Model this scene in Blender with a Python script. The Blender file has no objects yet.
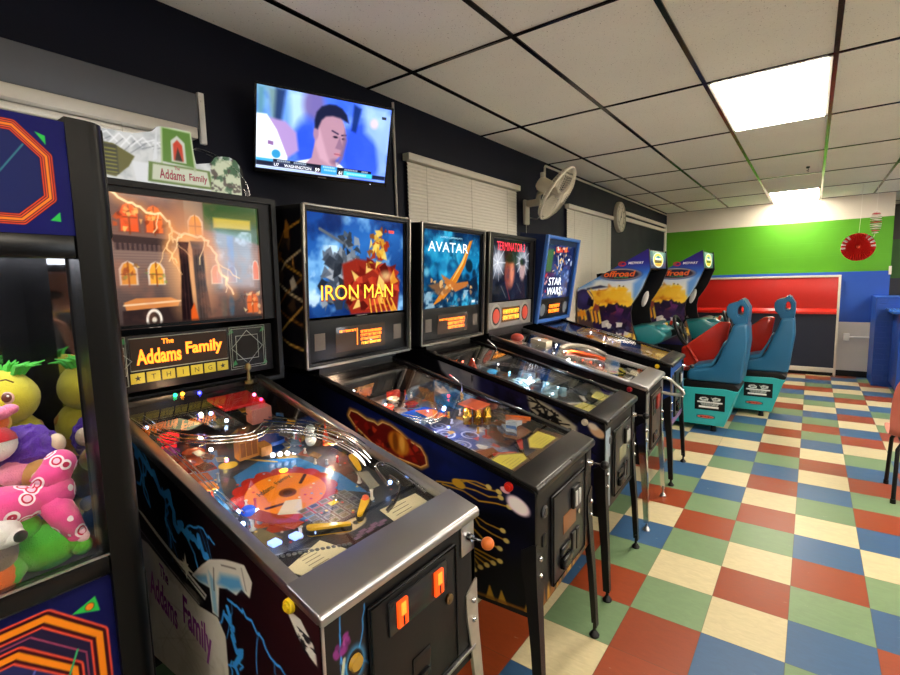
import bpy, bmesh, math, random
import numpy as np
from mathutils import Vector, Matrix

random.seed(7)
RNG = np.random.default_rng(5)
scene = bpy.context.scene
COL = scene.collection
PI = math.pi
V3 = Vector

# ------------------------------------------------------------------ colour / materials
def lin(c):
    c = np.asarray(c, float)
    return np.where(c <= 0.04045, c / 12.92, ((c + 0.055) / 1.055) ** 2.4)

def rgb(c):
    if isinstance(c, str):
        c = c.lstrip('#')
        return np.array([int(c[i:i + 2], 16) / 255 for i in (0, 2, 4)])
    return np.asarray(c, float)

def lin4(c):
    r = lin(rgb(c))
    return (float(r[0]), float(r[1]), float(r[2]), 1.0)

MATS = {}

def mat(key, color='#808080', rough=.5, metal=0.0, noise=.06, nscale=18.0, bump=0.0, bscale=120.0,
        emit=None, es=1.0, coat=0.0, spec=.5, attr=False, aemit=0.0):
    """A principled material whose colour and roughness wander a little with a noise texture."""
    if key in MATS:
        return MATS[key]
    m = bpy.data.materials.new(key)
    m.use_nodes = True
    nt = m.node_tree
    N, L = nt.nodes, nt.links
    b = N['Principled BSDF']
    b.inputs['Roughness'].default_value = rough
    b.inputs['Metallic'].default_value = metal
    b.inputs['Specular IOR Level'].default_value = spec
    b.inputs['Coat Weight'].default_value = coat
    tc = N.new('ShaderNodeTexCoord')
    if attr:
        at = N.new('ShaderNodeAttribute')
        at.attribute_name = 'Col'
        if aemit > 0:
            mul = N.new('ShaderNodeVectorMath')
            mul.operation = 'SCALE'
            mul.inputs['Scale'].default_value = .12
            L.new(at.outputs['Color'], mul.inputs[0])
            L.new(mul.outputs[0], b.inputs['Base Color'])
            L.new(at.outputs['Color'], b.inputs['Emission Color'])
            b.inputs['Emission Strength'].default_value = aemit
        else:
            L.new(at.outputs['Color'], b.inputs['Base Color'])
    else:
        nz = N.new('ShaderNodeTexNoise')
        nz.inputs['Scale'].default_value = nscale
        nz.inputs['Detail'].default_value = 4
        L.new(tc.outputs['Object'], nz.inputs['Vector'])
        rp = N.new('ShaderNodeMix')
        rp.data_type = 'RGBA'
        c = lin(rgb(color))
        rp.inputs['A'].default_value = (*np.clip(c * (1 - noise), 0, 1), 1)
        rp.inputs['B'].default_value = (*np.clip(c * (1 + noise), 0, 1), 1)
        L.new(nz.outputs['Fac'], rp.inputs['Factor'])
        L.new(rp.outputs['Result'], b.inputs['Base Color'])
        mr = N.new('ShaderNodeMapRange')
        mr.inputs['To Min'].default_value = max(0, rough - .06)
        mr.inputs['To Max'].default_value = min(1, rough + .06)
        L.new(nz.outputs['Fac'], mr.inputs['Value'])
        L.new(mr.outputs['Result'], b.inputs['Roughness'])
    if bump:
        n2 = N.new('ShaderNodeTexNoise')
        n2.inputs['Scale'].default_value = bscale
        n2.inputs['Detail'].default_value = 3
        L.new(tc.outputs['Object'], n2.inputs['Vector'])
        bp = N.new('ShaderNodeBump')
        bp.inputs['Strength'].default_value = bump
        bp.inputs['Distance'].default_value = .004
        L.new(n2.outputs['Fac'], bp.inputs['Height'])
        L.new(bp.outputs['Normal'], b.inputs['Normal'])
    if emit is not None:
        b.inputs['Emission Color'].default_value = lin4(emit)
        b.inputs['Emission Strength'].default_value = es
    MATS[key] = m
    return m

def glass_mat(key, tint='#ffffff', f0=.04, gloss=.01, dim=1.0):
    """Clear pane: transparent, with a mirror reflection that grows towards grazing angles."""
    if key in MATS:
        return MATS[key]
    m = bpy.data.materials.new(key)
    m.use_nodes = True
    N, L = m.node_tree.nodes, m.node_tree.links
    N.clear()
    out = N.new('ShaderNodeOutputMaterial')
    mix = N.new('ShaderNodeMixShader')
    tr = N.new('ShaderNodeBsdfTransparent')
    c = lin(rgb(tint)) * dim
    tr.inputs['Color'].default_value = (*c, 1)
    gl = N.new('ShaderNodeBsdfGlossy')
    gl.inputs['Roughness'].default_value = gloss
    geo = N.new('ShaderNodeNewGeometry')
    dot = N.new('ShaderNodeVectorMath'); dot.operation = 'DOT_PRODUCT'
    L.new(geo.outputs['Incoming'], dot.inputs[0]); L.new(geo.outputs['Normal'], dot.inputs[1])
    ab = N.new('ShaderNodeMath'); ab.operation = 'ABSOLUTE'; L.new(dot.outputs['Value'], ab.inputs[0])
    om = N.new('ShaderNodeMath'); om.operation = 'SUBTRACT'; om.inputs[0].default_value = 1; L.new(ab.outputs[0], om.inputs[1])
    pw = N.new('ShaderNodeMath'); pw.operation = 'POWER'; pw.inputs[1].default_value = 5; L.new(om.outputs[0], pw.inputs[0])
    ma = N.new('ShaderNodeMath'); ma.operation = 'MULTIPLY_ADD'; ma.inputs[1].default_value = 1 - f0; ma.inputs[2].default_value = f0
    L.new(pw.outputs[0], ma.inputs[0])
    L.new(ma.outputs[0], mix.inputs['Fac']); L.new(tr.outputs[0], mix.inputs[1]); L.new(gl.outputs[0], mix.inputs[2])
    L.new(mix.outputs[0], out.inputs['Surface'])
    MATS[key] = m
    return m

# common materials
M_BLACK = mat('black_laminate', '#0e0e10', .42, noise=.2, nscale=9, spec=.3)
M_BLACKGL = mat('black_gloss', '#0a0a0c', .24, noise=.2, spec=.35)
M_BLACKMT = mat('black_powder_coat', '#101012', .40, metal=.1, spec=.35, noise=.2, nscale=40, bump=.15, bscale=500)
M_STEEL = mat('brushed_steel', '#bdbcbe', .3, metal=1, noise=.1, nscale=60)
M_CHROME = mat('chrome', '#d8d8da', .14, metal=1, noise=.04)
M_WORNST = mat('worn_steel', '#bdb6aa', .35, metal=.7, noise=.2, nscale=35)
M_WHITEPL = mat('white_plastic', '#e8e6df', .4)
M_BEIGE = mat('beige_plastic', '#cfc7b2', .45)
M_CREAM = mat('cream_card', '#e9e0ba', .6, noise=.05)
M_PRINT = mat('printed_colour', rough=.33, attr=True, spec=.25)
M_MATTEPRINT = mat('printed_colour_matte', rough=.6, attr=True, spec=.3)
M_BACKLIT = mat('backlit_print', rough=.10, attr=True, aemit=.85, spec=.3)
M_SCREEN = mat('screen_print', rough=.12, attr=True, aemit=1.25, spec=.5)
M_PLAYF = mat('playfield_print', rough=.32, attr=True, coat=.15, spec=.3)
M_GLASS = glass_mat('clear_glass')
M_PFGLASS = glass_mat('playfield_glass', f0=.05, gloss=.015)
M_CLEAR = glass_mat('clear_plastic', f0=.12, gloss=.08, dim=.96)
M_MIRROR = mat('dark_mirror', '#c2c4c7', .02, metal=1, noise=.02)

def glow(key, c, s):
    return mat(key, c, .3, emit=c, es=s)

# ------------------------------------------------------------------ mesh builder
class MB:
    def __init__(s):
        s.bm = bmesh.new()

    def _take(s, b, M=None, mi=0):
        if M is not None:
            b.transform(M)
        for f in b.faces:
            f.material_index = mi
        me = bpy.data.meshes.new('t')
        b.to_mesh(me); b.free()
        s.bm.from_mesh(me)
        bpy.data.meshes.remove(me)
        return s

    def box(s, lo, hi, bev=0.0, seg=2, M=None, mi=0):
        b = bmesh.new()
        bmesh.ops.create_cube(b, size=1)
        lo, hi = V3(lo), V3(hi)
        sz = hi - lo
        b.transform(Matrix.Translation((lo + hi) / 2) @ Matrix.Diagonal((*sz, 1)))
        if bev > 0:
            bev = min(bev, .49 * min(abs(x) for x in sz))
            bmesh.ops.bevel(b, geom=b.edges[:], offset=bev, segments=seg, affect='EDGES', profile=.5)
        return s._take(b, M, mi)

    def prism(s, pts, a, c, axis='y', bev=0.0, seg=2, M=None, mi=0):
        """polygon extruded along an axis: pts (x,z) for y, (y,z) for x, (x,y) for z"""
        b = bmesh.new()
        f3 = {'y': lambda p, t: (p[0], t, p[1]), 'x': lambda p, t: (t, p[0], p[1]), 'z': lambda p, t: (p[0], p[1], t)}[axis]
        va = [b.verts.new(f3(p, a)) for p in pts]
        vc = [b.verts.new(f3(p, c)) for p in pts]
        n = len(pts)
        b.faces.new(va); b.faces.new(vc[::-1])
        for i in range(n):
            b.faces.new((va[i], vc[i], vc[(i + 1) % n], va[(i + 1) % n]))
        bmesh.ops.recalc_face_normals(b, faces=b.faces[:])
        if bev > 0:
            bmesh.ops.bevel(b, geom=b.edges[:], offset=bev, segments=seg, affect='EDGES', profile=.5, clamp_overlap=True)
        return s._take(b, M, mi)

    def cyl(s, p0, p1, r0, r1=None, seg=20, mi=0, bev=0):
        r1 = r0 if r1 is None else r1
        p0, p1 = V3(p0), V3(p1)
        d = p1 - p0
        b = bmesh.new()
        bmesh.ops.create_cone(b, cap_ends=True, segments=seg, radius1=r0, radius2=r1, depth=d.length)
        if bev:
            es = [e for e in b.edges if all(len(f.verts) != 4 for f in e.link_faces) or any(len(f.verts) > 4 for f in e.link_faces)]
            bmesh.ops.bevel(b, geom=es, offset=bev, segments=2, affect='EDGES', profile=.5)
        q = V3((0, 0, 1)).rotation_difference(d.normalized())
        return s._take(b, Matrix.Translation((p0 + p1) / 2) @ q.to_matrix().to_4x4(), mi)

    def sphere(s, c, r, M=None, seg=18, mi=0):
        b = bmesh.new()
        bmesh.ops.create_uvsphere(b, u_segments=seg, v_segments=max(6, seg // 2), radius=1)
        r = (r, r, r) if np.isscalar(r) else r
        T = Matrix.Translation(c) @ (M or Matrix.Identity(4)) @ Matrix.Diagonal((*r, 1))
        return s._take(b, T, mi)

    def lathe(s, prof, M=None, seg=24, mi=0):
        """prof: (r, h) from bottom to top around local z"""
        b = bmesh.new()
        rings = []
        for r, h in prof:
            if r < 1e-6:
                rings.append([b.verts.new((0, 0, h))])
            else:
                rings.append([b.verts.new((r * math.cos(2 * PI * i / seg), r * math.sin(2 * PI * i / seg), h)) for i in range(seg)])
        for A, B in zip(rings, rings[1:]):
            for i in range(seg):
                j = (i + 1) % seg
                q = [A[i % len(A)], A[j % len(A)], B[j % len(B)], B[i % len(B)]]
                q = list(dict.fromkeys(q))
                if len(q) > 2:
                    try: b.faces.new(q)
                    except ValueError: pass
        bmesh.ops.recalc_face_normals(b, faces=b.faces[:])
        return s._take(b, M, mi)

    def tube(s, path, r, seg=8, closed=False, mi=0, caps=True):
        P = [V3(p) for p in path]
        n = len(P)
        rs = [r] * n if np.isscalar(r) else r
        b = bmesh.new()
        rings = []
        up = None
        for i in range(n):
            if closed: t = P[(i + 1) % n] - P[i - 1]
            else: t = P[min(i + 1, n - 1)] - P[max(i - 1, 0)]
            t.normalize()
            if up is None:
                up = V3((0, 0, 1)) if abs(t.z) < .9 else V3((1, 0, 0))
            side = t.cross(up)
            if side.length < 1e-4: side = t.orthogonal()
            side.normalize()
            u2 = side.cross(t).normalized()
            up = u2
            rings.append([b.verts.new(P[i] + rs[i] * (math.cos(2 * PI * k / seg) * side + math.sin(2 * PI * k / seg) * u2)) for k in range(seg)])
        m = n if closed else n - 1
        for i in range(m):
            A, B = rings[i], rings[(i + 1) % n]
            for k in range(seg):
                b.faces.new((A[k], A[(k + 1) % seg], B[(k + 1) % seg], B[k]))
        if caps and not closed:
            b.faces.new(rings[0][::-1]); b.faces.new(rings[-1])
        bmesh.ops.recalc_face_normals(b, faces=b.faces[:])
        return s._take(b, None, mi)

    def loft(s, rings, closed_ends=True, mi=0, cyc=True):
        b = bmesh.new()
        R = [[b.verts.new(p) for p in r] for r in rings]
        n = len(R[0])
        for A, B in zip(R, R[1:]):
            for k in range(n if cyc else n - 1):
                b.faces.new((A[k], A[(k + 1) % n], B[(k + 1) % n], B[k]))
        if closed_ends and cyc:
            b.faces.new(R[0][::-1]); b.faces.new(R[-1])
        bmesh.ops.recalc_face_normals(b, faces=b.faces[:])
        return s._take(b, None, mi)

    def quad(s, a, b_, c, d, mi=0):
        b = bmesh.new()
        b.faces.new([b.verts.new(p) for p in (a, b_, c, d)])
        return s._take(b, None, mi)

    def noise(s, amp, freq=8, seed=0):
        from mathutils import noise as nz
        for v in s.bm.verts:
            v.co += V3((nz.noise(v.co * freq + V3((seed, 0, 0))), nz.noise(v.co * freq + V3((0, seed + 9, 0))), nz.noise(v.co * freq + V3((0, 0, seed + 17))))) * amp
        return s

    def build(s, name, mats, parent=None, ang=35, flat=False):
        me = bpy.data.meshes.new(name)
        if not flat:
            for f in s.bm.faces: f.smooth = True
            lim = math.radians(ang)
            for e in s.bm.edges:
                if len(e.link_faces) != 2 or e.calc_face_angle(0) > lim:
                    e.smooth = False
        s.bm.to_mesh(me); s.bm.free()
        for m in (mats if isinstance(mats, (list, tuple)) else [mats]):
            me.materials.append(m)
        o = bpy.data.objects.new(name, me)
        COL.objects.link(o)
        if parent: o.parent = parent
        return o

def thing(name, label, cat, loc=(0, 0, 0), rz=0, group=None):
    o = bpy.data.objects.new(name, None)
    o.empty_display_size = .1
    COL.objects.link(o)
    o.location = loc
    o.rotation_euler = (0, 0, rz)
    return tag(o, label, cat, group)

def tag(o, label, cat, group=None):
    o['label'] = label; o['category'] = cat
    if group: o['group'] = group
    return o

def struct(o):
    o['kind'] = 'structure'
    return o

def copy_tree(o, parent=None):
    c = o.copy()
    COL.objects.link(c)
    if parent: c.parent = parent
    for ch in list(o.children):
        copy_tree(ch, c)
    return c

# ------------------------------------------------------------------ printed pictures: a small painter whose result is a coloured mesh
class Canvas:
    def __init__(s, nx, ny, w, h, base='#000000'):
        s.nx, s.ny, s.w, s.h = nx, ny, w, h
        u = np.linspace(0, 1, nx); v = np.linspace(0, 1, ny)
        s.U, s.V = np.meshgrid(u, v)
        s.a = np.ones((ny, nx, 3)) * rgb(base)
        s.asp = w / h
        s.px = 1.0 / ny

    def _mix(s, k, c, al):
        k = np.clip(k, 0, 1)[..., None] * al
        s.a = s.a * (1 - k) + (rgb(c) if not isinstance(c, np.ndarray) or c.ndim == 1 else c) * k
        return s

    def grad(s, stops, ang=90, al=1.0):
        t = s.U * math.cos(math.radians(ang)) + s.V * math.sin(math.radians(ang))
        xs = [p for p, _ in stops]
        cs = np.array([rgb(c) for _, c in stops])
        col = np.stack([np.interp(t, xs, cs[:, i]) for i in range(3)], -1)
        s.a = s.a * (1 - al) + col * al
        return s

    def noise(s, c, al=.5, f=6, seed=0, lo=.45, hi=.7, box=None):
        r = np.random.default_rng(seed)
        acc = np.zeros_like(s.U); tot = 0
        for o in range(4):
            n = max(2, int(f * 2 ** o)); m = max(2, int(f * 2 ** o * s.asp))
            g = r.random((n + 2, m + 2))
            x = s.U * m; y = s.V * n
            i, j = x.astype(int), y.astype(int)
            fx, fy = x - i, y - j
            fx, fy = fx * fx * (3 - 2 * fx), fy * fy * (3 - 2 * fy)
            val = (g[j, i] * (1 - fx) + g[j, i + 1] * fx) * (1 - fy) + (g[j + 1, i] * (1 - fx) + g[j + 1, i + 1] * fx) * fy
            acc += val * .55 ** o; tot += .55 ** o
        k = (acc / tot - lo) / (hi - lo)
        if box is not None:
            k = np.clip(k, 0, 1) * ((s.U > box[0]) & (s.U < box[2]) & (s.V > box[1]) & (s.V < box[3]))
        return s._mix(k, c, al)

    def ell(s, cu, cv, ru, rv, c, al=1.0, soft=None, rot=0):
        soft = s.px * 1.2 if soft is None else soft
        x = (s.U - cu) * s.asp; y = s.V - cv
        if rot:
            cr, sr = math.cos(rot), math.sin(rot)
            x, y = x * cr + y * sr, -x * sr + y * cr
        d = np.sqrt((x / (ru * s.asp)) ** 2 + (y / rv) ** 2)
        return s._mix((1 - d) * min(ru * s.asp, rv) / soft + .5, c, al)

    def poly(s, pts, c, al=1.0, soft=None):
        soft = s.px * 1.2 if soft is None else soft
        X, Y = s.U * s.asp, s.V
        P = [(p[0] * s.asp, p[1]) for p in pts]
        ins = np.zeros_like(X, bool); dist = np.full_like(X, 9.0)
        for (x0, y0), (x1, y1) in zip(P, P[1:] + P[:1]):
            if abs(y1 - y0) > 1e-12:
                cond = ((y0 > Y) != (y1 > Y)) & (X < (x1 - x0) * (Y - y0) / (y1 - y0) + x0)
                ins ^= cond
            dist = np.minimum(dist, s._seg(X, Y, x0, y0, x1, y1))
        return s._mix(np.where(ins, dist, -dist) / soft + .5, c, al)

    @staticmethod
    def _seg(X, Y, x0, y0, x1, y1):
        dx, dy = x1 - x0, y1 - y0
        L = dx * dx + dy * dy + 1e-12
        t = np.clip(((X - x0) * dx + (Y - y0) * dy) / L, 0, 1)
        return np.hypot(X - x0 - t * dx, Y - y0 - t * dy)

    def line(s, pts, w, c, al=1.0, soft=None, closed=False):
        """w is a width in units of the height"""
        soft = s.px * 1.2 if soft is None else soft
        X, Y = s.U * s.asp, s.V
        P = [(p[0] * s.asp, p[1]) for p in pts]
        if closed: P = P + P[:1]
        d = np.full_like(X, 9.0)
        for a, b in zip(P, P[1:]):
            d = np.minimum(d, s._seg(X, Y, *a, *b))
        return s._mix((w / 2 - d) / soft + .5, c, al)

    def rect(s, u0, v0, u1, v1, c, al=1.0, soft=None):
        return s.poly([(u0, v0), (u1, v0), (u1, v1), (u0, v1)], c, al, soft)

    def sample(s, u, v):
        x = np.clip(u, 0, 1) * (s.nx - 1); y = np.clip(v, 0, 1) * (s.ny - 1)
        i = np.minimum(x.astype(int), s.nx - 2); j = np.minimum(y.astype(int), s.ny - 2)
        fx, fy = (x - i)[..., None], (y - j)[..., None]
        a = s.a
        return (a[j, i] * (1 - fx) + a[j, i + 1] * fx) * (1 - fy) + (a[j + 1, i] * (1 - fx) + a[j + 1, i + 1] * fx) * fy

def picture(name, cv, fn, m, parent=None, nx=None, ny=None, uvfn=None):
    """cv mapped over a grid; fn(u, v) -> point (arrays in, (...,3) out)"""
    nx, ny = nx or cv.nx, ny or cv.ny
    U, V = np.meshgrid(np.linspace(0, 1, nx), np.linspace(0, 1, ny))
    P = fn(U, V).reshape(-1, 3)
    cu, cvv = uvfn(U, V) if uvfn else (U, V)
    colr = lin(np.clip(cv.sample(cu, cvv), 0, 1)).reshape(-1, 3)
    idx = np.arange(nx * ny).reshape(ny, nx)
    q = np.stack([idx[1:, :-1], idx[1:, 1:], idx[:-1, 1:], idx[:-1, :-1]], -1).reshape(-1, 4)
    me = bpy.data.meshes.new(name)
    me.vertices.add(len(P)); me.vertices.foreach_set('co', P.astype(np.float32).ravel())
    me.loops.add(q.size); me.loops.foreach_set('vertex_index', q.astype(np.int32).ravel())
    me.polygons.add(len(q)); me.polygons.foreach_set('loop_start', np.arange(0, q.size, 4, dtype=np.int32))
    me.update(calc_edges=True)
    at = me.color_attributes.new('Col', 'FLOAT_COLOR', 'POINT')
    at.data.foreach_set('color', np.concatenate([colr, np.ones((len(colr), 1))], 1).astype(np.float32).ravel())
    me.materials.append(m)
    me.validate()
    o = bpy.data.objects.new(name, me)
    COL.objects.link(o)
    if parent: o.parent = parent
    return o

def flat(P0, Uv, Vv):
    P0, Uv, Vv = (np.array(x, float) for x in (P0, Uv, Vv))
    return lambda u, v: P0 + u[..., None] * Uv + v[..., None] * Vv

def text(name, s, C, R, Up, h, m, parent=None, w=None, bold=0.0, shear=0.0, ext=.0006, lines=1.0):
    """lettering as flat raised letters, centred at C, R to the right, Up upwards, h high, w wide"""
    cu = bpy.data.curves.new(name, 'FONT')
    cu.body = s; cu.align_x = 'CENTER'; cu.offset = bold; cu.shear = shear; cu.resolution_u = 3; cu.space_line = lines
    to = bpy.data.objects.new(name, cu)
    me = bpy.data.meshes.new_from_object(to)
    bpy.data.objects.remove(to)
    n = len(me.vertices)
    co = np.empty(n * 3, np.float32); me.vertices.foreach_get('co', co); co = co.reshape(-1, 3)
    lo, hi = co.min(0), co.max(0)
    sc = h / (hi[1] - lo[1]); sx = sc if w is None else w / (hi[0] - lo[0])
    R, Up = np.array(V3(R).normalized()), np.array(V3(Up).normalized())
    Nn = np.cross(R, Up)
    x = (co[:, 0] - (lo[0] + hi[0]) / 2) * sx; y = (co[:, 1] - (lo[1] + hi[1]) / 2) * sc
    P = np.array(C) + x[:, None] * R + y[:, None] * Up + ext * Nn
    me.vertices.foreach_set('co', P.astype(np.float32).ravel())
    me.name = name
    me.materials.clear(); me.materials.append(m)
    for p in me.polygons: p.material_index = 0
    me.update()
    o = bpy.data.objects.new(name, me)
    COL.objects.link(o)
    if parent: o.parent = parent
    return o

# ================================================================== the room
XL, YB, H = -2.11, 7.2, 2.682      # window wall, far wall, ceiling height
XR, YF = 3.7, -4.7
GX, GY = 0.0654, 1.1131            # a corner of the ceiling grid
GA, GB = 0.6096, 1.2192
T = 0.3048                         # floor tile

def floor_material():
    m = bpy.data.materials.new('vinyl_tiles'); m.use_nodes = True
    N, L = m.node_tree.nodes, m.node_tree.links
    b = N['Principled BSDF']
    at = N.new('ShaderNodeAttribute'); at.attribute_name = 'Col'
    geo = N.new('ShaderNodeNewGeometry')
    # marbling streaks
    mp = N.new('ShaderNodeMapping'); mp.inputs['Scale'].default_value = (14, 40, 1); mp.inputs['Rotation'].default_value = (0, 0, .5)
    L.new(geo.outputs['Position'], mp.inputs['Vector'])
    nz = N.new('ShaderNodeTexNoise'); nz.inputs['Scale'].default_value = 1.0; nz.inputs['Detail'].default_value = 6; nz.inputs['Distortion'].default_value = 1.4
    L.new(mp.outputs[0], nz.inputs['Vector'])
    mr = N.new('ShaderNodeMapRange'); mr.inputs['From Min'].default_value = .35; mr.inputs['From Max'].default_value = .65; mr.inputs['To Min'].default_value = .94; mr.inputs['To Max'].default_value = 1.06
    L.new(nz.outputs['Fac'], mr.inputs['Value'])
    mul = N.new('ShaderNodeVectorMath'); mul.operation = 'SCALE'
    L.new(at.outputs['Color'], mul.inputs[0]); L.new(mr.outputs[0], mul.inputs['Scale'])
    # pale scuffs
    mp2 = N.new('ShaderNodeMapping'); mp2.inputs['Scale'].default_value = (9, 26, 1); mp2.inputs['Rotation'].default_value = (0, 0, -.6)
    L.new(geo.outputs['Position'], mp2.inputs['Vector'])
    n2 = N.new('ShaderNodeTexNoise'); n2.inputs['Scale'].default_value = 1.0; n2.inputs['Detail'].default_value = 8; n2.inputs['Roughness'].default_value = .7
    L.new(mp2.outputs[0], n2.inputs['Vector'])
    m2 = N.new('ShaderNodeMapRange'); m2.inputs['From Min'].default_value = .66; m2.inputs['From Max'].default_value = .72; m2.inputs['To Max'].default_value = .55
    L.new(n2.outputs['Fac'], m2.inputs['Value'])
    mx = N.new('ShaderNodeMix'); mx.data_type = 'RGBA'
    L.new(m2.outputs[0], mx.inputs['Factor']); L.new(mul.outputs[0], mx.inputs['A']); mx.inputs['B'].default_value = lin4('#d5cdb8')
    # joints between tiles
    br = N.new('ShaderNodeTexBrick'); br.offset = 0; br.squash = 1
    br.inputs['Scale'].default_value = 1; br.inputs['Brick Width'].default_value = T; br.inputs['Row Height'].default_value = T
    br.inputs['Mortar Size'].default_value = .0016; br.inputs['Mortar Smooth'].default_value = .3
    L.new(geo.outputs['Position'], br.inputs['Vector'])
    mj = N.new('ShaderNodeMix'); mj.data_type = 'RGBA'
    mk = N.new('ShaderNodeMath'); mk.operation = 'MULTIPLY'; mk.inputs[1].default_value = .6
    L.new(br.outputs['Fac'], mk.inputs[0]); L.new(mk.outputs[0], mj.inputs['Factor'])
    L.new(mx.outputs['Result'], mj.inputs['A']); mj.inputs['B'].default_value = lin4('#4a4034')
    L.new(mj.outputs['Result'], b.inputs['Base Color'])
    r = N.new('ShaderNodeMapRange'); r.inputs['To Min'].default_value = .26; r.inputs['To Max'].default_value = .48
    L.new(nz.outputs['Fac'], r.inputs['Value']); L.new(r.outputs[0], b.inputs['Roughness'])
    bp = N.new('ShaderNodeBump'); bp.inputs['Strength'].default_value = .06; bp.inputs['Distance'].default_value = .01
    n3 = N.new('ShaderNodeTexNoise'); n3.inputs['Scale'].default_value = 9
    L.new(geo.outputs['Position'], n3.inputs['Vector']); L.new(n3.outputs['Fac'], bp.inputs['Height']); L.new(bp.outputs[0], b.inputs['Normal'])
    return m

def build_floor():
    TC = {'C': '#ccbf97', 'R': '#93401f', 'G': '#738e68', 'B': '#395d84'}
    known = {0: (-1, 'BCRCGRCRBGRCRCBGRCGBRCB'), 1: (-1, 'GBGRBCGBCRCBGRGBCGBCRGB'), 2: (0, 'RBGCBRGRBGCRBCRBCRGCB'),
             -1: (-1, 'RGCGRGBCGBCBGBCRBRCBGR'), -2: (-2, 'CGRGBCRGBCR'), -3: (-3, 'RRCBRCGBCRG')}
    i0, i1, j0, j1 = -8, 13, -16, 31
    bm = bmesh.new()
    lay = bm.loops.layers.float_color.new('Col')
    vs = {}
    def vert(i, j):
        if (i, j) not in vs: vs[i, j] = bm.verts.new((i * T, j * T, 0))
        return vs[i, j]
    r = random.Random(3)
    last = {}
    for i in range(i0, i1):
        for j in range(j0, j1):
            f = bm.faces.new((vert(i, j), vert(i + 1, j), vert(i + 1, j + 1), vert(i, j + 1)))
            c = i + 1                                # column c lies between grid lines c-1 and c
            k = None
            if c in known and 0 <= j - known[c][0] < len(known[c][1]): k = known[c][1][j - known[c][0]]
            if k is None:
                opts = [x for x in 'CRGB' if x != last.get((i, j - 1)) and x != last.get((i - 1, j))]
                k = r.choice(opts)
            last[i, j] = k
            v = 1 + r.uniform(-.08, .08)
            col = lin(rgb(TC[k])) * v
            for l in f.loops: l[lay] = (*col, 1)
    me = bpy.data.meshes.new('floor'); bm.to_mesh(me); bm.free()
    me.materials.append(floor_material())
    o = bpy.data.objects.new('floor', me); COL.objects.link(o)
    struct(o)
build_floor()

def ceiling_material():
    m = mat('ceiling_tile', '#f5f5ea', .85, noise=.06, nscale=2.5)
    N, L = m.node_tree.nodes, m.node_tree.links
    b = N['Principled BSDF']
    geo = N.new('ShaderNodeNewGeometry')
    vo = N.new('ShaderNodeTexNoise'); vo.inputs['Scale'].default_value = 130; vo.inputs['Detail'].default_value = 2
    L.new(geo.outputs['Position'], vo.inputs['Vector'])
    mr = N.new('ShaderNodeMapRange'); mr.inputs['From Min'].default_value = .26; mr.inputs['From Max'].default_value = .33
    L.new(vo.outputs['Fac'], mr.inputs['Value'])
    src = b.inputs['Base Color'].links[0].from_socket
    mx = N.new('ShaderNodeMix'); mx.data_type = 'RGBA'
    mx.inputs['A'].default_value = lin4('#7d7363')
    L.new(src, mx.inputs['B']); L.new(mr.outputs[0], mx.inputs['Factor'])
    L.new(mx.outputs['Result'], b.inputs['Base Color'])
    bp = N.new('ShaderNodeBump'); bp.inputs['Strength'].default_value = .35; bp.inputs['Distance'].default_value = .004
    n2 = N.new('ShaderNodeTexNoise'); n2.inputs['Scale'].default_value = 55
    L.new(geo.outputs['Position'], n2.inputs['Vector']); L.new(n2.outputs['Fac'], bp.inputs['Height']); L.new(bp.outputs[0], b.inputs['Normal'])
    return m

LIGHT_CELLS = [(-1, 0), (-1, 4), (-1, -4)] + [(3, j) for j in (-4, -2, 0, 2, 4)] + [(5, j) for j in (-3, -1, 1, 3)]

def build_ceiling():
    mb = MB()
    k0, k1 = -4, 6
    j0, j1 = -5, 7
    for k in range(k0, k1):
        for j in range(j0, j1):
            if (k, j) in LIGHT_CELLS: continue
            x0, x1 = max(XL, GX + k * GA), min(XR, GX + (k + 1) * GA)
            y0, y1 = max(YF, GY + j * GB), min(9.3, GY + (j + 1) * GB)
            if x1 - x0 < .02 or y1 - y0 < .02: continue
            mb.box((x0, y0, H + .004), (x1, y1, H + .024))
    struct(mb.build('ceiling', ceiling_material(), flat=True))
    g = MB()
    for k in range(-3, 6):
        x = GX + k * GA
        g.box((x - .0115, YF, H - .004), (x + .0115, 9.2, H + .003))
    for j in range(-4, 7):
        y = GY + j * GB
        for k in range(-4, 6):
            x0, x1 = max(XL, GX + k * GA + .0115), min(XR, GX + (k + 1) * GA - .0115)
            if x1 > x0: g.box((x0, y - .0095, H - .003), (x1, y + .0095, H + .003))
    struct(g.build('ceiling_trim', mat('black_grid', '#17120d', .18, metal=.85, noise=.15), flat=True))
    up = MB()
    up.box((XL - .2, YF - .2, H + .098), (XR + .2, 9.3, H + .16))
    struct(up.build('roof', M_BLACK, flat=True))
build_ceiling()

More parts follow.
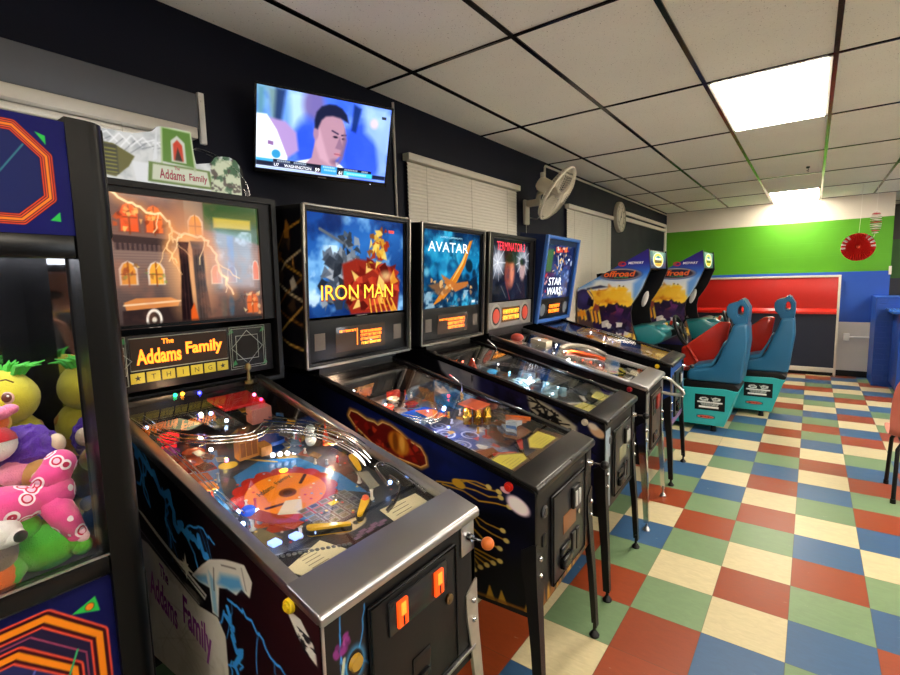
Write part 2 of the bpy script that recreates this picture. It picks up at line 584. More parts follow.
def block_wall_material(bands, key, bw=.406, bh=.203, bump=.25):
    """painted block wall with paint bands by height"""
    m = bpy.data.materials.new(key); m.use_nodes = True
    N, L = m.node_tree.nodes, m.node_tree.links
    b = N['Principled BSDF']; b.inputs['Roughness'].default_value = .45
    geo = N.new('ShaderNodeNewGeometry')
    sx = N.new('ShaderNodeSeparateXYZ'); L.new(geo.outputs['Position'], sx.inputs[0])
    prev = None
    for z0, c in bands:
        if prev is None:
            rgbn = N.new('ShaderNodeRGB'); rgbn.outputs[0].default_value = lin4(c); prev = rgbn.outputs[0]; continue
        st = N.new('ShaderNodeMath'); st.operation = 'GREATER_THAN'; st.inputs[1].default_value = z0
        L.new(sx.outputs['Z'], st.inputs[0])
        mx = N.new('ShaderNodeMix'); mx.data_type = 'RGBA'
        L.new(st.outputs[0], mx.inputs['Factor']); L.new(prev, mx.inputs['A']); mx.inputs['B'].default_value = lin4(c)
        prev = mx.outputs['Result']
    nz = N.new('ShaderNodeTexNoise'); nz.inputs['Scale'].default_value = 3; nz.inputs['Detail'].default_value = 5
    L.new(geo.outputs['Position'], nz.inputs['Vector'])
    mr = N.new('ShaderNodeMapRange'); mr.inputs['To Min'].default_value = .9; mr.inputs['To Max'].default_value = 1.08
    L.new(nz.outputs['Fac'], mr.inputs['Value'])
    sc = N.new('ShaderNodeVectorMath'); sc.operation = 'SCALE'
    L.new(prev, sc.inputs[0]); L.new(mr.outputs[0], sc.inputs['Scale']); L.new(sc.outputs[0], b.inputs['Base Color'])
    cm = N.new('ShaderNodeCombineXYZ')
    ad = N.new('ShaderNodeMath'); ad.operation = 'ADD'; L.new(sx.outputs['X'], ad.inputs[0]); L.new(sx.outputs['Y'], ad.inputs[1])
    L.new(ad.outputs[0], cm.inputs['X']); L.new(sx.outputs['Z'], cm.inputs['Y'])
    br = N.new('ShaderNodeTexBrick'); br.inputs['Scale'].default_value = 1; br.inputs['Brick Width'].default_value = bw; br.inputs['Row Height'].default_value = bh
    br.inputs['Mortar Size'].default_value = .005; br.inputs['Mortar Smooth'].default_value = .6
    L.new(cm.outputs[0], br.inputs['Vector'])
    inv = N.new('ShaderNodeMath'); inv.operation = 'SUBTRACT'; inv.inputs[0].default_value = 1; L.new(br.outputs['Fac'], inv.inputs[1])
    n2 = N.new('ShaderNodeTexNoise'); n2.inputs['Scale'].default_value = 60; L.new(geo.outputs['Position'], n2.inputs['Vector'])
    ma = N.new('ShaderNodeMath'); ma.operation = 'MULTIPLY_ADD'; ma.inputs[1].default_value = .12; L.new(n2.outputs['Fac'], ma.inputs[0]); L.new(inv.outputs[0], ma.inputs[2])
    bp = N.new('ShaderNodeBump'); bp.inputs['Strength'].default_value = bump; bp.inputs['Distance'].default_value = .006
    L.new(ma.outputs[0], bp.inputs['Height']); L.new(bp.outputs[0], b.inputs['Normal'])
    return m

M_NAVY = mat('navy_wall_paint', '#090d1e', .65, noise=.1, nscale=4, bump=.12, bscale=90, spec=.2)
M_BACK = block_wall_material([(0, '#cfcac0'), (.825, '#1c4fae'), (1.575, '#4f9a12'), (2.345, '#d8d0c0')], 'banded_block_paint')
M_ROOM = block_wall_material([(0, '#0a1022'), (1.2, '#0b0e18')], 'side_block_paint')
M_FARNAVY = mat('navy_panel_paint', '#1d2438', .4, noise=.08)

def wall(name, boxes, m):
    mb = MB()
    for lo, hi in boxes: mb.box(lo, hi)
    return struct(mb.build(name, m, flat=True))

# window wall with its openings (y ranges, z range)
W1, W2, W3 = (-3.2, -1.15), (.24, 1.60), (2.77, 4.08)
ZW0, ZW1 = 1.02, 2.33
lb = [((XL - .14, YF, 0), (XL, YB, ZW0)), ((XL - .14, YF, ZW1), (XL, YB, H + .1))]
edges_ = [YF, *W1, *W2, *W3, YB]
for a, b_ in zip(edges_[0::2], edges_[1::2]): lb.append(((XL - .14, a, ZW0), (XL, b_, ZW1)))
wall('wall_left', lb, M_NAVY)
wall('wall_back', [((XL - .14, YB, 0), (.915, YB + .15, H + .1))], M_BACK)
wall('wall_far', [((.35, 9.0, 0), (XR + .1, 9.15, H + .1)), ((.35, YB + .14, 0), (.5, 9.02, H + .1))], block_wall_material([(0, '#232a3c'), (1.45, '#2f6a1c'), (2.1, '#3c3a36')], 'far_block_paint'))
SW0, SW1, SZ0, SZ1 = 1.62, 2.50, 1.35, 2.36        # shop window in the right-hand wall (behind the photographer's right)
wall('wall_right', [((XR, YF, 0), (XR + .14, SW0, H + .1)), ((XR, SW1, 0), (XR + .14, 9.15, H + .1)), ((XR, SW0, 0), (XR + .14, SW1, SZ0)), ((XR, SW0, SZ1), (XR + .14, SW1, H + .1))], M_ROOM)
mb = MB()
for y in np.linspace(SW0, SW1, 3): mb.box((XR + .03, y - .025, SZ0), (XR + .09, y + .025, SZ1), .004)
for z in (SZ0, 1.70, 2.03, SZ1): mb.box((XR + .03, SW0, z - .025), (XR + .09, SW1, z + .025), .004)
ls = thing('light_box_sign', 'yellow light box over the small window on the right-hand wall', 'sign', (XR, 2.06, 2.44))
MB().box((-.06, -.44, -.055), (0, .44, .075), .006).build('sign_box', M_BLACK, ls)
MB().box((-.066, -.42, -.04), (-.058, .42, .06), .003).build('sign_face', glow('sign_yellow', '#ffcc3c', 4.0), ls)
wf = struct(mb.build('window_4', mat('shop_frame', '#8b8d8f', .35, metal=.7)))
MB().box((XR + .055, SW0, SZ0), (XR + .062, SW1, SZ1)).build('pane', glass_mat('shop_glass', f0=.04), wf)
pl = bpy.data.lights.new('daylight_portal', 'AREA'); pl.shape = 'RECTANGLE'; pl.size = SZ1 - SZ0; pl.size_y = SW1 - SW0; pl.cycles.is_portal = True
po = bpy.data.objects.new('daylight_portal', pl); COL.objects.link(po); po.location = (XR + .12, (SW0 + SW1) / 2, (SZ0 + SZ1) / 2); po.rotation_euler = (0, PI / 2, 0)
wall('wall_front', [((XL - .14, YF - .14, 0), (XR + .14, YF, H + .1))], M_ROOM)

def window(name, y0, y1):
    mb = MB()
    x0, x1 = XL - .1, XL + .012
    for lo, hi in [((x0, y0, ZW0), (x1, y0 + .05, ZW1)), ((x0, y1 - .05, ZW0), (x1, y1, ZW1)), ((x0, y0, ZW1 - .05), (x1, y1, ZW1)), ((x0, y0, ZW0), (x1, y1, ZW0 + .05)),
                   ((x0, (y0 + y1) / 2 - .02, ZW0), (x1 - .06, (y0 + y1) / 2 + .02, ZW1))]:
        mb.box(lo, hi, .004)
    o = struct(mb.build(name, mat('dark_window_frame', '#2a2b2f', .45)))
    p = MB().box((XL - .085, y0 + .04, ZW0 + .04), (XL - .08, y1 - .04, ZW1 - .04)).build('pane', glass_mat('night_glass', '#20242c', f0=.05), o)
    b = MB().box((XL - .135, y0, ZW0), (XL - .125, y1, ZW1)).build('shutter', M_BLACK, o)
    return o
window('window_1', *W1); window('window_2', *W2); window('window_3', *W3)

# baseboards and trims
wall('baseboard_back', [((-1.9, YB - .012, 0), (.75, YB, .09))], M_BLACK)
wall('baseboard_left', [((XL, YF, 0), (XL + .012, YB - .02, .09))], M_BLACK)
M_TRIM = mat('cream_trim', '#d9d3c2', .45)
wall('trim_1', [((XL, 4.62, 2.43), (XL + .025, 7.1, 2.475)), ((XL, 4.62, 2.345), (XL + .025, 7.02, 2.395)), ((XL, 7.02, 1.0), (XL + .025, 7.10, 2.43))], M_TRIM)
wall('trim_2', [((.895, YB - .012, 1.52), (.925, YB, 1.64))], M_TRIM)

# conduit along the ceiling and the little corner angle
mb = MB()
mb.tube([(XL + .012, 2.22, 2.50), (XL + .012, 2.22, 2.63), (XL + .012, 2.235, 2.648), (XL + .012, 7.15, 2.648)], .011, 8)
tag(mb.build('wall_conduit', mat('cream_conduit', '#d4cdbd', .4)), 'thin cream conduit running under the ceiling above the wall fan and clock', 'conduit')
mb = MB()
mb.tube([(XL + .009, .10, 2.66), (XL + .009, .10, 1.9), (XL + .009, .105, .10)], .008, 8)
tag(mb.build('cable_cover', mat('grey_cable_cover', '#b9b6b0', .45)), 'narrow pale cable cover running down the navy wall beside the television', 'cable')
mb = MB()
mb.box((XL, -1.118, 2.165), (XL + .018, -1.092, 2.375), .003)
for z in (2.20, 2.27, 2.34): mb.cyl((XL + .017, -1.105, z), (XL + .021, -1.105, z), .005, seg=10)
tag(mb.build('wall_bracket', M_WHITEPL), 'short upright white bracket strip screwed to the navy wall left of the television', 'bracket')

# ------------------------------------------------------------------ ceiling lights
M_DIFF = mat('light_diffuser', '#ffffff', .5, emit='#fff2df', es=17.0)
def ceiling_light(k, j, label, vis=True):
    x0, y0 = GX + k * GA, GY + j * GB
    t = thing('ceiling_light', label, 'ceiling light', (x0 + GA / 2, y0 + GB / 2, H), group='fluorescent panels in the ceiling grid')
    a, b = GA / 2 - .0115, GB / 2 - .0095
    mb = MB()
    for lo, hi in [((-a, -b, -.004), (-a + .018, b, .06)), ((a - .018, -b, -.004), (a, b, .06)), ((-a, -b, -.004), (a, -b + .018, .06)), ((-a, b - .018, -.004), (a, b, .06)), ((-a, -b, .05), (a, b, .06))]:
        mb.box(lo, hi)
    mb.build('light_frame', M_WHITEPL, t)
    MB().box((-a + .018, -b + .018, -.010), (a - .018, b - .018, .0), .004).build('diffuser', M_DIFF, t)
    return t
ceiling_light(-1, 0, 'large bright fluorescent panel in the ceiling nearest the camera')
ceiling_light(-1, 4, 'small-looking bright fluorescent panel in the ceiling touching the green far wall')
ceiling_light(-1, -4, 'fluorescent ceiling panel behind the photographer')
for k, row, words in ((3, (-4, -2, 0, 2, 4), ('nearest', 'second', 'middle', 'fourth', 'farthest')), (5, (-3, -1, 1, 3), ('nearest', 'second', 'third', 'farthest'))):  # rows added out of view as fill, to brighten the ceiling by bounce
    for j, w in zip(row, words):
        ceiling_light(k, j, f'{w} added fluorescent fill panel of the unseen row {"over the right-hand aisle" if k == 3 else "along the right-hand wall"}')

# small black sensor in a ceiling tile
mb = MB()
mb.cyl((-.073, 4.347, H + .004), (-.073, 4.347, H - .012), .018, .015, 14)
mb.tube([(-.073, 4.347, H - .012), (-.065, 4.347, H - .028), (-.083, 4.347, H - .038), (-.062, 4.347, H - .045)], .004, 6)
tag(mb.build('ceiling_hook', M_BLACKGL), 'tiny black hook in a ceiling tile between the two bright panels', 'hook')

# ------------------------------------------------------------------ window blinds
def blind(name, y0, y1, z0, z1, label, x=XL + .022):
    t = thing(name, label, 'window blind', (x, (y0 + y1) / 2, z1), group='slatted window blinds')
    hw = (y1 - y0) / 2
    ms = mat('blind_slat', '#e2dccd', .5, noise=.05)
    hr = MB().box((-.02, -hw - .02, -.045), (.035, hw + .02, .0), .004).build('headrail', mat('blind_rail', '#c9c2b2', .4), t)
    mb = MB()
    n = int((z1 - z0 - .06) / .0235)
    for i in range(n):
        z = -.06 - i * .0235
        if hash((round(y0, 1), i)) % 17 == 0: dz = .002
        else: dz = 0
        a, b = (-.0045, z + .0128), (.0055, z - .0128)
        mb.prism([(a[0], a[1]), (.002, z + .004 + dz), (b[0], b[1]), (b[0] - .001, b[1] - .001), (.0, z + .002 + dz), (a[0] - .001, a[1] - .001)], -hw, hw, 'y')
    mb.build('slat_panel', ms, t, ang=60)
    MB().box((-.012, -hw, z0 - z1), (.014, hw, z0 - z1 + .02), .003).build('bottom_rail', ms, t)
    lc = MB()
    for s in (-.75, 0, .75): lc.tube([(.013, s * hw, -.045), (.013, s * hw, z0 - z1 + .01)], .0014, 5)
    lc.build('ladder_cord', mat('cord_white', '#c7c0b0', .7), t)
    return t
blind('window_blind', .20, 1.63, 1.0, 2.375, 'cream slatted blind over the window between television and wall fan')
blind('window_blind', 2.73, 4.13, .98, 2.345, 'cream slatted blind on the window beyond the fan, left of the wall clock')
blind('window_blind', -3.2, -1.17, 1.0, 2.215, 'bright blind behind the claw machine and the cut-out topper', x=XL + .022)
mb = MB()
mb.box((XL, -3.25, 2.215), (XL + .05, -1.14, 2.352), .004)
tag(mb.build('window_valance', mat('grey_valance', '#55575c', .55, noise=.1)), 'plain grey valance board across the window top behind the claw machine', 'valance')

# ------------------------------------------------------------------ far wall: red hatch, panel, outlet, counter
def red_counter():
    t = thing('pass_through_counter', 'wide counter hatch with red shutter over a navy panel against the far wall', 'counter', (0, YB, 0))
    x0, x1, d = -1.72, .365, -.10
    mb = MB()
    mb.box((x0, d, .11), (x1 - .03, -.005, .94)); mb.build('lower_panel', M_FARNAVY, t)
    mb = MB(); mb.box((x0, d - .012, .055), (x1 - .03, -.004, .125), .004); mb.build('kick_board', M_TRIM, t)
    mb = MB(); mb.box((x0, d + .03, 0), (x1 - .05, -.013, .055)); mb.build('plinth', M_BLACK, t)
    red = mat('red_shutter', '#c5241c', .35, noise=.05)
    mb = MB(); mb.box((x0, d, 1.03), (x1 - .03, -.005, 1.50), .003); mb.build('shutter', red, t)
    mb = MB(); mb.prism([(d - .05, .945), (d - .05, .985), (d - .015, 1.03), (-.005, 1.03), (-.005, .945)], x0, x1 - .03, 'x', .004); mb.build('counter_edge', mat('red_edge', '#c9291f', .22, noise=.04), t)
    mb = MB(); mb.box((x0, d - .015, 1.50), (x1, -.004, 1.532), .003); mb.box((x1 - .03, d - .015, 0.0), (x1, -.013, 1.50), .003)
    mb.build('hatch_trim', M_TRIM, t)
red_counter()
t = thing('wall_outlet', 'white outlet box with a short conduit on the white lower part of the far wall', 'outlet', (.47, YB, .60))
MB().box((-.035, -.045, -.055), (.035, 0, .055), .005).build('outlet_box', M_WHITEPL, t)
m_ = MB(); m_.tube([(.035, -.02, .0), (.29, -.02, .005)], .011, 8); m_.build('conduit', M_WHITEPL, t)
mb = MB()
MBLUE = block_wall_material([(0, '#1c4fae')], 'blue_brick_paint', .2, .075, .6)
struct(MB().box((.735, 6.55, 0), (1.02, YB, 1.22)).build('wall_pony', MBLUE, flat=True))
t = thing('service_counter', 'bright blue service counter at the right end of the far wall', 'counter', (1.03, 6.0, 0))
MB().box((-.12, -.15, .08), (.75, .54, 1.04), .006).build('counter_body', mat('blue_counter', '#1b4aa8', .35), t)
MB().box((-.2, -.23, 1.04), (.8, .54, 1.075), .008).build('counter_top', mat('blue_counter_top', '#2a62c4', .25), t)
MB().box((-.08, -.11, 0), (.74, .53, .08)).build('plinth', M_BLACK, t)

# hanging paper decorations
def hanging_fan(c, r):
    t = thing('paper_fan_decoration', 'round red and white pleated paper fan hanging on a string by the far wall', 'hanging decoration', c)
    n = 40
    red, white = mat('red_paper', '#d0201a', .6, noise=.1), mat('white_paper', '#efe6e2', .7)
    mb = MB()
    b = bmesh.new()
    for side in (1,):
        cen = b.verts.new((0, 0, 0))
        ring = []
        for i in range(2 * n):
            a = PI * i / n
            off = .014 if i % 2 else -.014
            ring.append(b.verts.new((r * math.cos(a), off, r * math.sin(a))))
        mid = [b.verts.new((v.co.x * .72, v.co.y * .8, v.co.z * .72)) for v in ring]
        for i in range(2 * n):
            j = (i + 1) % (2 * n)
            f = b.faces.new((cen, mid[i], mid[j])); f.material_index = 0
            a = PI * i / n
            f = b.faces.new((mid[i], ring[i], ring[j], mid[j]))
            f.material_index = 1 if (i % 4 < 2 and abs(math.cos(a)) > .55 and math.sin(a) > -.15) else 0
    me = bpy.data.meshes.new('x'); b.to_mesh(me); b.free(); mb.bm.from_mesh(me); bpy.data.meshes.remove(me)
    mb.build('paper_disc', [red, white], t, ang=5)
    MB().sphere((0, -.016, .0), (.02, .008, .02)).build('rosette_centre', mat('orange_paper', '#d8481f', .6), t)
    MB().tube([(0, 0, r), (.01, 0, r + .25), (.012, 0, H - c[2])], .0022, 5).build('string', mat('white_string', '#e8e2d6', .7), t)
hanging_fan((.472, 6.0, 1.883), .175)
t = thing('paper_spiral_decoration', 'narrow white and red paper honeycomb ornament hanging right of the round red fan', 'hanging decoration', (.63, 6.0, 2.183))
mb = MB()
for i in range(11):
    z = .13 - i * .026
    rr = .058 * math.sqrt(max(.1, 1 - (z / .155) ** 2))
    mb.lathe([(.006, z - .010), (rr, z - .004), (rr, z + .001), (.006, z + .010)], seg=20, mi=1 if i % 4 == 1 else 0)
mb.build('paper_rings', [mat('white_paper', '#efe6e2', .7), mat('pink_red_paper', '#cf4350', .6)], t)
MB().tube([(0, 0, .13), (.004, 0, .3), (0, 0, H - 2.183)], .0022, 5).build('string', mat('white_string', '#e8e2d6', .7), t)
MB().tube([(0, 0, -.13), (-.006, 0, -.16), (-.012, 0, -.185)], .0022, 5).build('tail', mat('white_string', '#e8e2d6', .7), t)

# ================================================================== television
def television():
    yaw, pit, roll = -.474, .29, -.05
    n = V3((math.cos(yaw) * math.cos(pit), math.sin(yaw) * math.cos(pit), -math.sin(pit)))
    r = V3((-math.sin(yaw), math.cos(yaw), 0)); u = n.cross(r)
    r2 = math.cos(roll) * r + math.sin(roll) * u; u2 = -math.sin(roll) * r + math.cos(roll) * u
    M = Matrix((r2, -n, u2)).transposed().to_4x4()
    c = V3((-1.89, -.616, 2.254))
    t = thing('television', 'wall-mounted flat television showing a basketball player in close-up', 'television')
    t.matrix_world = Matrix.Translation(c) @ M
    w, h = .645, .378
    mb = MB()
    mb.box((-w / 2, -.0, -h / 2), (w / 2, .028, h / 2), .006)
    mb.box((-w / 2 + .08, .02, -h / 2 + .03), (w / 2 - .08, .05, h / 2 - .07), .012)
    mb.build('housing', M_BLACKGL, t)
    bz = MB()
    for lo, hi in [((-w / 2, -.008, h / 2 - .010), (w / 2, .002, h / 2)), ((-w / 2, -.008, -h / 2), (w / 2, .002, -h / 2 + .020)), ((-w / 2, -.008, -h / 2), (-w / 2 + .010, .002, h / 2)), ((w / 2 - .010, -.008, -h / 2), (w / 2, .002, h / 2))]:
        bz.box(lo, hi, .002)
    bz.build('bezel', M_BLACKGL, t)
    cv = Canvas(190, 108, 16, 9, '#5f7fe8')
    cv.grad([(0, '#86b4d8'), (.3, '#4a78e0'), (.6, '#3a62e6'), (1, '#86a4f4')], 0)
    cv.noise('#9fc0ff', .8, 4, 3, .5, .75)
    cv.noise('#2c55d8', .6, 3, 9, .5, .7)
    cv.poly([(.0, 0), (.06, 0), (.05, .36), (.0, .38)], '#4f7f8e', .9, .08)
    cv.poly([(.07, 0), (.17, 0), (.15, .4), (.1, .38)], '#5f6f46', .55, .08)
    cv.poly([(.13, 0), (.20, 0), (.17, .42), (.12, .40)], '#12224e', .8, .06)
    cv.poly([(.22, 0), (.36, 0), (.36, .4), (.24, .5)], '#a6c6e4', .9, .1)
    cv.ell(.40, .12, .08, .22, '#6a5a90', .9, .1)
    cv.ell(.36, .62, .10, .32, '#2446c8', .9, .1)
    cv.ell(.80, .62, .17, .42, '#2547de', .9, .1)
    cv.poly([(.70, .02), (.76, .06), (.73, .38), (.69, .36)], '#0f2560', .9, .04)
    cv.poly([(.78, 0), (.98, .0), (.95, .55), (.80, .35)], '#9bbcf4', .75, .1)
    cv.poly([(.88, .35), (1, .2), (1, .85), (.95, .95)], '#86a6f0', .8, .08)
    cv.ell(.87, .22, .03, .06, '#e0b8c8', .8, .05)
    # near player in white, at the left edge
    cv.poly([(.08, .36), (.2, .38), (.28, .5), (.30, .72), (.22, .84), (.14, .7)], '#9a80b4', 1, .04)
    cv.poly([(-.1, .34), (.07, .33), (.14, .5), (.22, .82), (.22, 1), (-.1, 1)], '#dfe8f8', 1, .02)
    cv.poly([(.08, .64), (.12, .65), (.12, .70), (.08, .69)], '#7c5a8c', 1, .015)
    cv.ell(.14, .80, .032, .055, '#2a86b8', 1, .015)
    # the player
    sk, sh = '#a07a8c', '#5a3f5e'
    cv.poly([(.20, 1), (.25, .88), (.40, .80), (.60, .80), (.68, .9), (.70, 1)], '#e6ecf6', 1, .02)
    cv.poly([(.42, .55), (.40, .78), (.36, .86), (.45, .98), (.58, .98), (.60, .88), (.57, .75)], sk, 1, .02)
    cv.ell(.535, .49, .115, .33, sk, 1, .025, .06)
    cv.poly([(.43, .3), (.425, .62), (.46, .78), (.55, .86), (.51, .7), (.47, .5)], '#b58ea0', .9, .04)
    cv.ell(.423, .46, .020, .085, '#94708a', 1, .02)
    cv.poly([(.412, .40), (.408, .30), (.42, .20), (.455, .12), (.51, .075), (.56, .07), (.61, .10), (.65, .17), (.668, .27), (.64, .255), (.60, .225), (.54, .215), (.49, .235), (.46, .29), (.445, .36), (.435, .41)], '#161a34', 1, .03)
    cv.line([(.545, .40), (.59, .43)], .02, '#2c2440', 1, .015); cv.line([(.62, .44), (.652, .43)], .02, '#2c2440', 1, .015)
    cv.ell(.572, .475, .019, .016, '#241c30', 1, .012); cv.ell(.636, .485, .014, .015, '#241c30', 1, .012)
    cv.poly([(.605, .46), (.635, .60), (.62, .635), (.575, .62)], '#7c5d76', .9, .02)
    cv.ell(.60, .70, .030, .022, '#b8707e', 1, .015); cv.line([(.57, .695), (.63, .70)], .008, '#5c3348', 1, .01)
    cv.ell(.585, .80, .035, .035, sh, .6, .05)
    cv.poly([(.64, .35), (.665, .5), (.64, .75), (.60, .84), (.625, .6)], '#73566f', .8, .03)
    # score strip
    cv.rect(0, .87, .12, .95, '#3a9ad0', 1); cv.rect(.0, .905, .12, .965, '#0e1830', 1)
    cv.rect(.12, .865, .88, .905, '#0e1426', 1); cv.rect(.12, .905, .42, .965, '#1c2440', 1); cv.rect(.42, .905, .475, .965, '#0a0d18', 1)
    cv.rect(.475, .865, .60, .985, '#2f8ed0', 1); cv.rect(.60, .905, .655, .965, '#0a0d18', 1); cv.rect(.655, .905, .89, .965, '#38b8cc', 1)
    cv.rect(.89, .91, 1, .965, '#101a34', 1); cv.rect(0, .975, 1, .99, '#7f9cf0', 1)
    for a, b_, vv in [(.15, .24, .885), (.27, .36, .885), (.66, .76, .885), (.80, .85, .885), (.49, .58, .885), (.50, .585, .925), (.68, .83, .935)]:
        u = a
        while u < b_:
            cv.rect(u, vv - .010, u + .009, vv + .010, '#cfe0f4', .8); u += .0135
    W_, Hh = w - .020, h - .030
    picture('screen', cv, flat((-W_ / 2, -.001, Hh / 2 + .005), (W_, 0, 0), (0, 0, -Hh)), M_SCREEN, t)
    Wt = glow('screen_white', '#f2f6ff', 1.2)
    P = lambda a, b_: (-W_ / 2 + a * W_, -.001, Hh / 2 + .005 - b_ * Hh)
    X, Z = (1, 0, 0), (0, 0, 1)
    text('caption_lettering', 'WASHINGTON', P(.30, .936), X, Z, .013, Wt, t, w=.125)
    text('score_lettering', '59', P(.447, .936), X, Z, .016, Wt, t, bold=.01)
    text('score_lettering', '61', P(.628, .936), X, Z, .016, Wt, t, bold=.01)
    text('channel_lettering', 'U7', P(.145, .936), X, Z, .013, Wt, t)
    mb = MB()
    mb.box((.50 * W_ - .045, -.0016, Hh / 2 - .045), (.50 * W_ - .022, -.0012, Hh / 2 - .032))
    mb.build('corner_logo', mat('screen_grey', '#4f6296', .3), t)
    mb = MB(); mb.cyl((.235, -.009, -h / 2 + .006), (.235, -.007, -h / 2 + .006), .002, seg=8); mb.build('standby_lamp', glow('standby', '#cfd8ff', 2), t)
    mb = MB(); mb.box((-.03, -.0095, -h / 2 + .007), (.01, -.0078, -h / 2 + .011)); mb.build('badge', M_STEEL, t)
    # arm to the wall
    Mi = t.matrix_world.inverted()
    p1 = Mi @ V3((XL + .012, -.62, 2.33)); p0 = V3((0, .045, .02)); pm = Mi @ V3((-2.0, -.50, 2.32))
    mb = MB(); mb.tube([p0, pm, p1], .014, 8); mb.cyl(p0 - V3((0, .0, 0)), p0 + V3((0, .02, 0)), .05, seg=16); mb.build('mount_arm', M_BLACKMT, t)
television()

# ================================================================== wall fan
def wall_fan():
    t = thing('wall_fan', 'beige oscillating fan on a wall bracket between the two slatted blinds', 'fan', (XL, 1.83, 2.17))
    L_ = lambda p: V3(p) - V3((XL, 1.83, 2.17))
    mb = MB(); mb.box((0, -.045, -.11), (.03, .045, .11), .012)
    mb.box((.02, -.03, .045), (.16, .03, .105), .02); mb.build('wall_bracket', M_BEIGE, t)
    n = V3((.80, .17, -.57)).normalized()
    C = L_((-1.76, 1.755, 2.285))
    q = V3((0, 0, 1)).rotation_difference(n).to_matrix().to_4x4()
    MC = Matrix.Translation(C) @ q
    mb = MB(); mb.tube([(.13, 0, .09), (.15, -.01, .15), C - n * .13 + V3((0, 0, -.03))], .022, 10); mb.build('neck', M_BEIGE, t)
    mb = MB(); mb.lathe([(0, -.20), (.045, -.195), (.062, -.17), (.066, -.09), (.055, -.06), (0, -.055)], MC, 24); mb.box((-.02, -.02, -.03), (.02, .02, .03), .008, M=Matrix.Translation(C - n * .15 + V3((0, 0, .075)))); mb.build('motor_housing', M_BEIGE, t)
    R = .24
    mb = MB()
    for k in range(60):
        a = 2 * PI * k / 60; ca, sa = math.cos(a), math.sin(a)
        mb.tube([MC @ V3((ca * .05, sa * .05, -.055)), MC @ V3((ca * R * .7, sa * R * .7, -.052)), MC @ V3((ca * R * .96, sa * R * .96, -.03)), MC @ V3((ca * R, sa * R, 0))], .0016, 4)
    for rr, zz in ((.10, -.055), (.17, -.052)):
        mb.tube([MC @ V3((rr * math.cos(2 * PI * i / 40), rr * math.sin(2 * PI * i / 40), zz)) for i in range(40)], .002, 4, closed=True)
    mb.build('rear_grille', M_BEIGE, t)
    mb = MB()
    for k in range(72):
        a = 2 * PI * k / 72; ca, sa = math.cos(a), math.sin(a)
        mb.tube([MC @ V3((ca * .05, sa * .05, .062)), MC @ V3((ca * R * .7, sa * R * .7, .055)), MC @ V3((ca * R * .96, sa * R * .96, .025)), MC @ V3((ca * R, sa * R, 0))], .0014, 4)
    mb.cyl(MC @ V3((0, 0, .05)), MC @ V3((0, 0, .068)), .052, .045, 24)
    mb.build('front_grille', M_BEIGE, t)
    mb = MB(); mb.tube([MC @ V3((R * math.cos(2 * PI * i / 56), R * math.sin(2 * PI * i / 56), 0)) for i in range(56)], .009, 8, closed=True); mb.build('grille_rim', mat('pale_beige_plastic', '#ddd6c4', .4), t)
    for k in range(3):
        a0 = 2 * PI * k / 3
        rings = []
        for rr, wd in ((.035, .35), (.09, .62), (.15, .60), (.20, .42), (.215, .15)):
            row = []
            for s in np.linspace(-1, 1, 7):
                a = a0 + s * wd
                row.append(MC @ V3((rr * math.cos(a), rr * math.sin(a), s * .022)))
            for s in np.linspace(1, -1, 7):
                a = a0 + s * wd
                row.append(MC @ V3((rr * math.cos(a), rr * math.sin(a), s * .022 + .003)))
            rings.append(row)
        MB().loft(rings).build('blade', mat('fan_blade', '#b9b39f', .4), t)
    MB().cyl(MC @ V3((0, 0, -.06)), MC @ V3((0, 0, .04)), .035, .028, 20).build('hub', M_BEIGE, t)
    mb = MB(); mb.tube([L_((-2.06, 1.82, 2.12)), L_((-1.99, 1.83, 2.10)), L_((-1.94, 1.84, 2.14)), L_((-1.93, 1.84, 2.24))], .004, 6); mb.build('power_cord', mat('white_cord', '#dcd8cc', .5), t)
    mb = MB(); mb.tube([L_((-2.09, 1.82, 2.06)), L_((-2.09, 1.82, 1.95))], .0018, 5); mb.cyl(L_((-2.09, 1.82, 1.95)), L_((-2.09, 1.82, 1.93)), .006, seg=8); mb.build('pull_cord', mat('white_cord', '#dcd8cc', .5), t)
wall_fan()

# ================================================================== wall clock
def wall_clock():
    t = thing('wall_clock', 'round pale wall clock on the navy wall above the racing machines', 'clock', (XL, 4.49, 2.37))
    Q = Matrix.Rotation(PI / 2, 4, 'Y')
    r = .20
    MB().lathe([(0, 0), (r, 0), (r, .02), (r * .97, .045), (r * .88, .05), (r * .86, .034), (0, .034)], Q, 48).build('clock_case', mat('clock_rim', '#b9b09a', .4), t)
    MB().lathe([(0, .0345), (r * .86, .0345), (r * .86, .0355), (0, .0356)], Q, 48).build('dial', mat('clock_dial', '#cfc6ac', .5), t)
    mb = MB()
    for k in range(12):
        a = 2 * PI * k / 12
        mb.box((.036, -.005, r * .66), (.0375, .005, r * .80), M=Matrix.Rotation(a, 4, 'X'))
    mb.build('hour_marks_print', mat('dial_ink', '#3b352c', .5), t)
    mb = MB(); mb.tube([(.0365, r * .6 * math.cos(2 * PI * i / 40), r * .6 * math.sin(2 * PI * i / 40)) for i in range(40)], .003, 4, closed=True); mb.build('ring_print', mat('dial_ring', '#8b8068', .5), t)
    MB().box((.038, -.006, -.02), (.0395, .006, .09), M=Matrix.Rotation(-.5, 4, 'X')).build('hour_hand', M_BLACK, t)
    MB().box((.040, -.004, -.02), (.0415, .004, .13), M=Matrix.Rotation(2.4, 4, 'X')).build('minute_hand', M_BLACK, t)
    MB().cyl((.036, 0, 0), (.044, 0, 0), .009, seg=14).build('hand_boss', M_BLACK, t)
wall_clock()

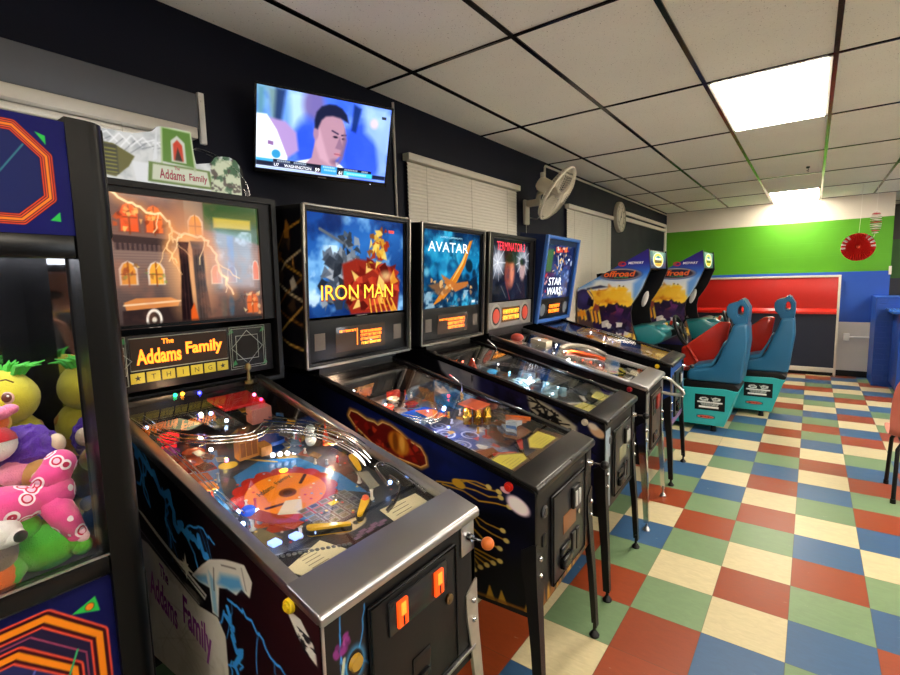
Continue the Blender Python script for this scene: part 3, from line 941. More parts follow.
# ================================================================== chair at the right edge
def shell_chair():
    t = thing('shell_chair', 'salmon plastic shell chair with black metal legs at the right edge of the tiled floor', 'chair', (.70, 2.25, 0))
    sal = mat('salmon_plastic', '#c9705f', .38, noise=.04)
    # moulded shell: profile from back top down to seat front, local y forward (away from the camera)
    prof = [(-.20, .885), (-.192, .80), (-.178, .68), (-.165, .56), (-.150, .47), (-.11, .425), (-.03, .415), (.10, .43), (.20, .435), (.235, .415)]
    wid = [.165, .205, .215, .218, .215, .215, .218, .22, .21, .185]
    rings = []
    for (y, z), w in zip(prof, wid):
        row = []
        for s in np.linspace(-1, 1, 13):
            e = abs(s) ** 2.5
            row.append((w * s, y + .035 * e * (1 if z > .5 else 0), z + (.03 * e if z < .5 else -.02 * e * (z > .86))))
        rings.append(row)
    def shellmb(dy, dz):
        mb = MB(); mb.loft([[V3(p) + V3((0, dy, dz)) for p in r] for r in rings], closed_ends=False, cyc=False); return mb
    o = shellmb(0, 0).build('seat_shell', sal, t, ang=60)
    md = o.modifiers.new('thick', 'SOLIDIFY'); md.thickness = .012; md.offset = 0
    md = o.modifiers.new('sub', 'SUBSURF'); md.levels = 1; md.render_levels = 2
    for sx in (-1, 1):
        for y0, y1 in ((-.12, -.19), (.16, .20)):
            mb = MB(); mb.tube([(sx * .14, y0, .405), (sx * .165, y0 + (y1 - y0) * .3, .36), (sx * .175, y1, .012)], .0125, 10); o = mb.build('leg', M_BLACKMT, t)
            MB().cyl((sx * .175, y1, 0), (sx * .175, y1, .03), .016, .015, 12).build('foot_cap', M_BLACK, o)
    mb = MB(); mb.tube([(-.14, -.12, .405), (.14, -.12, .405)], .011, 8); mb.tube([(-.14, .16, .405), (.14, .16, .405)], .011, 8); mb.tube([(-.14, -.12, .405), (-.14, .16, .405)], .011, 8); mb.tube([(.14, -.12, .405), (.14, .16, .405)], .011, 8)
    mb.build('under_frame', M_BLACKMT, t)
shell_chair()

# ================================================================== claw machine
def claw_machine():
    XFc, XBc, YR, YL = -1.10, -1.60, -1.831, -2.63
    t = thing('claw_machine', 'tall black and blue claw crane machine full of plush toys at the left edge', 'claw machine', (-1.35, -2.23, 0))
    o3 = V3((-1.35, -2.23, 0))
    W = lambda p: V3(p) - o3
    def bx(mb, lo, hi, bev=0): return mb.box(W(lo), W(hi), bev)
    mb = MB()
    bx(mb, (XBc, YL, 0.03), (XFc - .012, YR, .955), .006)
    mb.build('lower_cabinet', M_BLACK, t)
    mb = MB()
    bx(mb, (XBc, YL, 1.655), (XFc - .012, YR, 1.868), .006)
    mb.build('upper_cabinet', M_BLACK, t)
    # rounded front posts
    for y0, y1 in ((YR - .068, YR), (YL, YL + .068)):
        mb = MB()
        pts = []
        r = .035
        xa, xb = XFc - .085, XFc + .004
        for a in range(0, 91, 15):
            c, s = math.cos(math.radians(a)), math.sin(math.radians(a))
            pts.append((xb - r + r * c, y1 - r + r * s) if y1 == YR else (xb - r + r * c, y0 + r - r * s))
        if y1 == YR: pts += [(xa, y1), (xa, y0), (xb, y0)]
        else: pts += [(xa, y0), (xa, y1), (xb, y1)]
        mb.prism([tuple(W((p[0], p[1], 0)))[:2] for p in pts], .0, 1.872, 'z')
        mb.build('corner_post', mat('satin_black_post', '#090909', .36, noise=.15, nscale=5, spec=.2), t)
    # rear posts and roof/tray inside
    for y0, y1 in ((YR - .122, YR - .072), (YL + .072, YL + .122)):
        bx(MB(), (-1.515, y0, .955), (-1.462, y1, 1.655)).build('rear_post', M_BLACKGL, t)
    bx(MB(), (XBc, YL, .955), (-1.475, YR, 1.655)).build('back_panel', M_BLACK, t)
    bx(MB(), (-1.475, YL + .077, .96), (-1.465, YR - .077, 1.65)).build('rear_mirror', M_MIRROR, t)
    for y0, y1, nm in ((YR - .072, YR - .062, 'side_mirror'), (YL + .062, YL + .072, 'side_mirror')):
        bx(MB(), (-1.47, y0, .96), (XFc - .06, y1, 1.65)).build(nm, M_MIRROR, t)
    for y0, y1 in ((YR - .062, YR - .002), (YL + .002, YL + .062)):
        bx(MB(), (-1.48, y0, .955), (XFc - .07, y1, 1.655)).build('side_wall', M_BLACK, t)
    # window frame and glass
    gy0, gy1 = YL + .068, YR - .068
    for z0, z1 in ((.985, 1.025), (1.615, 1.66)): bx(MB(), (XFc - .03, gy0, z0), (XFc, gy1, z1), .003).build('window_frame', M_BLACKGL, t)
    mb = MB(); bx(mb, (XFc - .004, gy0, 1.023), (XFc + .0015, gy1, 1.0265)); mb.build('frame_highlight_trim', M_STEEL, t)
    bx(MB(), (XFc - .018, gy0, 1.02), (XFc - .013, gy1, 1.62)).build('front_glass', glass_mat('claw_glass', f0=.03), t)
    bx(MB(), (-1.46, gy0, .955), (XFc - .02, gy1, .97)).build('tray', mat('grey_tray', '#5c5a58', .6), t)
    bx(MB(), (-1.44, gy0 + .05, 1.635), (XFc - .05, gy1 - .02, 1.652)).build('light_bar', mat('claw_light', '#ffffff', .4, emit='#f3f5ff', es=4.0), t)
    # crane
    mb = MB()
    mb.box(W((-1.42, -2.36, 1.60)), W((-1.16, -2.33, 1.625)), .004); mb.box(W((-1.33, -2.40, 1.57)), W((-1.25, -2.29, 1.615)), .006); mb.build('gantry', M_STEEL, t)
    mb = MB(); mb.cyl(W((-1.29, -2.345, 1.57)), W((-1.29, -2.345, 1.50)), .004, seg=8); mb.cyl(W((-1.29, -2.345, 1.50)), W((-1.29, -2.345, 1.455)), .028, .022, 16); mb.build('claw_head', M_CHROME, t)
    for k in range(3):
        a = 2 * PI * k / 3 + .3
        f = lambda r, z: W((-1.29 + r * math.cos(a), -2.345 + r * math.sin(a), z))
        MB().tube([f(.02, 1.46), f(.06, 1.44), f(.075, 1.40), f(.05, 1.36), f(.03, 1.345)], .005, 8).build('claw_prong', M_CHROME, t)
    # printed panels
    yc = (gy0 + gy1) / 2
    def octo(cv, u0, u1, v0, v1, cu, cw, ws, cs, cl=False):
        pts = [(u0 + cw, v0), (u1 - cw, v0), (u1, v0 + cu), (u1, v1 - cu), (u1 - cw, v1), (u0 + cw, v1), (u0, v1 - cu), (u0, v0 + cu)]
        for w_, c in zip(ws, cs): cv.line(pts, w_, c, closed=True)
    wM, hM = gy1 - gy0, .205
    cv = Canvas(640, 200, wM, hM, '#10125e')
    cv.noise('#15196c', .6, 3, 1)
    u = lambda y: (y - gy0) / wM
    v = lambda z: (1.862 - z) / hM
    ul, ur = u(-1.931), 1 - u(-1.931)
    pts = [(ur + .065, v(1.84)), (ul - .065, v(1.84)), (ul, v(1.795)), (ul, v(1.722)), (ul - .065, v(1.681)), (ur + .065, v(1.681)), (ur, v(1.722)), (ur, v(1.795))]
    cv.poly(pts, '#1d2660')
    for k, c in enumerate(['#2f8f7a', '#c8442a', '#3a7d8e', '#2f8f7a', '#c8442a', '#3a7d8e']):
        x = .15 + k * .14
        cv.line([(max(x - .055, ur + .02), v(1.705)), (min(x + .055, ul - .02), v(1.81))], .013, c)
    for w_, c in ((.10, '#1a1048'), (.088, '#e24a22'), (.068, '#2a1038'), (.054, '#f0602a'), (.034, '#2a1038'), (.021, '#f58a2a')): cv.line(pts, w_, c, closed=True)
    for a, b_ in ((-1.944, 1.832), (-1.935, 1.694)):
        cv.poly([(u(a), v(b_ + .004)), (u(a) + .022, v(b_ - .001)), (u(a) + .022, v(b_ - .017))] if b_ > 1.8 else [(u(a), v(b_ - .012)), (u(a) + .024, v(b_ + .004)), (u(a) + .024, v(b_ - .013))], '#2fbf52')
        uu = 1 - u(a)
        cv.poly([(uu, v(b_)), (uu - .022, v(b_)), (uu - .022, v(b_ - .016))], '#2fbf52')
    picture('marquee_print', cv, flat(W((XFc + .001, gy0, 1.862)), (0, wM, 0), (0, 0, -hM)), mat('cabinet_vinyl', rough=.4, attr=True, spec=.1), t)
    zt, hL = .978, .62
    cv = Canvas(420, 340, wM, hL, '#10124a')
    cv.noise('#161a58', .5, 3, 1)
    v = lambda z: (zt - z) / hL
    def pan(o, z0, z1):
        ul, ur = u(-1.928 - o), 1 - u(-1.928 - o)
        return [(ur + .12 * 1, v(z1)), (ul - .12, v(z1)), (ul - .0, v(z1 - .082)), (ul, v(z0 + .08)), (ul - .11, v(z0)), (ur + .11, v(z0)), (ur, v(z0 + .08)), (ur, v(z1 - .082))]
    p1, p2 = pan(0, .46, .945), pan(.045, .50, .90)
    cv.poly(p1, '#241c3a'); cv.poly(p2, '#2a2c5e')
    for p, ws in ((p1, (.052, .044, .040, .020)), (p2, (.048, .040, .036, .018))):
        for w_, c in zip(ws, ('#e8503a', '#e8503a', '#3a0f18', '#f58a1c')): cv.line(p, w_, c, closed=True)
    cv.line(pan(.024, .485, .922), .004, '#b0486a', closed=True)
    for k in range(7):
        x = .2 + k * .1
        cv.line([(x - .1, .75), (x + .1, .2)], .006, ['#3aa86a', '#a03a5a', '#5a60b8'][k % 3])
    for m_ in (0, 1):
        f = (lambda a: a) if not m_ else (lambda a: 1 - a)
        cv.poly([(f(u(-1.968)), v(.929)), (f(u(-1.928)), v(.946)), (f(u(-1.922)), v(.912))], '#2fb84c')
        cv.ell(f(u(-1.9385)), v(.929), .012, .0125, '#20301c'); cv.ell(f(u(-1.9385)), v(.929), .0105, .011, '#f08a24')
    picture('lower_print', cv, flat(W((XFc - .0105, gy0, zt)), (0, wM, 0), (0, 0, -hL)), mat('cabinet_vinyl', rough=.4, attr=True, spec=.1), t)
    mb = MB()
    bx(mb, (XFc - .02, YL + .16, .50), (XFc - .006, YL + .42, .74), .004); mb.build('prize_door', M_BLACKGL, t)
    mb = MB(); bx(mb, (XFc - .02, YL + .02, 0), (XFc - .012, YR - .02, .35)); mb.build('kick_plate', M_BLACKMT, t)
claw_machine()

# ---- plush toys (world coordinates; each toy is a thing of its own)
def plush_mat(key, c, bump=.5):
    m = mat(key, c, .9, noise=.18, nscale=60, bump=bump * 1.6, bscale=420, spec=.1)
    b = m.node_tree.nodes['Principled BSDF']
    b.inputs['Sheen Weight'].default_value = .25
    return m
def orient(d, up=(0, 0, 1)):
    """matrix whose local +x looks along d"""
    x = V3(d).normalized(); z = V3(up) - x * x.dot(V3(up)); z.normalize(); y = z.cross(x)
    return Matrix((x, y, z)).transposed().to_4x4()
def ellip(mb, c, r, M=None, seg=20, mi=0): return mb.sphere(c, r, M, seg, mi)

def plush(name, label, c, d, up=(0, 0, 1)):
    t = thing(name, label, 'plush toy', c, group='plush toys in the claw machine')
    Mx = Matrix.Translation(c) @ orient(d, up)
    t.matrix_world = Mx @ Matrix.Scale(1.06, 4)
    return t
def eye_parts(t, y, z, x, s=1.0, iris='#6a3a2c', ring='#e8b8a8'):
    e = MB().sphere((x, y, z), (.005 * s, .0115 * s, .012 * s)).build('eye', plush_mat('eye_ring_' + ring[1:], ring, 0), t)
    MB().sphere((x + .003 * s, y, z + .001 * s), (.004 * s, .0085 * s, .0095 * s)).build('iris', mat('iris_' + iris[1:], iris, .3), e)
    MB().sphere((x + .006 * s, y + .003 * s, z + .004 * s), .0022 * s).build('glint', M_WHITEPL, e)
    return e

yel = plush_mat('yellow_plush', '#d9cc3a')
t = plush('chick_plush', 'yellow round-headed chick plush with orange beak and green tuft', (-1.365, -1.987, 1.330), (.86, -.50, .10), (.15, 0, 1))
mb = MB(); ellip(mb, (0, 0, 0), (.060, .066, .057), seg=28); mb.noise(.003, 14); mb.build('head', yel, t, ang=180)
mb = MB(); ellip(mb, (-.035, .01, -.085), (.05, .055, .055), seg=20); mb.build('body', yel, t, ang=180)
for s in (-1, 1):
    eye_parts(t, s * .031, .006, .051)
    MB().tube([(.050, s * .040, .036), (.056, s * .030, .042), (.057, s * .022, .040)], .0016, 6).build('eyebrow', mat('brow_brown', '#6b4a1c', .8), t)
MB().sphere((.063, 0, -.012), (.020, .020, .012)).build('beak', plush_mat('orange_plush', '#e0641c'), t)
mb = MB()
for k in range(26):
    a = random.uniform(0, 2 * PI); r = random.uniform(0, .03)
    mb.tube([(r * math.cos(a) * .6, .02 + r * math.sin(a), .050), (r * math.cos(a), .024 + r * math.sin(a) * 1.4, .066), (r * math.cos(a) * 1.4, .034 + r * math.sin(a) * 2.2, .066 + random.uniform(0, .012))], [.005, .004, .001], 5)
mb.build('green_tuft', plush_mat('green_tuft_fur', '#58c84a'), t)

pur = plush_mat('purple_plush', '#5f2db0', 1.0)
t = plush('fuzzy_plush', 'fuzzy purple plush with cream feet below the yellow chick', (-1.275, -1.968, 1.226), (.95, .05, .1))
mb = MB(); b = bmesh.new(); bmesh.ops.create_icosphere(b, subdivisions=5, radius=1); b.transform(Matrix.Diagonal((.05, .050, .053, 1)))
me = bpy.data.meshes.new('x'); b.to_mesh(me); b.free(); mb.bm.from_mesh(me); bpy.data.meshes.remove(me)
mb.noise(.0075, 75, 3); mb.build('body', pur, t, ang=180)
crm = plush_mat('cream_plush', '#d8c3a4')
for p in ((.030, .037, .008), (.038, .026, -.034)):
    MB().sphere(p, (.018, .015, .019)).build('foot', crm, t)
MB().box((.005, -.034, .048), (.008, -.018, .072), .001, M=Matrix.Rotation(.3, 4, 'X')).build('sewn_tag', mat('white_tag', '#e8e6e0', .7), t)

def heart_material():
    m = plush_mat('pink_heart_plush', '#e04a8e', .3)
    N, L = m.node_tree.nodes, m.node_tree.links
    b = N['Principled BSDF']
    tc = N.new('ShaderNodeTexCoord')
    vo = N.new('ShaderNodeTexVoronoi'); vo.inputs['Scale'].default_value = 33
    L.new(tc.outputs['Object'], vo.inputs['Vector'])
    src = b.inputs['Base Color'].links[0].from_socket
    rp = N.new('ShaderNodeValToRGB'); rp.color_ramp.interpolation = 'CONSTANT'
    E_ = rp.color_ramp.elements
    E_[0].position = 0; E_[0].color = (*lin(rgb('#f3c4da')), 1)
    E_[1].position = .20; E_[1].color = (*lin(rgb('#c81e4a')), 1)
    e = E_.new(.30); e.color = (*lin(rgb('#fae6ee')), 1)
    e = E_.new(.42); e.color = (0, 0, 0, 1)
    L.new(vo.outputs['Distance'], rp.inputs['Fac'])
    gt = N.new('ShaderNodeMath'); gt.operation = 'LESS_THAN'; gt.inputs[1].default_value = .42
    L.new(vo.outputs['Distance'], gt.inputs[0])
    mx = N.new('ShaderNodeMix'); mx.data_type = 'RGBA'
    L.new(gt.outputs[0], mx.inputs['Factor']); L.new(src, mx.inputs['A']); L.new(rp.outputs['Color'], mx.inputs['B'])
    L.new(mx.outputs['Result'], b.inputs['Base Color'])
    return m
hm = heart_material()
t = plush('heart_print_plush', 'pink plush with heart print lying across the pile', (-1.184, -1.996, 1.150), (1, 0, .1))
mb = MB(); ellip(mb, (0, -.03, .004), (.036, .062, .034), Matrix.Rotation(-.15, 4, 'X'), 24); ellip(mb, (.0, .035, .004), (.034, .036, .040), None, 22); mb.noise(.004, 16); mb.build('body', hm, t, ang=180)
mb = MB(); mb.tube([(.01, .03, -.005), (.018, .045, -.045), (.022, .056, -.075)], [.026, .024, .018], 14); ellip(mb, (.022, .057, -.078), (.018, .018, .016)); mb.build('leg', hm, t, ang=180)
mb = MB(); mb.tube([(.0, .03, .02), (.0, .05, .05)], [.03, .026], 14); ellip(mb, (0, .053, .055), (.027, .027, .027)); mb.build('arm', hm, t, ang=180)
MB().sphere((.028, .064, -.086), (.012, .012, .012)).build('foot_patch', plush_mat('pale_pink_plush', '#f0c8d4'), t)
t = plush('bear_plush', 'tan bear plush face with pink ear peeking out behind the heart-print plush', (-1.235, -1.955, 1.187), (1, .1, .25))
MB().sphere((0, 0, 0), (.035, .042, .030), None, 22).build('head', plush_mat('tan_plush', '#b98a4c'), t, ang=180)
MB().sphere((.026, -.006, -.004), (.018, .024, .014)).build('muzzle', plush_mat('oat_plush', '#dcc4a0'), t, ang=180)
MB().tube([(.044, -.022, -.006), (.046, -.006, -.002), (.045, .01, -.004)], .0012, 5).build('mouth_stitch', mat('dark_thread', '#3a2418', .8), t)
MB().sphere((.0, -.042, .012), (.014, .030, .024)).build('ear', plush_mat('pink_plush', '#e08aa8'), t, ang=180)
eye_parts(t, .020, .016, .028, .7, '#2a1a14', '#efe4d0')

grn = plush_mat('green_plush', '#46b034')
t = plush('frog_plush', 'bright green frog plush at the bottom front of the pile', (-1.178, -1.990, 1.055), (1, -.1, .1))
mb = MB(); ellip(mb, (-.01, .012, .0), (.042, .058, .046), None, 26); ellip(mb, (.0, -.016, .045), (.026, .026, .024)); mb.noise(.003, 14); mb.build('body', grn, t, ang=180)
mb = MB(); mb.tube([(.0, -.03, -.01), (.018, -.05, -.03), (.026, -.062, -.042)], [.022, .020, .016], 14); ellip(mb, (.027, -.063, -.043), .016); mb.build('leg', grn, t, ang=180)
mb = MB(); mb.tube([(.0, .04, .01), (.018, .058, -.012)], [.022, .018], 14); ellip(mb, (.019, .059, -.014), .018); mb.build('arm', grn, t, ang=180)
wht = plush_mat('white_plush', '#e6e4de')
t = plush('puppy_plush', 'white puppy plush head with black nose left of the green frog', (-1.165, -2.047, 1.115), (.9, .35, -.1))
MB().sphere((0, 0, 0), (.034, .032, .029), None, 22).build('head', wht, t, ang=180)
MB().sphere((.022, .006, -.004), (.020, .019, .015)).build('muzzle', wht, t, ang=180)
MB().sphere((.040, .008, -.001), (.008, .011, .010)).build('nose', plush_mat('black_nose', '#121214', .1), t)
MB().sphere((-.02, -.01, -.04), (.05, .045, .04), None, 20).build('body', plush_mat('grey_plush', '#77685c'), t, ang=180)
t = plush('ball_plush', 'white plush with red cap beside the purple plush', (-1.235, -2.03, 1.262), (1, .2, .2))
MB().sphere((0, 0, 0), (.036, .038, .032), None, 22).build('body', wht, t, ang=180)
MB().lathe([(.0385, .004), (.036, .016), (.026, .028), (.0, .034)], None, 22).build('red_cap', plush_mat('red_plush', '#b8202a'), t, ang=180)
t = plush('orange_slice_plush', 'orange fruit-slice plush with yellow rind under the pink blob', (-1.25, -2.02, 1.302), (1, .1, .3))
MB().sphere((0, 0, 0), (.014, .027, .024), None, 20).build('rind', plush_mat('yellow_rind', '#e8c24a'), t, ang=180)
MB().sphere((.006, 0, 0), (.010, .022, .019), None, 20).build('pulp', plush_mat('orange_pulp', '#e2763c'), t, ang=180)
t = plush('pink_plush', 'small plain pink plush at the left edge below the chick beak', (-1.24, -2.017, 1.322), (1, 0, 0))
mb = MB(); ellip(mb, (0, 0, 0), (.018, .026, .013), None, 18); ellip(mb, (0, .02, .004), (.014, .014, .010), None, 14); mb.build('body', plush_mat('pink_plush2', '#e880a0'), t, ang=180)
# toys further back and left that fill the tray
for k, (c, colr, nm, lb) in enumerate([
    ((-1.385, -1.965, 1.21), '#c89030', 'amber', 'amber plush ball behind the purple plush'), ((-1.36, -2.06, 1.19), '#7a4a9a', 'violet', 'violet plush ball in the back row of the toy pile'),
    ((-1.36, -1.975, 1.10), '#8a5030', 'brown', 'brown plush ball behind the heart-print plush'), ((-1.30, -2.06, 1.08), '#b83a3a', 'crimson', 'crimson plush ball behind the white puppy'),
    ((-1.29, -1.97, 1.03), '#3a6ab0', 'blue', 'blue plush ball behind the green frog'), ((-1.18, -2.065, 1.028), '#d8601c', 'rust', 'rust-orange plush ball under the white puppy'),
    ((-1.25, -2.16, 1.06), '#c8b43a', 'mustard', 'mustard plush ball left of the white puppy'), ((-1.30, -2.16, 1.19), '#e0a0b8', 'rose', 'rose plush ball left of the white plush with red cap')]):
    t = plush('round_plush', lb, c, (1, 0, .1))
    MB().sphere((0, 0, 0), (.044, .046, .048 if k not in (5,) else .042), None, 20).build('body', plush_mat(nm + '_plush_ball', colr), t, ang=180)
    for s in (-1, 1): MB().sphere((.004, s * .034, .040), (.012, .016, .016)).build('ear', plush_mat(nm + '_plush_ball', colr), t)

# ================================================================== pinball machines
class Pin:
    """local frame: x = 0 at the cabinet front (player side), negative towards the wall; y across; z up"""
    HW = .28
    L = 1.265
    def __init__(s, name, label, loc, rz, pf=(.035, .20), base=.89, slope=.26, zb=1.20, hb=.69, lean=.06, bw=.345, leg='black', rail='black', zbot=.43):
        s.t = thing(name, label, 'pinball machine', loc, rz, 'pinball machines along the window wall')
        s.base, s.slope, s.zb, s.hb, s.bw, s.zbot = base, slope, zb, hb, bw, zbot
        s.rail = rail
        s.legm = {'black': M_BLACKMT, 'chrome': M_CHROME, 'worn': M_WORNST}[leg]
        s.lean = lean
        s.pfa = pf
        s.ah = .030 if pf[0] > .04 else 0
    def zr(s, d): return s.base + s.slope * min(d, 1.06)
    def zp(s, d): return s.base - s.pfa[0] + s.pfa[1] * d
    # ---------------- cabinet
    def cabinet(s, m, inner='#17171a', side_cv=None):
        hw = s.HW
        L_ = s.L
        prof = [(0, s.zbot), (0, s.base), (-1.06, s.zr(1.06)), (-L_, s.zr(1.06)), (-L_, s.zbot - .03)]
        mb = MB()
        for y0, y1 in ((-hw, -hw + .018), (hw - .018, hw)): mb.prism(prof, y0, y1, 'y')
        mb.box((-.02, -hw + .001, s.zbot), (0, hw - .001, s.base - .001)); mb.box((-L_ + .001, -hw + .001, s.zbot - .03), (-L_ + .02, hw - .001, s.zr(1.06) - .002))
        mb.box((-L_ + .02, -hw + .002, s.zbot - .02), (-.02, hw - .002, s.zbot + .01))
        mb.box((-L_ + .02, -hw + .002, s.zr(1.06) - .03), (-1.07, hw - .002, s.zr(1.06) - .001))
        s.cab = mb.build('cabinet', m, s.t, flat=True)
        if side_cv is not None:
            def fn(u, v, y=-hw - .0008):
                x = -(L_ - .002) + u * (L_ - .004)
                u = (x + 1.328) / 1.326
                top = s.base + s.slope * np.minimum(-x, 1.06)
                bot = s.zbot - .03 * (1 - u)
                return np.stack([x, np.full_like(x, y), top + (bot - top) * v], -1)
            uvs = lambda u, v: ((-(L_ - .002) + u * (L_ - .004) + 1.328) / 1.326, v)
            picture('side_print', side_cv, fn, M_PRINT, s.cab, uvfn=uvs)
            picture('side_print', side_cv, lambda u, v: fn(u, v, hw + .0008), M_PRINT, s.cab, nx=side_cv.nx // 2, ny=side_cv.ny // 2, uvfn=uvs)
        # side rails, lockbar, glass
        rm = M_STEEL if s.rail == 'steel' else M_BLACKGL
        for sg in (-1, 1):
            a, b = sorted((sg * (hw + .006), sg * (hw - .026)))
            MB().prism([(.0, s.base - .022), (.0, s.base + .008), (-1.05, s.zr(1.05) + .008), (-1.05, s.zr(1.05) - .022)], a, b, 'y', .004).build('side_rail', rm, s.t)
        lw = .095 if s.rail == 'steel' else .085
        mb = MB()
        mb.prism([(.014, s.base - .022), (.016, s.base - .004), (.008, s.base + .006), (-lw, s.base + s.slope * lw + .010), (-lw, s.base + s.slope * lw - .002), (0, s.base - .01)], -hw - .009, hw + .009, 'y', .004, 3)
        mb.build('lockbar', mat('lockbar_steel', '#b9b8ba', .34, metal=1, noise=.03) if s.rail == 'steel' else mat('lockbar_dark', '#3f3e3d', .30, metal=.85, noise=.03), s.t)
        MB().prism([(-lw, s.zr(lw) - .002), (-1.055, s.zr(1.055) - .002), (-1.055, s.zr(1.055) - .007), (-lw, s.zr(lw) - .007)], -hw + .024, hw - .024, 'y').build('playfield_glass', M_PFGLASS, s.t)
        # legs
        for sx in (0, 1):
            for sg in (-1, 1):
                s.leg(sx, sg)
    def leg(s, back, sg):
        hw = s.HW
        ztop = .68 if not back else .62
        cx, cy = (.004 if not back else -s.L - .003), sg * (hw + .004)
        ix = -1 if not back else 1
        fx, fy = (.03 if not back else -.02), sg * .012
        rings = []
        for z, w, k in ((ztop, .012, 0), (ztop - .03, .055, 0), (ztop - .10, .055, .05), (ztop - .16, .046, .12), (.30, .036, .6), (.05, .030, 1)):
            x, y = cx + fx * k, cy + fy * k
            th = .006
            rings.append([(x, y, z), (x + ix * w, y, z), (x + ix * w, y - sg * th, z), (x + ix * th, y - sg * th, z), (x + ix * th, y - sg * w, z), (x, y - sg * w, z)])
        o = MB().loft(rings).build('leg', s.legm, s.t, ang=25)
        x, y = cx + fx + ix * .014, cy + fy - sg * .014
        MB().lathe([(.021, 0), (.022, .008), (.012, .022), (.007, .028), (.007, .075), (0, .075)], Matrix.Translation((x, y, 0)), 14).build('leg_leveler', M_BLACKMT if s.legm is M_BLACKMT else M_STEEL, o)
        if not back:
            mb = MB()
            for z in (ztop - .055, ztop - .115):
                mb.sphere((cx + .004, cy - sg * .026, z), .0095, seg=10)
            mb.build('leg_bolt_stud', M_CHROME, o)
    # ---------------- backbox (own local frame: x=0 front face, z=0 bottom)
    def backbox(s, m, trim=None, art=None, art_z=(.215, .66), art_w=.315, panel=None, depth=.245):
        B = MB()
        w, h = s.bw, s.hb
        B.box((-depth, -w, 0), (0, -w + .02, h)); B.box((-depth, w - .02, 0), (0, w, h))
        B.box((-depth, -w + .02, h - .02), (0, w - .02, h)); B.box((-depth, -w + .02, 0), (0, w - .02, .018)); B.box((-depth, -w + .02, .018), (-depth + .015, w - .02, h - .02))
        # recessed surround
        z0, z1 = art_z
        B.box((-.06, -w + .02, z1), (-.012, w - .02, h - .02)); B.box((-.06, -w + .02, z0), (-.012, -art_w, z1)); B.box((-.06, art_w, z0), (-.012, w - .02, z1))
        o = B.build('backbox', m, s.t, flat=True)
        o.location = (-1.02, 0, s.zb); o.rotation_euler = (0, s.lean, 0)
        s.bb = o
        n = MB().box((-1.24, -s.bw + .10, s.zr(1.06) - .01), (-1.06, s.bw - .10, s.zb + .012)); n.build('neck', m, s.t, flat=True)
        if trim:
            mb = MB()
            for y in (-w, w): mb.box((-.010, y - .006 if y < 0 else y - .005, 0), (.006, y + .005 if y < 0 else y + .006, h), .002)
            for z in (0, h): mb.box((-.010, -w, z - .006), (.006, w, z + .005), .002)
            mb.build('edge_trim', trim, o)
        if art is not None:
            bg = picture('backglass_print', art, flat((-.022, -art_w, z1), (0, 2 * art_w, 0), (0, 0, -(z1 - z0))), M_BACKLIT, o)
            MB().box((-.055, -art_w, z0), (-.026, art_w, z1)).build('light_box', M_BLACK, o)
            s.bg = bg
        return o
    def bt(s, name, st, y, z, h, m, w=None, x=-.0215, **k):
        return text(name, st, (x, y, z), (0, 1, 0), (0, 0, 1), h, m, s.bb, w, ext=.0015, **k)
    # ---------------- front hardware
    def flipper_buttons(s, c, z=None, x=-.095):
        for sg in (-1, 1):
            zz = s.zr(-x) - .042 if z is None else z
            mb = MB(); mb.cyl((x, sg * (s.HW - .005), zz), (x, sg * (s.HW + .010), zz), .017, .016, 20, bev=.003)
            mb.cyl((x, sg * (s.HW + .009), zz), (x, sg * (s.HW + .014), zz), .010, .009, 16)
            mb.build('flipper_button', c, s.t)
    def plunger(s, knob='#d9732f', plate=M_STEEL, y=.235, z=.825):
        MB().box((0, y - .032, z - .05), (.005, y + .032, z + .05), .002).build('plunger_plate', plate, s.t)
        mb = MB(); mb.cyl((.004, y, z), (.022, y, z), .014, .010, 16); mb.cyl((.02, y, z), (.06, y, z), .0045, seg=10); o = mb.build('plunger_rod', M_CHROME, s.t)
        MB().sphere((.072, y, z), .0185).build('plunger_knob', mat('knob_' + knob[1:], knob, .3), o)
    def door(s, z0, z1, y0, y1, m=None):
        m = m or M_BLACKMT
        mb = MB()
        mb.box((0, y0, z0), (.010, y1, z1), .008, 3); 
        o = mb.build('coin_door', m, s.t)
        mb = MB()
        for a in (0,):
            pts = [(y0 + .004, z0 + .004), (y1 - .004, z0 + .004), (y1 - .004, z1 - .004), (y0 + .004, z1 - .004)]
            mb.tube([(.010, p[0], p[1]) for p in pts], .004, 8, closed=True)
        mb.build('door_rim', M_BLACKGL, o)
        return o
    # ---------------- playfield
    def playfield(s, cv):
        MB().prism([(-.02, s.zp(.02) - .014), (-.02, s.zp(.02) - .001), (-1.045, s.zp(1.045) - .001), (-1.045, s.zp(1.045) - .014)], -s.HW + .02, s.HW - .02, 'y').build('playfield', mat('ply_edge', '#8a6a45', .5), s.t)
        s.pf = bpy.data.objects[[o.name for o in s.t.children if o.name.startswith('playfield') and 'glass' not in o.name][0]]
        def fn(u, v):
            d = 1.045 - 1.02 * v
            return np.stack([-d, (u * 2 - 1) * (s.HW - .021), s.base - s.pfa[0] + s.pfa[1] * d], -1)
        picture('playfield_print', cv, fn, M_PLAYF, s.pf)
        MB().box((-1.058, -s.HW + .02, s.zp(1.05) - .02), (-1.046, s.HW - .02, s.zr(1.05) - .012)).build('back_board', M_BLACKGL, s.pf)
        MB().box((-.105, -s.HW + .02, s.zp(.1) - .05), (-.02, s.HW - .02, s.zp(.02) - .004)).build('front_block', M_BLACK, s.pf)
    def P(s, d, y, h=0): return V3((-d, y, s.zp(d) + h))
    def lamp(s, d, y, c, e=6, r=.006, h=.02, key=None):
        MB().sphere(s.P(d, y, h), r, seg=10).build('lamp', glow('lamp_' + c[1:] + str(e), c, e), s.pf)
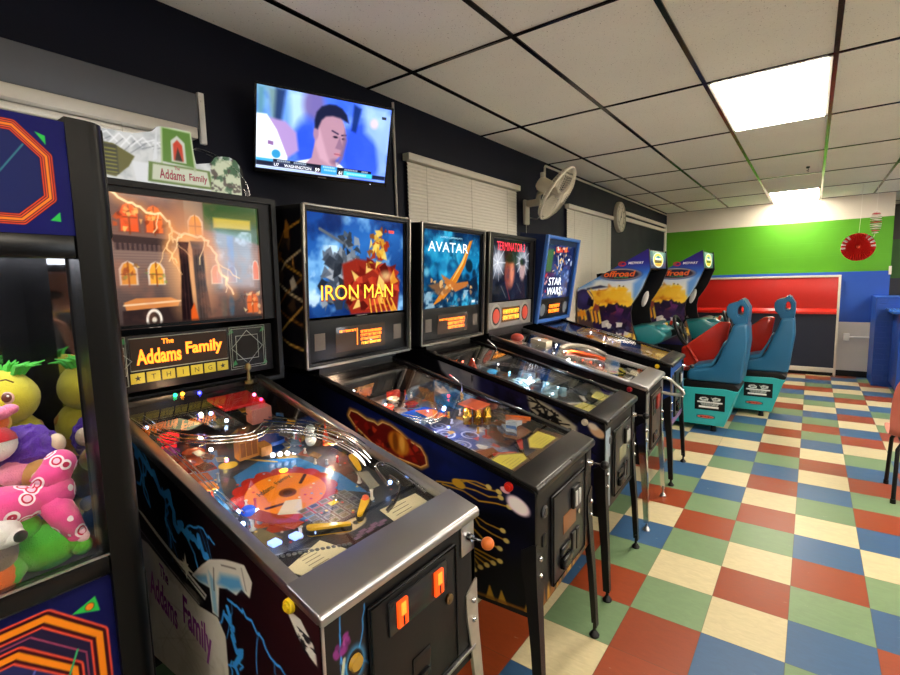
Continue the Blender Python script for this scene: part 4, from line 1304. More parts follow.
    def flipper(s, d0, y0, d1, y1, c, h=.022):
        a, b = s.P(d0, y0), s.P(d1, y1)
        rings = []
        dirv = (b - a).normalized(); up = V3((0.0, 0, 1)); side = dirv.cross(up).normalized()
        mb = MB()
        for z0, z1, mi, g in ((.006, h + .006, 0, 0), (.010, h, 1, .003)):
            pts = []
            r0, r1 = .013 + g, .007 + g
            for k in range(9):
                an = PI / 2 + PI * k / 8
                pts.append(a + dirv * (r0 * math.cos(an)) + side * (r0 * math.sin(an)))
            for k in range(9):
                an = -PI / 2 + PI * k / 8
                pts.append(b + dirv * (r1 * math.cos(an)) + side * (r1 * math.sin(an)))
            mb.loft([[p + V3((0, 0, z0)) for p in pts], [p + V3((0, 0, z1)) for p in pts]], mi=mi)
        mb.build('flipper', [mat('flip_' + c[1:], c, .35), mat('flip_rubber', '#20201e', .6)], s.pf)
    def wire(s, pts, r=.0019, m=None, name='wire_ramp', off=None):
        mb = MB()
        ps = [s.P(*p) for p in pts]
        sm = []
        for i in range(len(ps) - 1):
            p0, p1, p2, p3 = ps[max(i - 1, 0)], ps[i], ps[i + 1], ps[min(i + 2, len(ps) - 1)]
            for k in range(5):
                t = k / 5
                sm.append(.5 * ((2 * p1) + (p2 - p0) * t + (2 * p0 - 5 * p1 + 4 * p2 - p3) * t * t + (3 * p1 - p0 - 3 * p2 + p3) * t ** 3))
        sm.append(ps[-1])
        offs = off or [(-.014, 0), (.014, 0), (-.018, .012), (.018, .012)]
        for dy, dz in offs:
            q = []
            for i, p in enumerate(sm):
                tdir = (sm[min(i + 1, len(sm) - 1)] - sm[max(i - 1, 0)]); tdir.z = 0; tdir.normalize()
                sd = V3((-tdir.y, tdir.x, 0))
                q.append(p + sd * dy + V3((0, 0, dz)))
            mb.tube(q, r, 6)
        return mb.build(name, m or M_CHROME, s.pf)
    def bumper(s, d, y, cap, r=.032, lit=None):
        mb = MB(); mb.lathe([(r * .7, 0), (r * .7, .03), (r, .034), (r, .04), (r * .5, .048), (0, .049)], Matrix.Translation(s.P(d, y)), 24)
        o = mb.build('pop_bumper', mat('cap_' + cap[1:], cap, .25, emit=lit, es=1.2) if lit else mat('cap_' + cap[1:], cap, .25), s.pf)
        MB().lathe([(r * 1.15, .018), (r * 1.15, .022), (r * .8, .026)], Matrix.Translation(s.P(d, y)), 24).build('bumper_ring', M_CHROME, s.pf)
    def post(s, d, y, h=.03, c='#d8d4c8', r=.0055):
        return MB().lathe([(r, 0), (r * 1.5, .004), (r * .8, .010), (r * .8, h - .006), (r * 1.3, h - .003), (0, h)], Matrix.Translation(s.P(d, y)), 10).build('post', mat('post_' + c[1:], c, .3), s.pf)
    def plastic(s, pts, c, h=.034, th=.003, name='playfield_plastic'):
        lo = [s.P(d, y, h) for d, y in pts]
        m = mat('plast_' + c[1:], c, .2, coat=.3) if isinstance(c, str) else c
        return MB().loft([lo, [p + V3((0, 0, th)) for p in lo]]).build(name, m, s.pf)
    def slab(s, d0, d1, y0, y1, h0, h1, m, name):
        a = [s.P(d0, y0, h0), s.P(d0, y1, h0), s.P(d1, y1, h0), s.P(d1, y0, h0)]
        b = [p + V3((0, 0, h1 - h0)) for p in a]
        return MB().loft([a, b]).build(name, m, s.pf)
    def card(s, pts, c='#e6dcb4', h=.012, m=None, name='instruction_card'):
        h = h + s.ah
        lo = [s.P(d, y, h) for d, y in pts]
        return MB().loft([lo, [p + V3((0, 0, .0015)) for p in lo]]).build(name, m or mat('card_' + c[1:], c, .55, noise=.04), s.pf)
    def lines_on(s, d0, d1, y0, y1, n, c, h=.0142, name='card_print'):
        h = h + s.ah
        mb = MB()
        for k in range(n):
            d = d0 + (d1 - d0) * (k + .5) / n
            L_ = y0 + (y1 - y0) * random.uniform(.7, 1)
            mb.quad(s.P(d - .0012, y0, h), s.P(d - .0012, L_, h), s.P(d + .0012, L_, h), s.P(d + .0012, y0, h))
        return mb.build(name, mat('ink_' + c[1:], c, .6), s.pf)
    def apron(s, m, d0=.09, d1=.235):
        hw = s.HW - .022
        def sl(pts, h0, h1, name):
            lo = [s.P(d, y, h0) for d, y in pts]
            return MB().loft([lo, [s.P(d, y, h1 + s.ah) for d, y in pts]]).build(name, m, s.pf)
        return sl([(d0 - .03, -hw), (d0 - .03, hw), (d1, hw), (d1 - .01, .19), (.135, .05), (.135, -.05), (d1 - .01, -.19), (d1, -hw)], .003, .011, 'apron')

def bolt(cv, pts, w, c, seed=0, branch=3, glow_=None):
    """a jagged lightning bolt through pts"""
    r = random.Random(seed)
    def jag(a, b, amp, n):
        out = []
        for k in range(n):
            t = k / n
            out.append((a[0] + (b[0] - a[0]) * t + r.uniform(-amp, amp) / cv.asp, a[1] + (b[1] - a[1]) * t + r.uniform(-amp, amp)))
        return out
    path = []
    for a, b in zip(pts, pts[1:]): path += jag(a, b, w * 1.1, 5)
    path.append(pts[-1])
    if glow_: cv.line(path, w * 4, glow_, .5, w * 5)
    cv.line(path, w, c)
    for k in range(branch):
        i = r.randrange(1, len(path) - 2)
        a = path[i]; b = (a[0] + r.uniform(-.12, .16) / cv.asp * 1.2, a[1] + r.uniform(.05, .22))
        cv.line(jag(a, b, w * .9, 4) + [b], w * .45, c)

def blobs(cv, n, cols, box, rmin, rmax, seed, soft=None, al=.9):
    r = random.Random(seed)
    for _ in range(n):
        u, v = r.uniform(box[0], box[2]), r.uniform(box[1], box[3])
        rr = r.uniform(rmin, rmax)
        cv.ell(u, v, rr / cv.asp, rr * r.uniform(.5, 1.3), r.choice(cols), al, soft, r.uniform(0, PI))

def shards(cv, n, cols, box, rmin, rmax, seed, al=.9, soft=None):
    r = random.Random(seed)
    for _ in range(n):
        u, v = r.uniform(box[0], box[2]), r.uniform(box[1], box[3])
        a0 = r.uniform(0, 2 * PI)
        pts = []
        for k in range(r.choice((3, 4, 5))):
            a = a0 + 2 * PI * k / 4.5 + r.uniform(-.3, .3)
            rr = r.uniform(rmin, rmax)
            pts.append((u + rr * math.cos(a) / cv.asp, v + rr * math.sin(a)))
        cv.poly(pts, r.choice(cols), al, soft)

ORANGE = glow('dot_matrix_orange', '#ff7a1e', 2.2)
AMBER = glow('dot_matrix_amber', '#ffa02a', 1.7)
M_DMD = mat('display_dark', '#4a3f38', .15, noise=.05)
def dot_rows(s, parent, y0, y1, z0, z1, rows, x, m, seed=0):
    """rows of unreadable dot-matrix marks"""
    r = random.Random(seed)
    mb = MB()
    hgt = (z1 - z0) / rows
    for k in range(rows):
        z = z1 - (k + 1) * hgt
        y = y0
        while y < y1:
            w = r.uniform(.004, .008)
            a, b = z + hgt * .15, z + hgt * .85
            style = r.random()
            parts = [(y, a, y + w, b)] if style < .25 else [(y, a, y + w * .35, b), (y, b - hgt * .2, y + w, b)] if style < .6 else [(y, a, y + w * .35, b), (y + w * .65, a, y + w, b), (y, (a + b) / 2 - hgt * .1, y + w, (a + b) / 2 + hgt * .1)]
            for q in parts: mb.quad((x, q[0], q[1]), (x, q[2], q[1]), (x, q[2], q[3]), (x, q[0], q[3]))
            y += w + .0025
    mb.build('display_print', m, parent)

def uvpf(d, y): return ((y / .259 + 1) / 2, (1.045 - d) / 1.02)
def pfpoly(cv, pts, c, al=1.0, soft=None): return cv.poly([uvpf(*p) for p in pts], c, al, soft)
def pfell(cv, d, y, rd, ry, c, al=1.0, soft=None, rot=0):
    u, v = uvpf(d, y); return cv.ell(u, v, ry / .518, rd / 1.02, c, al, soft, rot)
def pfline(cv, pts, w, c, al=1.0): return cv.line([uvpf(*p) for p in pts], w / 1.02, c, al)

def insert_grid(cv, d0, d1, y0, y1, nd, ny, cols, seed, bg='#26262a'):
    r = random.Random(seed)
    for i in range(nd):
        for j in range(ny):
            a, b = d0 + (d1 - d0) * (i + .08) / nd, d0 + (d1 - d0) * (i + .92) / nd
            c, e = y0 + (y1 - y0) * (j + .08) / ny, y0 + (y1 - y0) * (j + .92) / ny
            pfpoly(cv, [(a, c), (a, e), (b, e), (b, c)], '#9aa0a4')
            k = .12
            a, b, c, e = a + (b - a) * k, b - (b - a) * k, c + (e - c) * k, e - (e - c) * k
            pfpoly(cv, [(a, c), (a, e), (b, e), (b, c)], r.choice(cols))

# ---------------------------------------------------------------- nearest machine: mansion art, lightning
def pin_mansion():
    s = Pin('pinball_machine', 'nearest pinball machine, black with steel rails, blue lightning and a cut-out topper', (-.748, -1.385, 0), 0, base=.895, slope=.283, zb=1.17, hb=.735, lean=.015, bw=.375, leg='worn', rail='steel', zbot=.44)
    # side art, u from the wall to the player, v from the rail down
    cv = Canvas(420, 230, 1.33, .62, '#08080d')
    cv.grad([(0, '#0a0a12'), (.6, '#0a0910'), (.8, '#1c0a10'), (1.0, '#2a0f14')], 0)
    cv.noise('#2c0d14', .5, 3, 4, .5, .75)
    bl = '#3a9cf0'
    bolt(cv, [(.36, .02), (.42, .09), (.525, .14), (.537, .21), (.582, .245), (.616, .185), (.665, .25)], .032, bl, 3, 6)
    bolt(cv, [(.53, .15), (.50, .26), (.54, .32)], .012, bl, 8, 3); bolt(cv, [(.60, .19), (.66, .13), (.70, .15)], .010, bl, 18, 2)
    bolt(cv, [(.727, .39), (.735, .50), (.762, .58), (.744, .70), (.76, .96)], .026, bl, 5, 5)
    bolt(cv, [(.735, .36), (.79, .345), (.836, .40), (.87, .45), (.92, .47), (.96, .58)], .014, bl, 11, 4)
    bolt(cv, [(.30, .02), (.33, .2)], .012, bl, 2, 2)
    cv.poly([(.34, .33), (.39, .335), (.655, .44), (.645, .475)], '#d6d2c8'); cv.poly([(.34, .38), (.39, .385), (.64, .49), (.63, .52)], '#2a2a2e')
    cv.line([(.36, .355), (.645, .455)], .008, '#2a2a2e'); cv.line([(.35, .42), (.62, .52)], .006, '#8f93a0')
    # banner
    cv.poly([(.33, .47), (.40, .46), (.62, .53), (.69, .50), (.715, .56), (.716, .76), (.70, 1.02), (.33, 1.02)], '#d9d3c6')
    cv.noise('#b8ad98', .5, 8, 6, .55, .7, (.33, .48, .70, 1.0))
    for k in range(14):
        a = random.Random(k)
        cv.line([(.36 + a.random() * .3, .6 + a.random() * .35), (.38 + a.random() * .3, .62 + a.random() * .35)], .003, '#a79c86', .6)
    cv.poly([(.33, .47), (.40, .46), (.42, .6), (.38, .8), (.33, .9)], '#8c8fa6', .6, .1)
    # star flash and a plain pale puff
    for k in range(8):
        a = PI * k / 4; L_ = .085 if k % 2 == 0 else .045
        cv.poly([(.576 + .007 * math.cos(a + 1.57), .395 + .014 * math.sin(a + 1.57)), (.576 + L_ * .42 * math.cos(a), .395 + L_ * .8 * math.sin(a)), (.576 + .007 * math.cos(a - 1.57), .395 + .014 * math.sin(a - 1.57))], '#e6e0cc')
    cv.poly([(.598, .41), (.64, .32), (.675, .25), (.735, .175), (.80, .11), (.822, .16), (.81, .25), (.785, .245), (.765, .30), (.735, .31), (.705, .345), (.695, .495), (.672, .50), (.668, .39), (.625, .41)], '#dcd6cc')
    cv.poly([(.715, .27), (.78, .20), (.79, .24), (.75, .30), (.70, .33)], '#4a9ad8', .9, .03)
    cv.poly([(.670, .31), (.69, .33), (.692, .49), (.675, .49)], '#6ab0dc', .7, .02); cv.poly([(.61, .40), (.66, .34), (.665, .38), (.63, .405)], '#5aa4dc', .8, .02)
    cv.line([(.72, .22), (.77, .17)], .006, '#4a3f3a', .7); cv.line([(.69, .27), (.685, .38)], .006, '#3a302c', .8); cv.line([(.79, .14), (.80, .23)], .006, '#4a3f3a', .6)
    cv.poly([(.915, .12), (.955, .11), (.988, .19), (.99, .27), (.955, .24)], '#d8d4cc'); cv.noise('#14141a', .95, 22, 8, .55, .6, (.94, .16, .99, .28))
    s.cabinet(M_BLACK, side_cv=cv)
    # lettering on the banner
    hw = s.HW + .0016
    def side_text(nm, st, uu, vv, h, w, ang):
        x = -1.328 + uu * 1.326; top = s.base + s.slope * min(-x, 1.06); z = top + (s.zbot - .03 * (1 - uu) - top) * vv
        R = V3((math.cos(ang), 0, math.sin(ang))); Up = V3((-math.sin(ang) * .3, 0, 1)).normalized()
        m = mat('banner_purple', '#963a9c', .4)
        text(nm, st, (x, -hw, z), R, Up, h, m, s.cab, w, bold=.025)
    side_text('banner_lettering', 'The', .470, .535, .040, .055, -.33)
    side_text('banner_lettering', 'Addams', .455, .66, .085, .175, -.33)
    side_text('banner_lettering', 'Family', .603, .665, .115, .155, -.33)
    # backbox picture
    cv = Canvas(200, 150, .61, .44, '#6f5c52')
    cv.grad([(0, '#5c4238'), (.45, '#84695e'), (1, '#3c302e')], 90)
    for k in range(46): cv.line([(0, k / 46), (1, k / 46)], .004, '#4c3d3a', .5)
    cv.poly([(.15, .0), (.53, 0), (.53, .36), (.15, .36)], '#7d5648', .5, .05)
    cv.poly([(.64, 0), (1, 0), (1, .32), (.78, .25), (.64, .22)], '#1c4a22', .9, .03)
    cv.poly([(.53, .0), (.64, 0), (.64, .42), (.53, .42)], '#7c6f66', .8, .01)
    cv.poly([(.13, .30), (.50, .32), (.47, .37), (.16, .36)], '#3c2c2a'); cv.poly([(.16, .36), (.46, .37), (.46, .42), (.16, .41)], '#5a4440')
    for k in range(12): cv.rect(.17 + k * .024, .36, .18 + k * .024, .41, '#2c2022', .7)
    def arch(u, v, w, h, c, fr='#d8c4ae'):
        cv.poly([(u - w, v + h), (u - w, v), (u - w * .6, v - h * .35), (u, v - h * .5), (u + w * .6, v - h * .35), (u + w, v), (u + w, v + h)], fr)
        w *= .78; cv.poly([(u - w, v + h * .95), (u - w, v + .01), (u - w * .6, v - h * .3), (u, v - h * .42), (u + w * .6, v - h * .3), (u + w, v + .01), (u + w, v + h * .95)], c)
    arch(.24, .13, .055, .15, '#e2562a', '#7c4a3c'); arch(.365, .13, .055, .15, '#e8622a', '#7c4a3c'); arch(.59, .16, .045, .11, '#f08a2c')
    arch(.215, .55, .045, .12, '#e09030'); arch(.355, .55, .045, .12, '#e8a038'); arch(.70, .56, .036, .11, '#c8705a'); arch(.80, .56, .032, .10, '#a0584c'); arch(.965, .52, .025, .12, '#e05a2a'); arch(.93, .80, .05, .14, '#d8622c', '#6a5048')
    for u, v, h in ((.24, .13, .2), (.365, .13, .2), (.215, .55, .16), (.355, .55, .16), (.59, .16, .14), (.93, .80, .18)):
        cv.line([(u, v - .05), (u, v + h * .8)], .012, '#7a3a1c', .8); cv.line([(u - .035, v + .04), (u + .035, v + .04)], .010, '#7a3a1c', .8)
    shards(cv, 26, ['#ffb060', '#7a2c14', '#f4d070', '#5a3420', '#c84a1c'], (.17, .10, .42, .26), .01, .03, 41, .7); shards(cv, 18, ['#6a8a3a', '#7a2c14', '#f4d070', '#8a5a2a'], (.18, .52, .40, .66), .01, .025, 43, .7); shards(cv, 14, ['#ffb060', '#5a2c1c', '#f0d8a0'], (.88, .74, .98, .94), .01, .03, 44, .7); shards(cv, 24, ['#3a2c2a', '#8a5a40', '#1c1414'], (.18, .86, .52, .99), .015, .03, 45, .7)
    # reflections painted into the art: pale window and yellow sign on the right
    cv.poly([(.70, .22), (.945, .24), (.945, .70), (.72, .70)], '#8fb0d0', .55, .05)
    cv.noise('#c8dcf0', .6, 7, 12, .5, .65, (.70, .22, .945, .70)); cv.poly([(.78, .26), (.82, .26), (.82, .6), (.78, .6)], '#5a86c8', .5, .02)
    cv.rect(.70, .115, .945, .20, '#d8b43c', .8, .02)
    # old motor car
    cv.poly([(.18, .80), (.24, .77), (.42, .77), (.47, .80), (.46, .84), (.19, .86)], '#c47a42'); cv.poly([(.17, .86), (.5, .84), (.5, .98), (.17, 1.0)], '#2c1f1e'); cv.line([(.18, .82), (.48, .80)], .012, '#e8c49a')
    cv.ell(.325, .94, .042, .085, '#ece2d2'); cv.ell(.325, .94, .030, .062, '#3c2c26'); cv.ell(.325, .94, .012, .022, '#d8ccb8')
    # dark drapes in the middle, glow around them (plain stand-in, no figures)
    cv.ell(.55, .5, .13, .42, '#f8b070', .75, .16)
    cv.poly([(.475, 1.0), (.478, .80), (.488, .60), (.485, .36), (.535, .36), (.538, .60), (.545, .82), (.575, 1.0)], '#1a0c0e', 1, .012); cv.poly([(.474, .33), (.545, .33), (.538, .38), (.483, .38)], '#2c1a1a', 1, .01)
    cv.poly([(.572, 1.0), (.565, .66), (.562, .36), (.628, .36), (.632, .66), (.66, 1.0)], '#453834', 1, .012); cv.poly([(.552, .32), (.638, .32), (.63, .38), (.56, .38)], '#5a4a44', 1, .01)
    cv.poly([(.53, .88), (.552, .82), (.578, 1.0), (.525, 1.0)], '#d0541c', 1, .012)
    for u_ in (.582, .60, .617): cv.line([(u_, .39), (u_ + .006, .98)], .007, '#2a201e', .8)
    for u_ in (.50, .52): cv.line([(u_, .39), (u_ + .004, .98)], .006, '#3c2422', .8)
    bolt(cv, [(.16, .0), (.28, .09), (.42, .14), (.46, .26), (.62, .28), (.68, .36), (.72, .55), (.80, .76)], .016, '#ffd9a0', 4, 8, '#ff9c4a')
    bolt(cv, [(.46, .22), (.42, .38), (.47, .5)], .010, '#ffc98a', 14, 3, '#ff9c4a')
    cv.ell(.735, .88, .02, .09, '#4a4a44', .9, .02); cv.ell(.785, .87, .018, .09, '#3c5060', .9, .02); cv.noise('#b06c50', .35, 5, 31, .5, .7)
    cv.rect(.15, .955, 1, 1, '#2c211e', .7, .02)
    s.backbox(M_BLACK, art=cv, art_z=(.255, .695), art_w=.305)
    MB().box((-.03, -.30, .257), (-.0195, .30, .268)).build('sill', M_BLACKGL, s.bb)
    # speaker panel
    MB().box((-.03, -.335, .045), (-.013, .335, .235), .003).build('speaker_panel', mat('panel_black', '#08080a', .4, spec=.25), s.bb)
    pz = -.0124
    mb = MB(); mb.box((-.013, -.195, .118), (-.0125, .138, .222)); mb.build('display', mat('display_brown', '#3d342f', .12), s.bb)
    wh = mat('pale_line_ink', '#a8b0a8', .45)
    def fr(y0, y1, z0, z1, r=.0016):
        mb = MB(); mb.tube([(pz, y0, z0), (pz, y1, z0), (pz, y1, z1), (pz, y0, z1)], r, 4, closed=True); return mb
    for a in ((-.197, .140, .116, .224), (.150, .300, .068, .232), (-.300, -.207, .068, .232), (.158, .292, .076, .224)): fr(*a).build('line_print', wh, s.bb)
    for sg, yc in ((1, .222), (-1, -.258)):
        mb = MB(); mb.cyl((-.013, yc, .150), (-.0115, yc, .150), .046, seg=8)
        mb.build('speaker', mat('speaker_cloth', '#0b0b0c', .9), s.bb)
        mb = MB()
        for rot in (0, PI / 4):
            mb.tube([(pz, yc + .066 * math.cos(a + rot), .150 + .066 * math.sin(a + rot)) for a in (PI / 4, 3 * PI / 4, 5 * PI / 4, 7 * PI / 4)], .0016, 4, closed=True)
        mb.build('star_print', wh, s.bb)
    mb = MB()
    for y, z in ((.155, .215), (.165, .09), (.29, .215), (-.215, .215), (-.225, .10), (.295, .08)):
        mb = MB(); mb.prism([(y - .012, z - .01), (y + .012, z - .004), (y + .004, z + .014)], -.0128, -.0122, 'x'); mb.build('green_leaf_print', mat('green_ink', '#1f7a44', .5), s.bb)
    for k, ch in enumerate('*THING*'):
        y = -.178 + k * .049
        MB().box((-.013, y - .0215, .073), (-.0116, y + .0215, .108), .0005).build('letter_tile', mat('tile_yellow', '#b3a62a', .4, emit='#b3a62a', es=.15), s.bb)
        if ch != '*': s.bt('tile_lettering', ch, y, .0905, .017, mat('tile_ink', '#1a1a10', .5), x=-.0128)
        else:
            mb = MB(); pts = []
            for j in range(10):
                r_ = .011 if j % 2 == 0 else .0045; a = PI / 2 + PI * j / 5; pts.append((y + r_ * math.cos(a), .0905 + r_ * math.sin(a)))
            mb.prism(pts, -.0116, -.0112, 'x'); mb.build('star_print', mat('tile_ink', '#1a1a10', .5), s.bb)
    s.bt('title_lettering', 'The', -.075, .207, .018, ORANGE, w=.04, x=-.0135, bold=.02)
    s.bt('title_lettering', 'Addams', -.105, .160, .052, ORANGE, w=.145, x=-.0135, bold=.03)
    s.bt('title_lettering', 'Family', .052, .168, .056, ORANGE, w=.135, x=-.0135, bold=.03)
    # topper: a shaped, printed board standing on the backbox
    ol = [(-.36, .10), (-.30, .145), (-.204, .155), (-.122, .157), (-.06, .178), (-.045, .195), (-.034, .20), (.02, .204), (.07, .203), (.075, .13), (.081, .095), (.135, .108), (.153, .132), (.18, .140), (.21, .142), (.235, .135), (.262, .10), (.27, .05), (.25, .012)]
    ys = np.array([p[0] for p in ol]); zs_ = np.array([p[1] for p in ol])
    tx = -.035
    mb = MB()
    mb.prism([(-.36, 0.002)] + ol[:-1] + [(.252, .002)], tx - .010, tx - .0015, 'x')
    tp = mb.build('topper', M_BLACK, s.bb); tp.location = (0, 0, s.hb)
    cv = Canvas(210, 80, .62, .205, '#d9dad8')
    Y = lambda y: (y + .36) / .62
    Z = lambda z: 1 - z / .205
    cv.noise('#9fa4a8', .6, 5, 3, .5, .7)
    for k in range(9):
        a = -.34 + k * .035
        cv.line([(Y(a), Z(.12 + .02 * math.sin(k))), (Y(a + .04), Z(.15)), (Y(a + .07), Z(.12))], .02, '#ffffff', .9); cv.line([(Y(a), Z(.10 + .02 * math.sin(k))), (Y(a + .05), Z(.135))], .012, '#6a6e74', .8)
    cv.poly([(Y(-.34), Z(.03)), (Y(-.34), Z(.115)), (Y(-.18), Z(.115)), (Y(-.12), Z(.085)), (Y(-.14), Z(.05)), (Y(-.18), Z(.012))], '#5d5a22'); cv.poly([(Y(-.26), Z(.02)), (Y(-.26), Z(.11)), (Y(-.17), Z(.11)), (Y(-.17), Z(.02))], '#2b2b1c')
    for k in range(7): cv.line([(Y(-.255), Z(.025 + k * .012)), (Y(-.175), Z(.025 + k * .012))], .02, '#8a8a2c')
    cv.poly([(Y(-.12), Z(.0)), (Y(-.13), Z(.07)), (Y(-.085), Z(.07)), (Y(-.05), Z(.09)), (Y(-.045), Z(.195)), (Y(-.08), Z(.0))], '#e4e6e8')
    cv.poly([(Y(-.036), Z(.085)), (Y(-.03), Z(.20)), (Y(.068), Z(.20)), (Y(.075), Z(.08))], '#55802a'); cv.line([(Y(-.036), Z(.08)), (Y(-.03), Z(.2)), (Y(.068), Z(.2)), (Y(.076), Z(.08))], .03, '#b8c89a')
    cv.poly([(Y(-.004), Z(.09)), (Y(-.002), Z(.16)), (Y(.02), Z(.18)), (Y(.045), Z(.16)), (Y(.047), Z(.09))], '#cfd2c4'); cv.poly([(Y(.004), Z(.095)), (Y(.005), Z(.15)), (Y(.02), Z(.166)), (Y(.036), Z(.15)), (Y(.038), Z(.095))], '#c8391c'); cv.poly([(Y(.008), Z(.095)), (Y(.02), Z(.14)), (Y(.034), Z(.095))], '#2a100c')
    cv.poly([(Y(-.085), Z(.012)), (Y(-.078), Z(.078)), (Y(.13), Z(.078)), (Y(.14), Z(.012))], '#5f7a34'); cv.poly([(Y(-.072), Z(.02)), (Y(-.066), Z(.072)), (Y(.12), Z(.072)), (Y(.128), Z(.02))], '#cdd0b8')
    cv.poly([(Y(.13), Z(.0)), (Y(.135), Z(.10)), (Y(.155), Z(.13)), (Y(.225), Z(.13)), (Y(.262), Z(.05)), (Y(.25), Z(0))], '#c9cfae'); cv.noise('#2f5a38', .95, 7, 22, .52, .62, (Y(.13), .3, 1, 1)); cv.noise('#3a2c2a', .8, 11, 5, .58, .64, (Y(.13), .3, 1, 1))
    def tfn(u, v):
        y = -.36 + u * .612
        top = np.interp(y, ys, zs_)
        return np.stack([np.full_like(y, tx), y, .003 + (top - .003) * (1 - v)], -1)
    def tuv(u, v):
        y = -.36 + u * .612
        top = np.interp(y, ys, zs_)
        return (y + .36) / .62, 1 - (.003 + (top - .003) * (1 - v)) / .205
    picture('topper_print', cv, tfn, mat('topper_print', rough=.3, attr=True, aemit=.55), tp, nx=240, ny=60, uvfn=tuv)
    pm = mat('topper_red', '#8e1f3e', .4, emit='#8e1f3e', es=.2)
    for st, y, z, h, w in (('Addams', -.005, .044, .034, .085), ('Family', .085, .042, .032, .065), ('The', .012, .068, .012, .018)):
        text('topper_lettering', st, (tx + .001, y, z), (0, 1, 0), (0, 0, 1), h, pm, tp, w, bold=.02)
    mb = MB(); arcp = [(tx - .02, .06 + .22 * math.sin(a), .0 + .15 * math.cos(a)) for a in np.linspace(.1, 1.52, 16)]
    rings = []
    for p in arcp: rings.append([(p[0] + .002, p[1], p[2]), (p[0] + .03, p[1], p[2]), (p[0] + .03, p[1] + .002, p[2] + .002), (p[0] + .002, p[1] + .002, p[2] + .002)])
    mb.loft(rings); mb.build('clear_cover', M_CLEAR, tp)
    MB().box((-.12, -.33, s.hb + .004), (-.09, .0, s.hb + .03), .004).build('topper_lamp', glow('topper_tube', '#f4f6ff', 9.0), s.bb)
    # front
    cvf = Canvas(60, 110, .15, .36, '#0d0e14')
    bolt(cvf, [(.5, .45), (.3, .2), (.35, .02)], .012, bl, 3, 4); bolt(cvf, [(.6, .4), (.85, .25), (.95, .05)], .012, bl, 6, 4); bolt(cvf, [(.6, .5), (.9, .6), (.98, .75)], .012, bl, 9, 4); bolt(cvf, [(.5, .5), (.2, .7), (.15, .95)], .010, bl, 12, 3)
    cvf.ell(.66, .38, .26, .115, '#3a9ad8', .9, .05); cvf.ell(.66, .38, .20, .09, '#0a0a0c'); cvf.ell(.66, .38, .12, .055, '#b08a2c')
    blobs(cvf, 8, ['#8a2c86', '#a84a9c', '#6a1c66'], (.22, .14, .52, .26), .02, .04, 5)
    cvf.line([(.4, .3), (.32, .42), (.45, .6), (.6, .8), (.62, 1)], .030, '#b9c2a8'); cvf.poly([(.45, .62), (.2, .5), (.1, .58), (.3, .68)], '#a9b69a'); cvf.poly([(.5, .62), (.85, .5), (.98, .58), (.75, .68)], '#a9b69a'); cvf.line([(.1, .58), (.45, .62)], .008, '#3c4a38'); cvf.line([(.98, .57), (.5, .63)], .008, '#3c4a38')
    picture('front_print', cvf, flat((.0012, -.270, .868), (0, .115, 0), (0, 0, -.36)), M_PRINT, s.cab)
    mb = MB(); mb.cyl((.0, -.194, .735), (.010, -.194, .735), .019, .016, 20); mb.build('start_button', mat('gold_button', '#b08a2c', .3), s.t)
    mb = MB(); mb.box((0, -.28, s.zbot), (.003, -.272, s.base - .03), .001); mb.build('corner_trim', M_STEEL, s.t)
    d = s.door(.50, .838, -.155, .175)
    mb = MB(); mb.box((.009, -.10, .735), (.017, .125, .822), .004); mb.build('coin_plate', mat('plate_gloss', '#2b2c30', .2, metal=.5), d)
    for y in (-.058, .083):
        MB().box((.016, y - .018, .745), (.024, y + .018, .812), .003).build('coin_slot', glow('coin_orange', '#e8480e', .8), d)
        MB().box((.023, y - .008, .775), (.026, y + .008, .806), .001).build('slot_window', glow('coin_amber', '#ff8a2a', 1.0), d)
        MB().box((.023, y - .002, .75), (.0262, y + .002, .772)).build('slot_opening', M_BLACK, d)
    mb = MB(); mb.cyl((.009, .135, .70), (.017, .135, .70), .014, seg=20, bev=.002); mb.cyl((.016, .135, .70), (.019, .135, .70), .007, seg=12); mb.build('lock', mat('brass_lock', '#8a7552', .3, metal=.9), d)
    mb = MB(); mb.box((.009, -.02, .555), (.014, .05, .625), .004); mb.box((.013, -.01, .56), (.022, .04, .572), .003); mb.box((.013, -.014, .573), (.0145, .044, .615)); mb.build('coin_return', M_BLACKGL, d)
    MB().box((.0, -.16, .475), (.012, .262, .487), .003).build('lower_trim', M_STEEL, s.t)
    s.flipper_buttons(mat('yellow_button', '#e2c21c', .3))
    s.plunger(y=.240, z=.828)
    # playfield
    cv = Canvas(220, 430, .518, 1.02, '#3a3c40')
    cv.noise('#55585c', .6, 7, 2); cv.noise('#6a3a2c', .6, 5, 9, .5, .65); cv.noise('#24384c', .6, 6, 19, .55, .7)
    shards(cv, 60, ['#7a3a22', '#28303c', '#8a8470', '#4a5a3a', '#a04a2a', '#2c4a6a', '#c8a050'], (0, 0, 1, .45), .02, .05, 4)
    pfpoly(cv, [(.78, -.24), (.80, -.05), (.62, -.14), (.52, -.18), (.40, -.22), (.42, -.245)], '#2a6aa8'); pfpoly(cv, [(.62, -.10), (.66, .02), (.60, .12), (.44, .16), (.30, .15), (.40, .06), (.30, -.06), (.40, -.16)], '#2f78b4')
    for k in range(16):
        a = 2 * PI * k / 16
        pfell(cv, .455 + .108 * math.cos(a), -.03 + .128 * math.sin(a), .03, .03, '#a8251c')
    pfell(cv, .455, -.03, .118, .138, '#b52a1a'); pfell(cv, .455, -.03, .100, .120, '#f08a1a'); pfell(cv, .45, -.03, .022, .026, '#7a3a14'); pfell(cv, .45, -.03, .012, .014, '#4a200c')
    pfline(cv, [(.42, -.12), (.41, -.07)], .010, '#4a1c10'); pfline(cv, [(.47, .03), (.50, .07)], .010, '#3a1810')
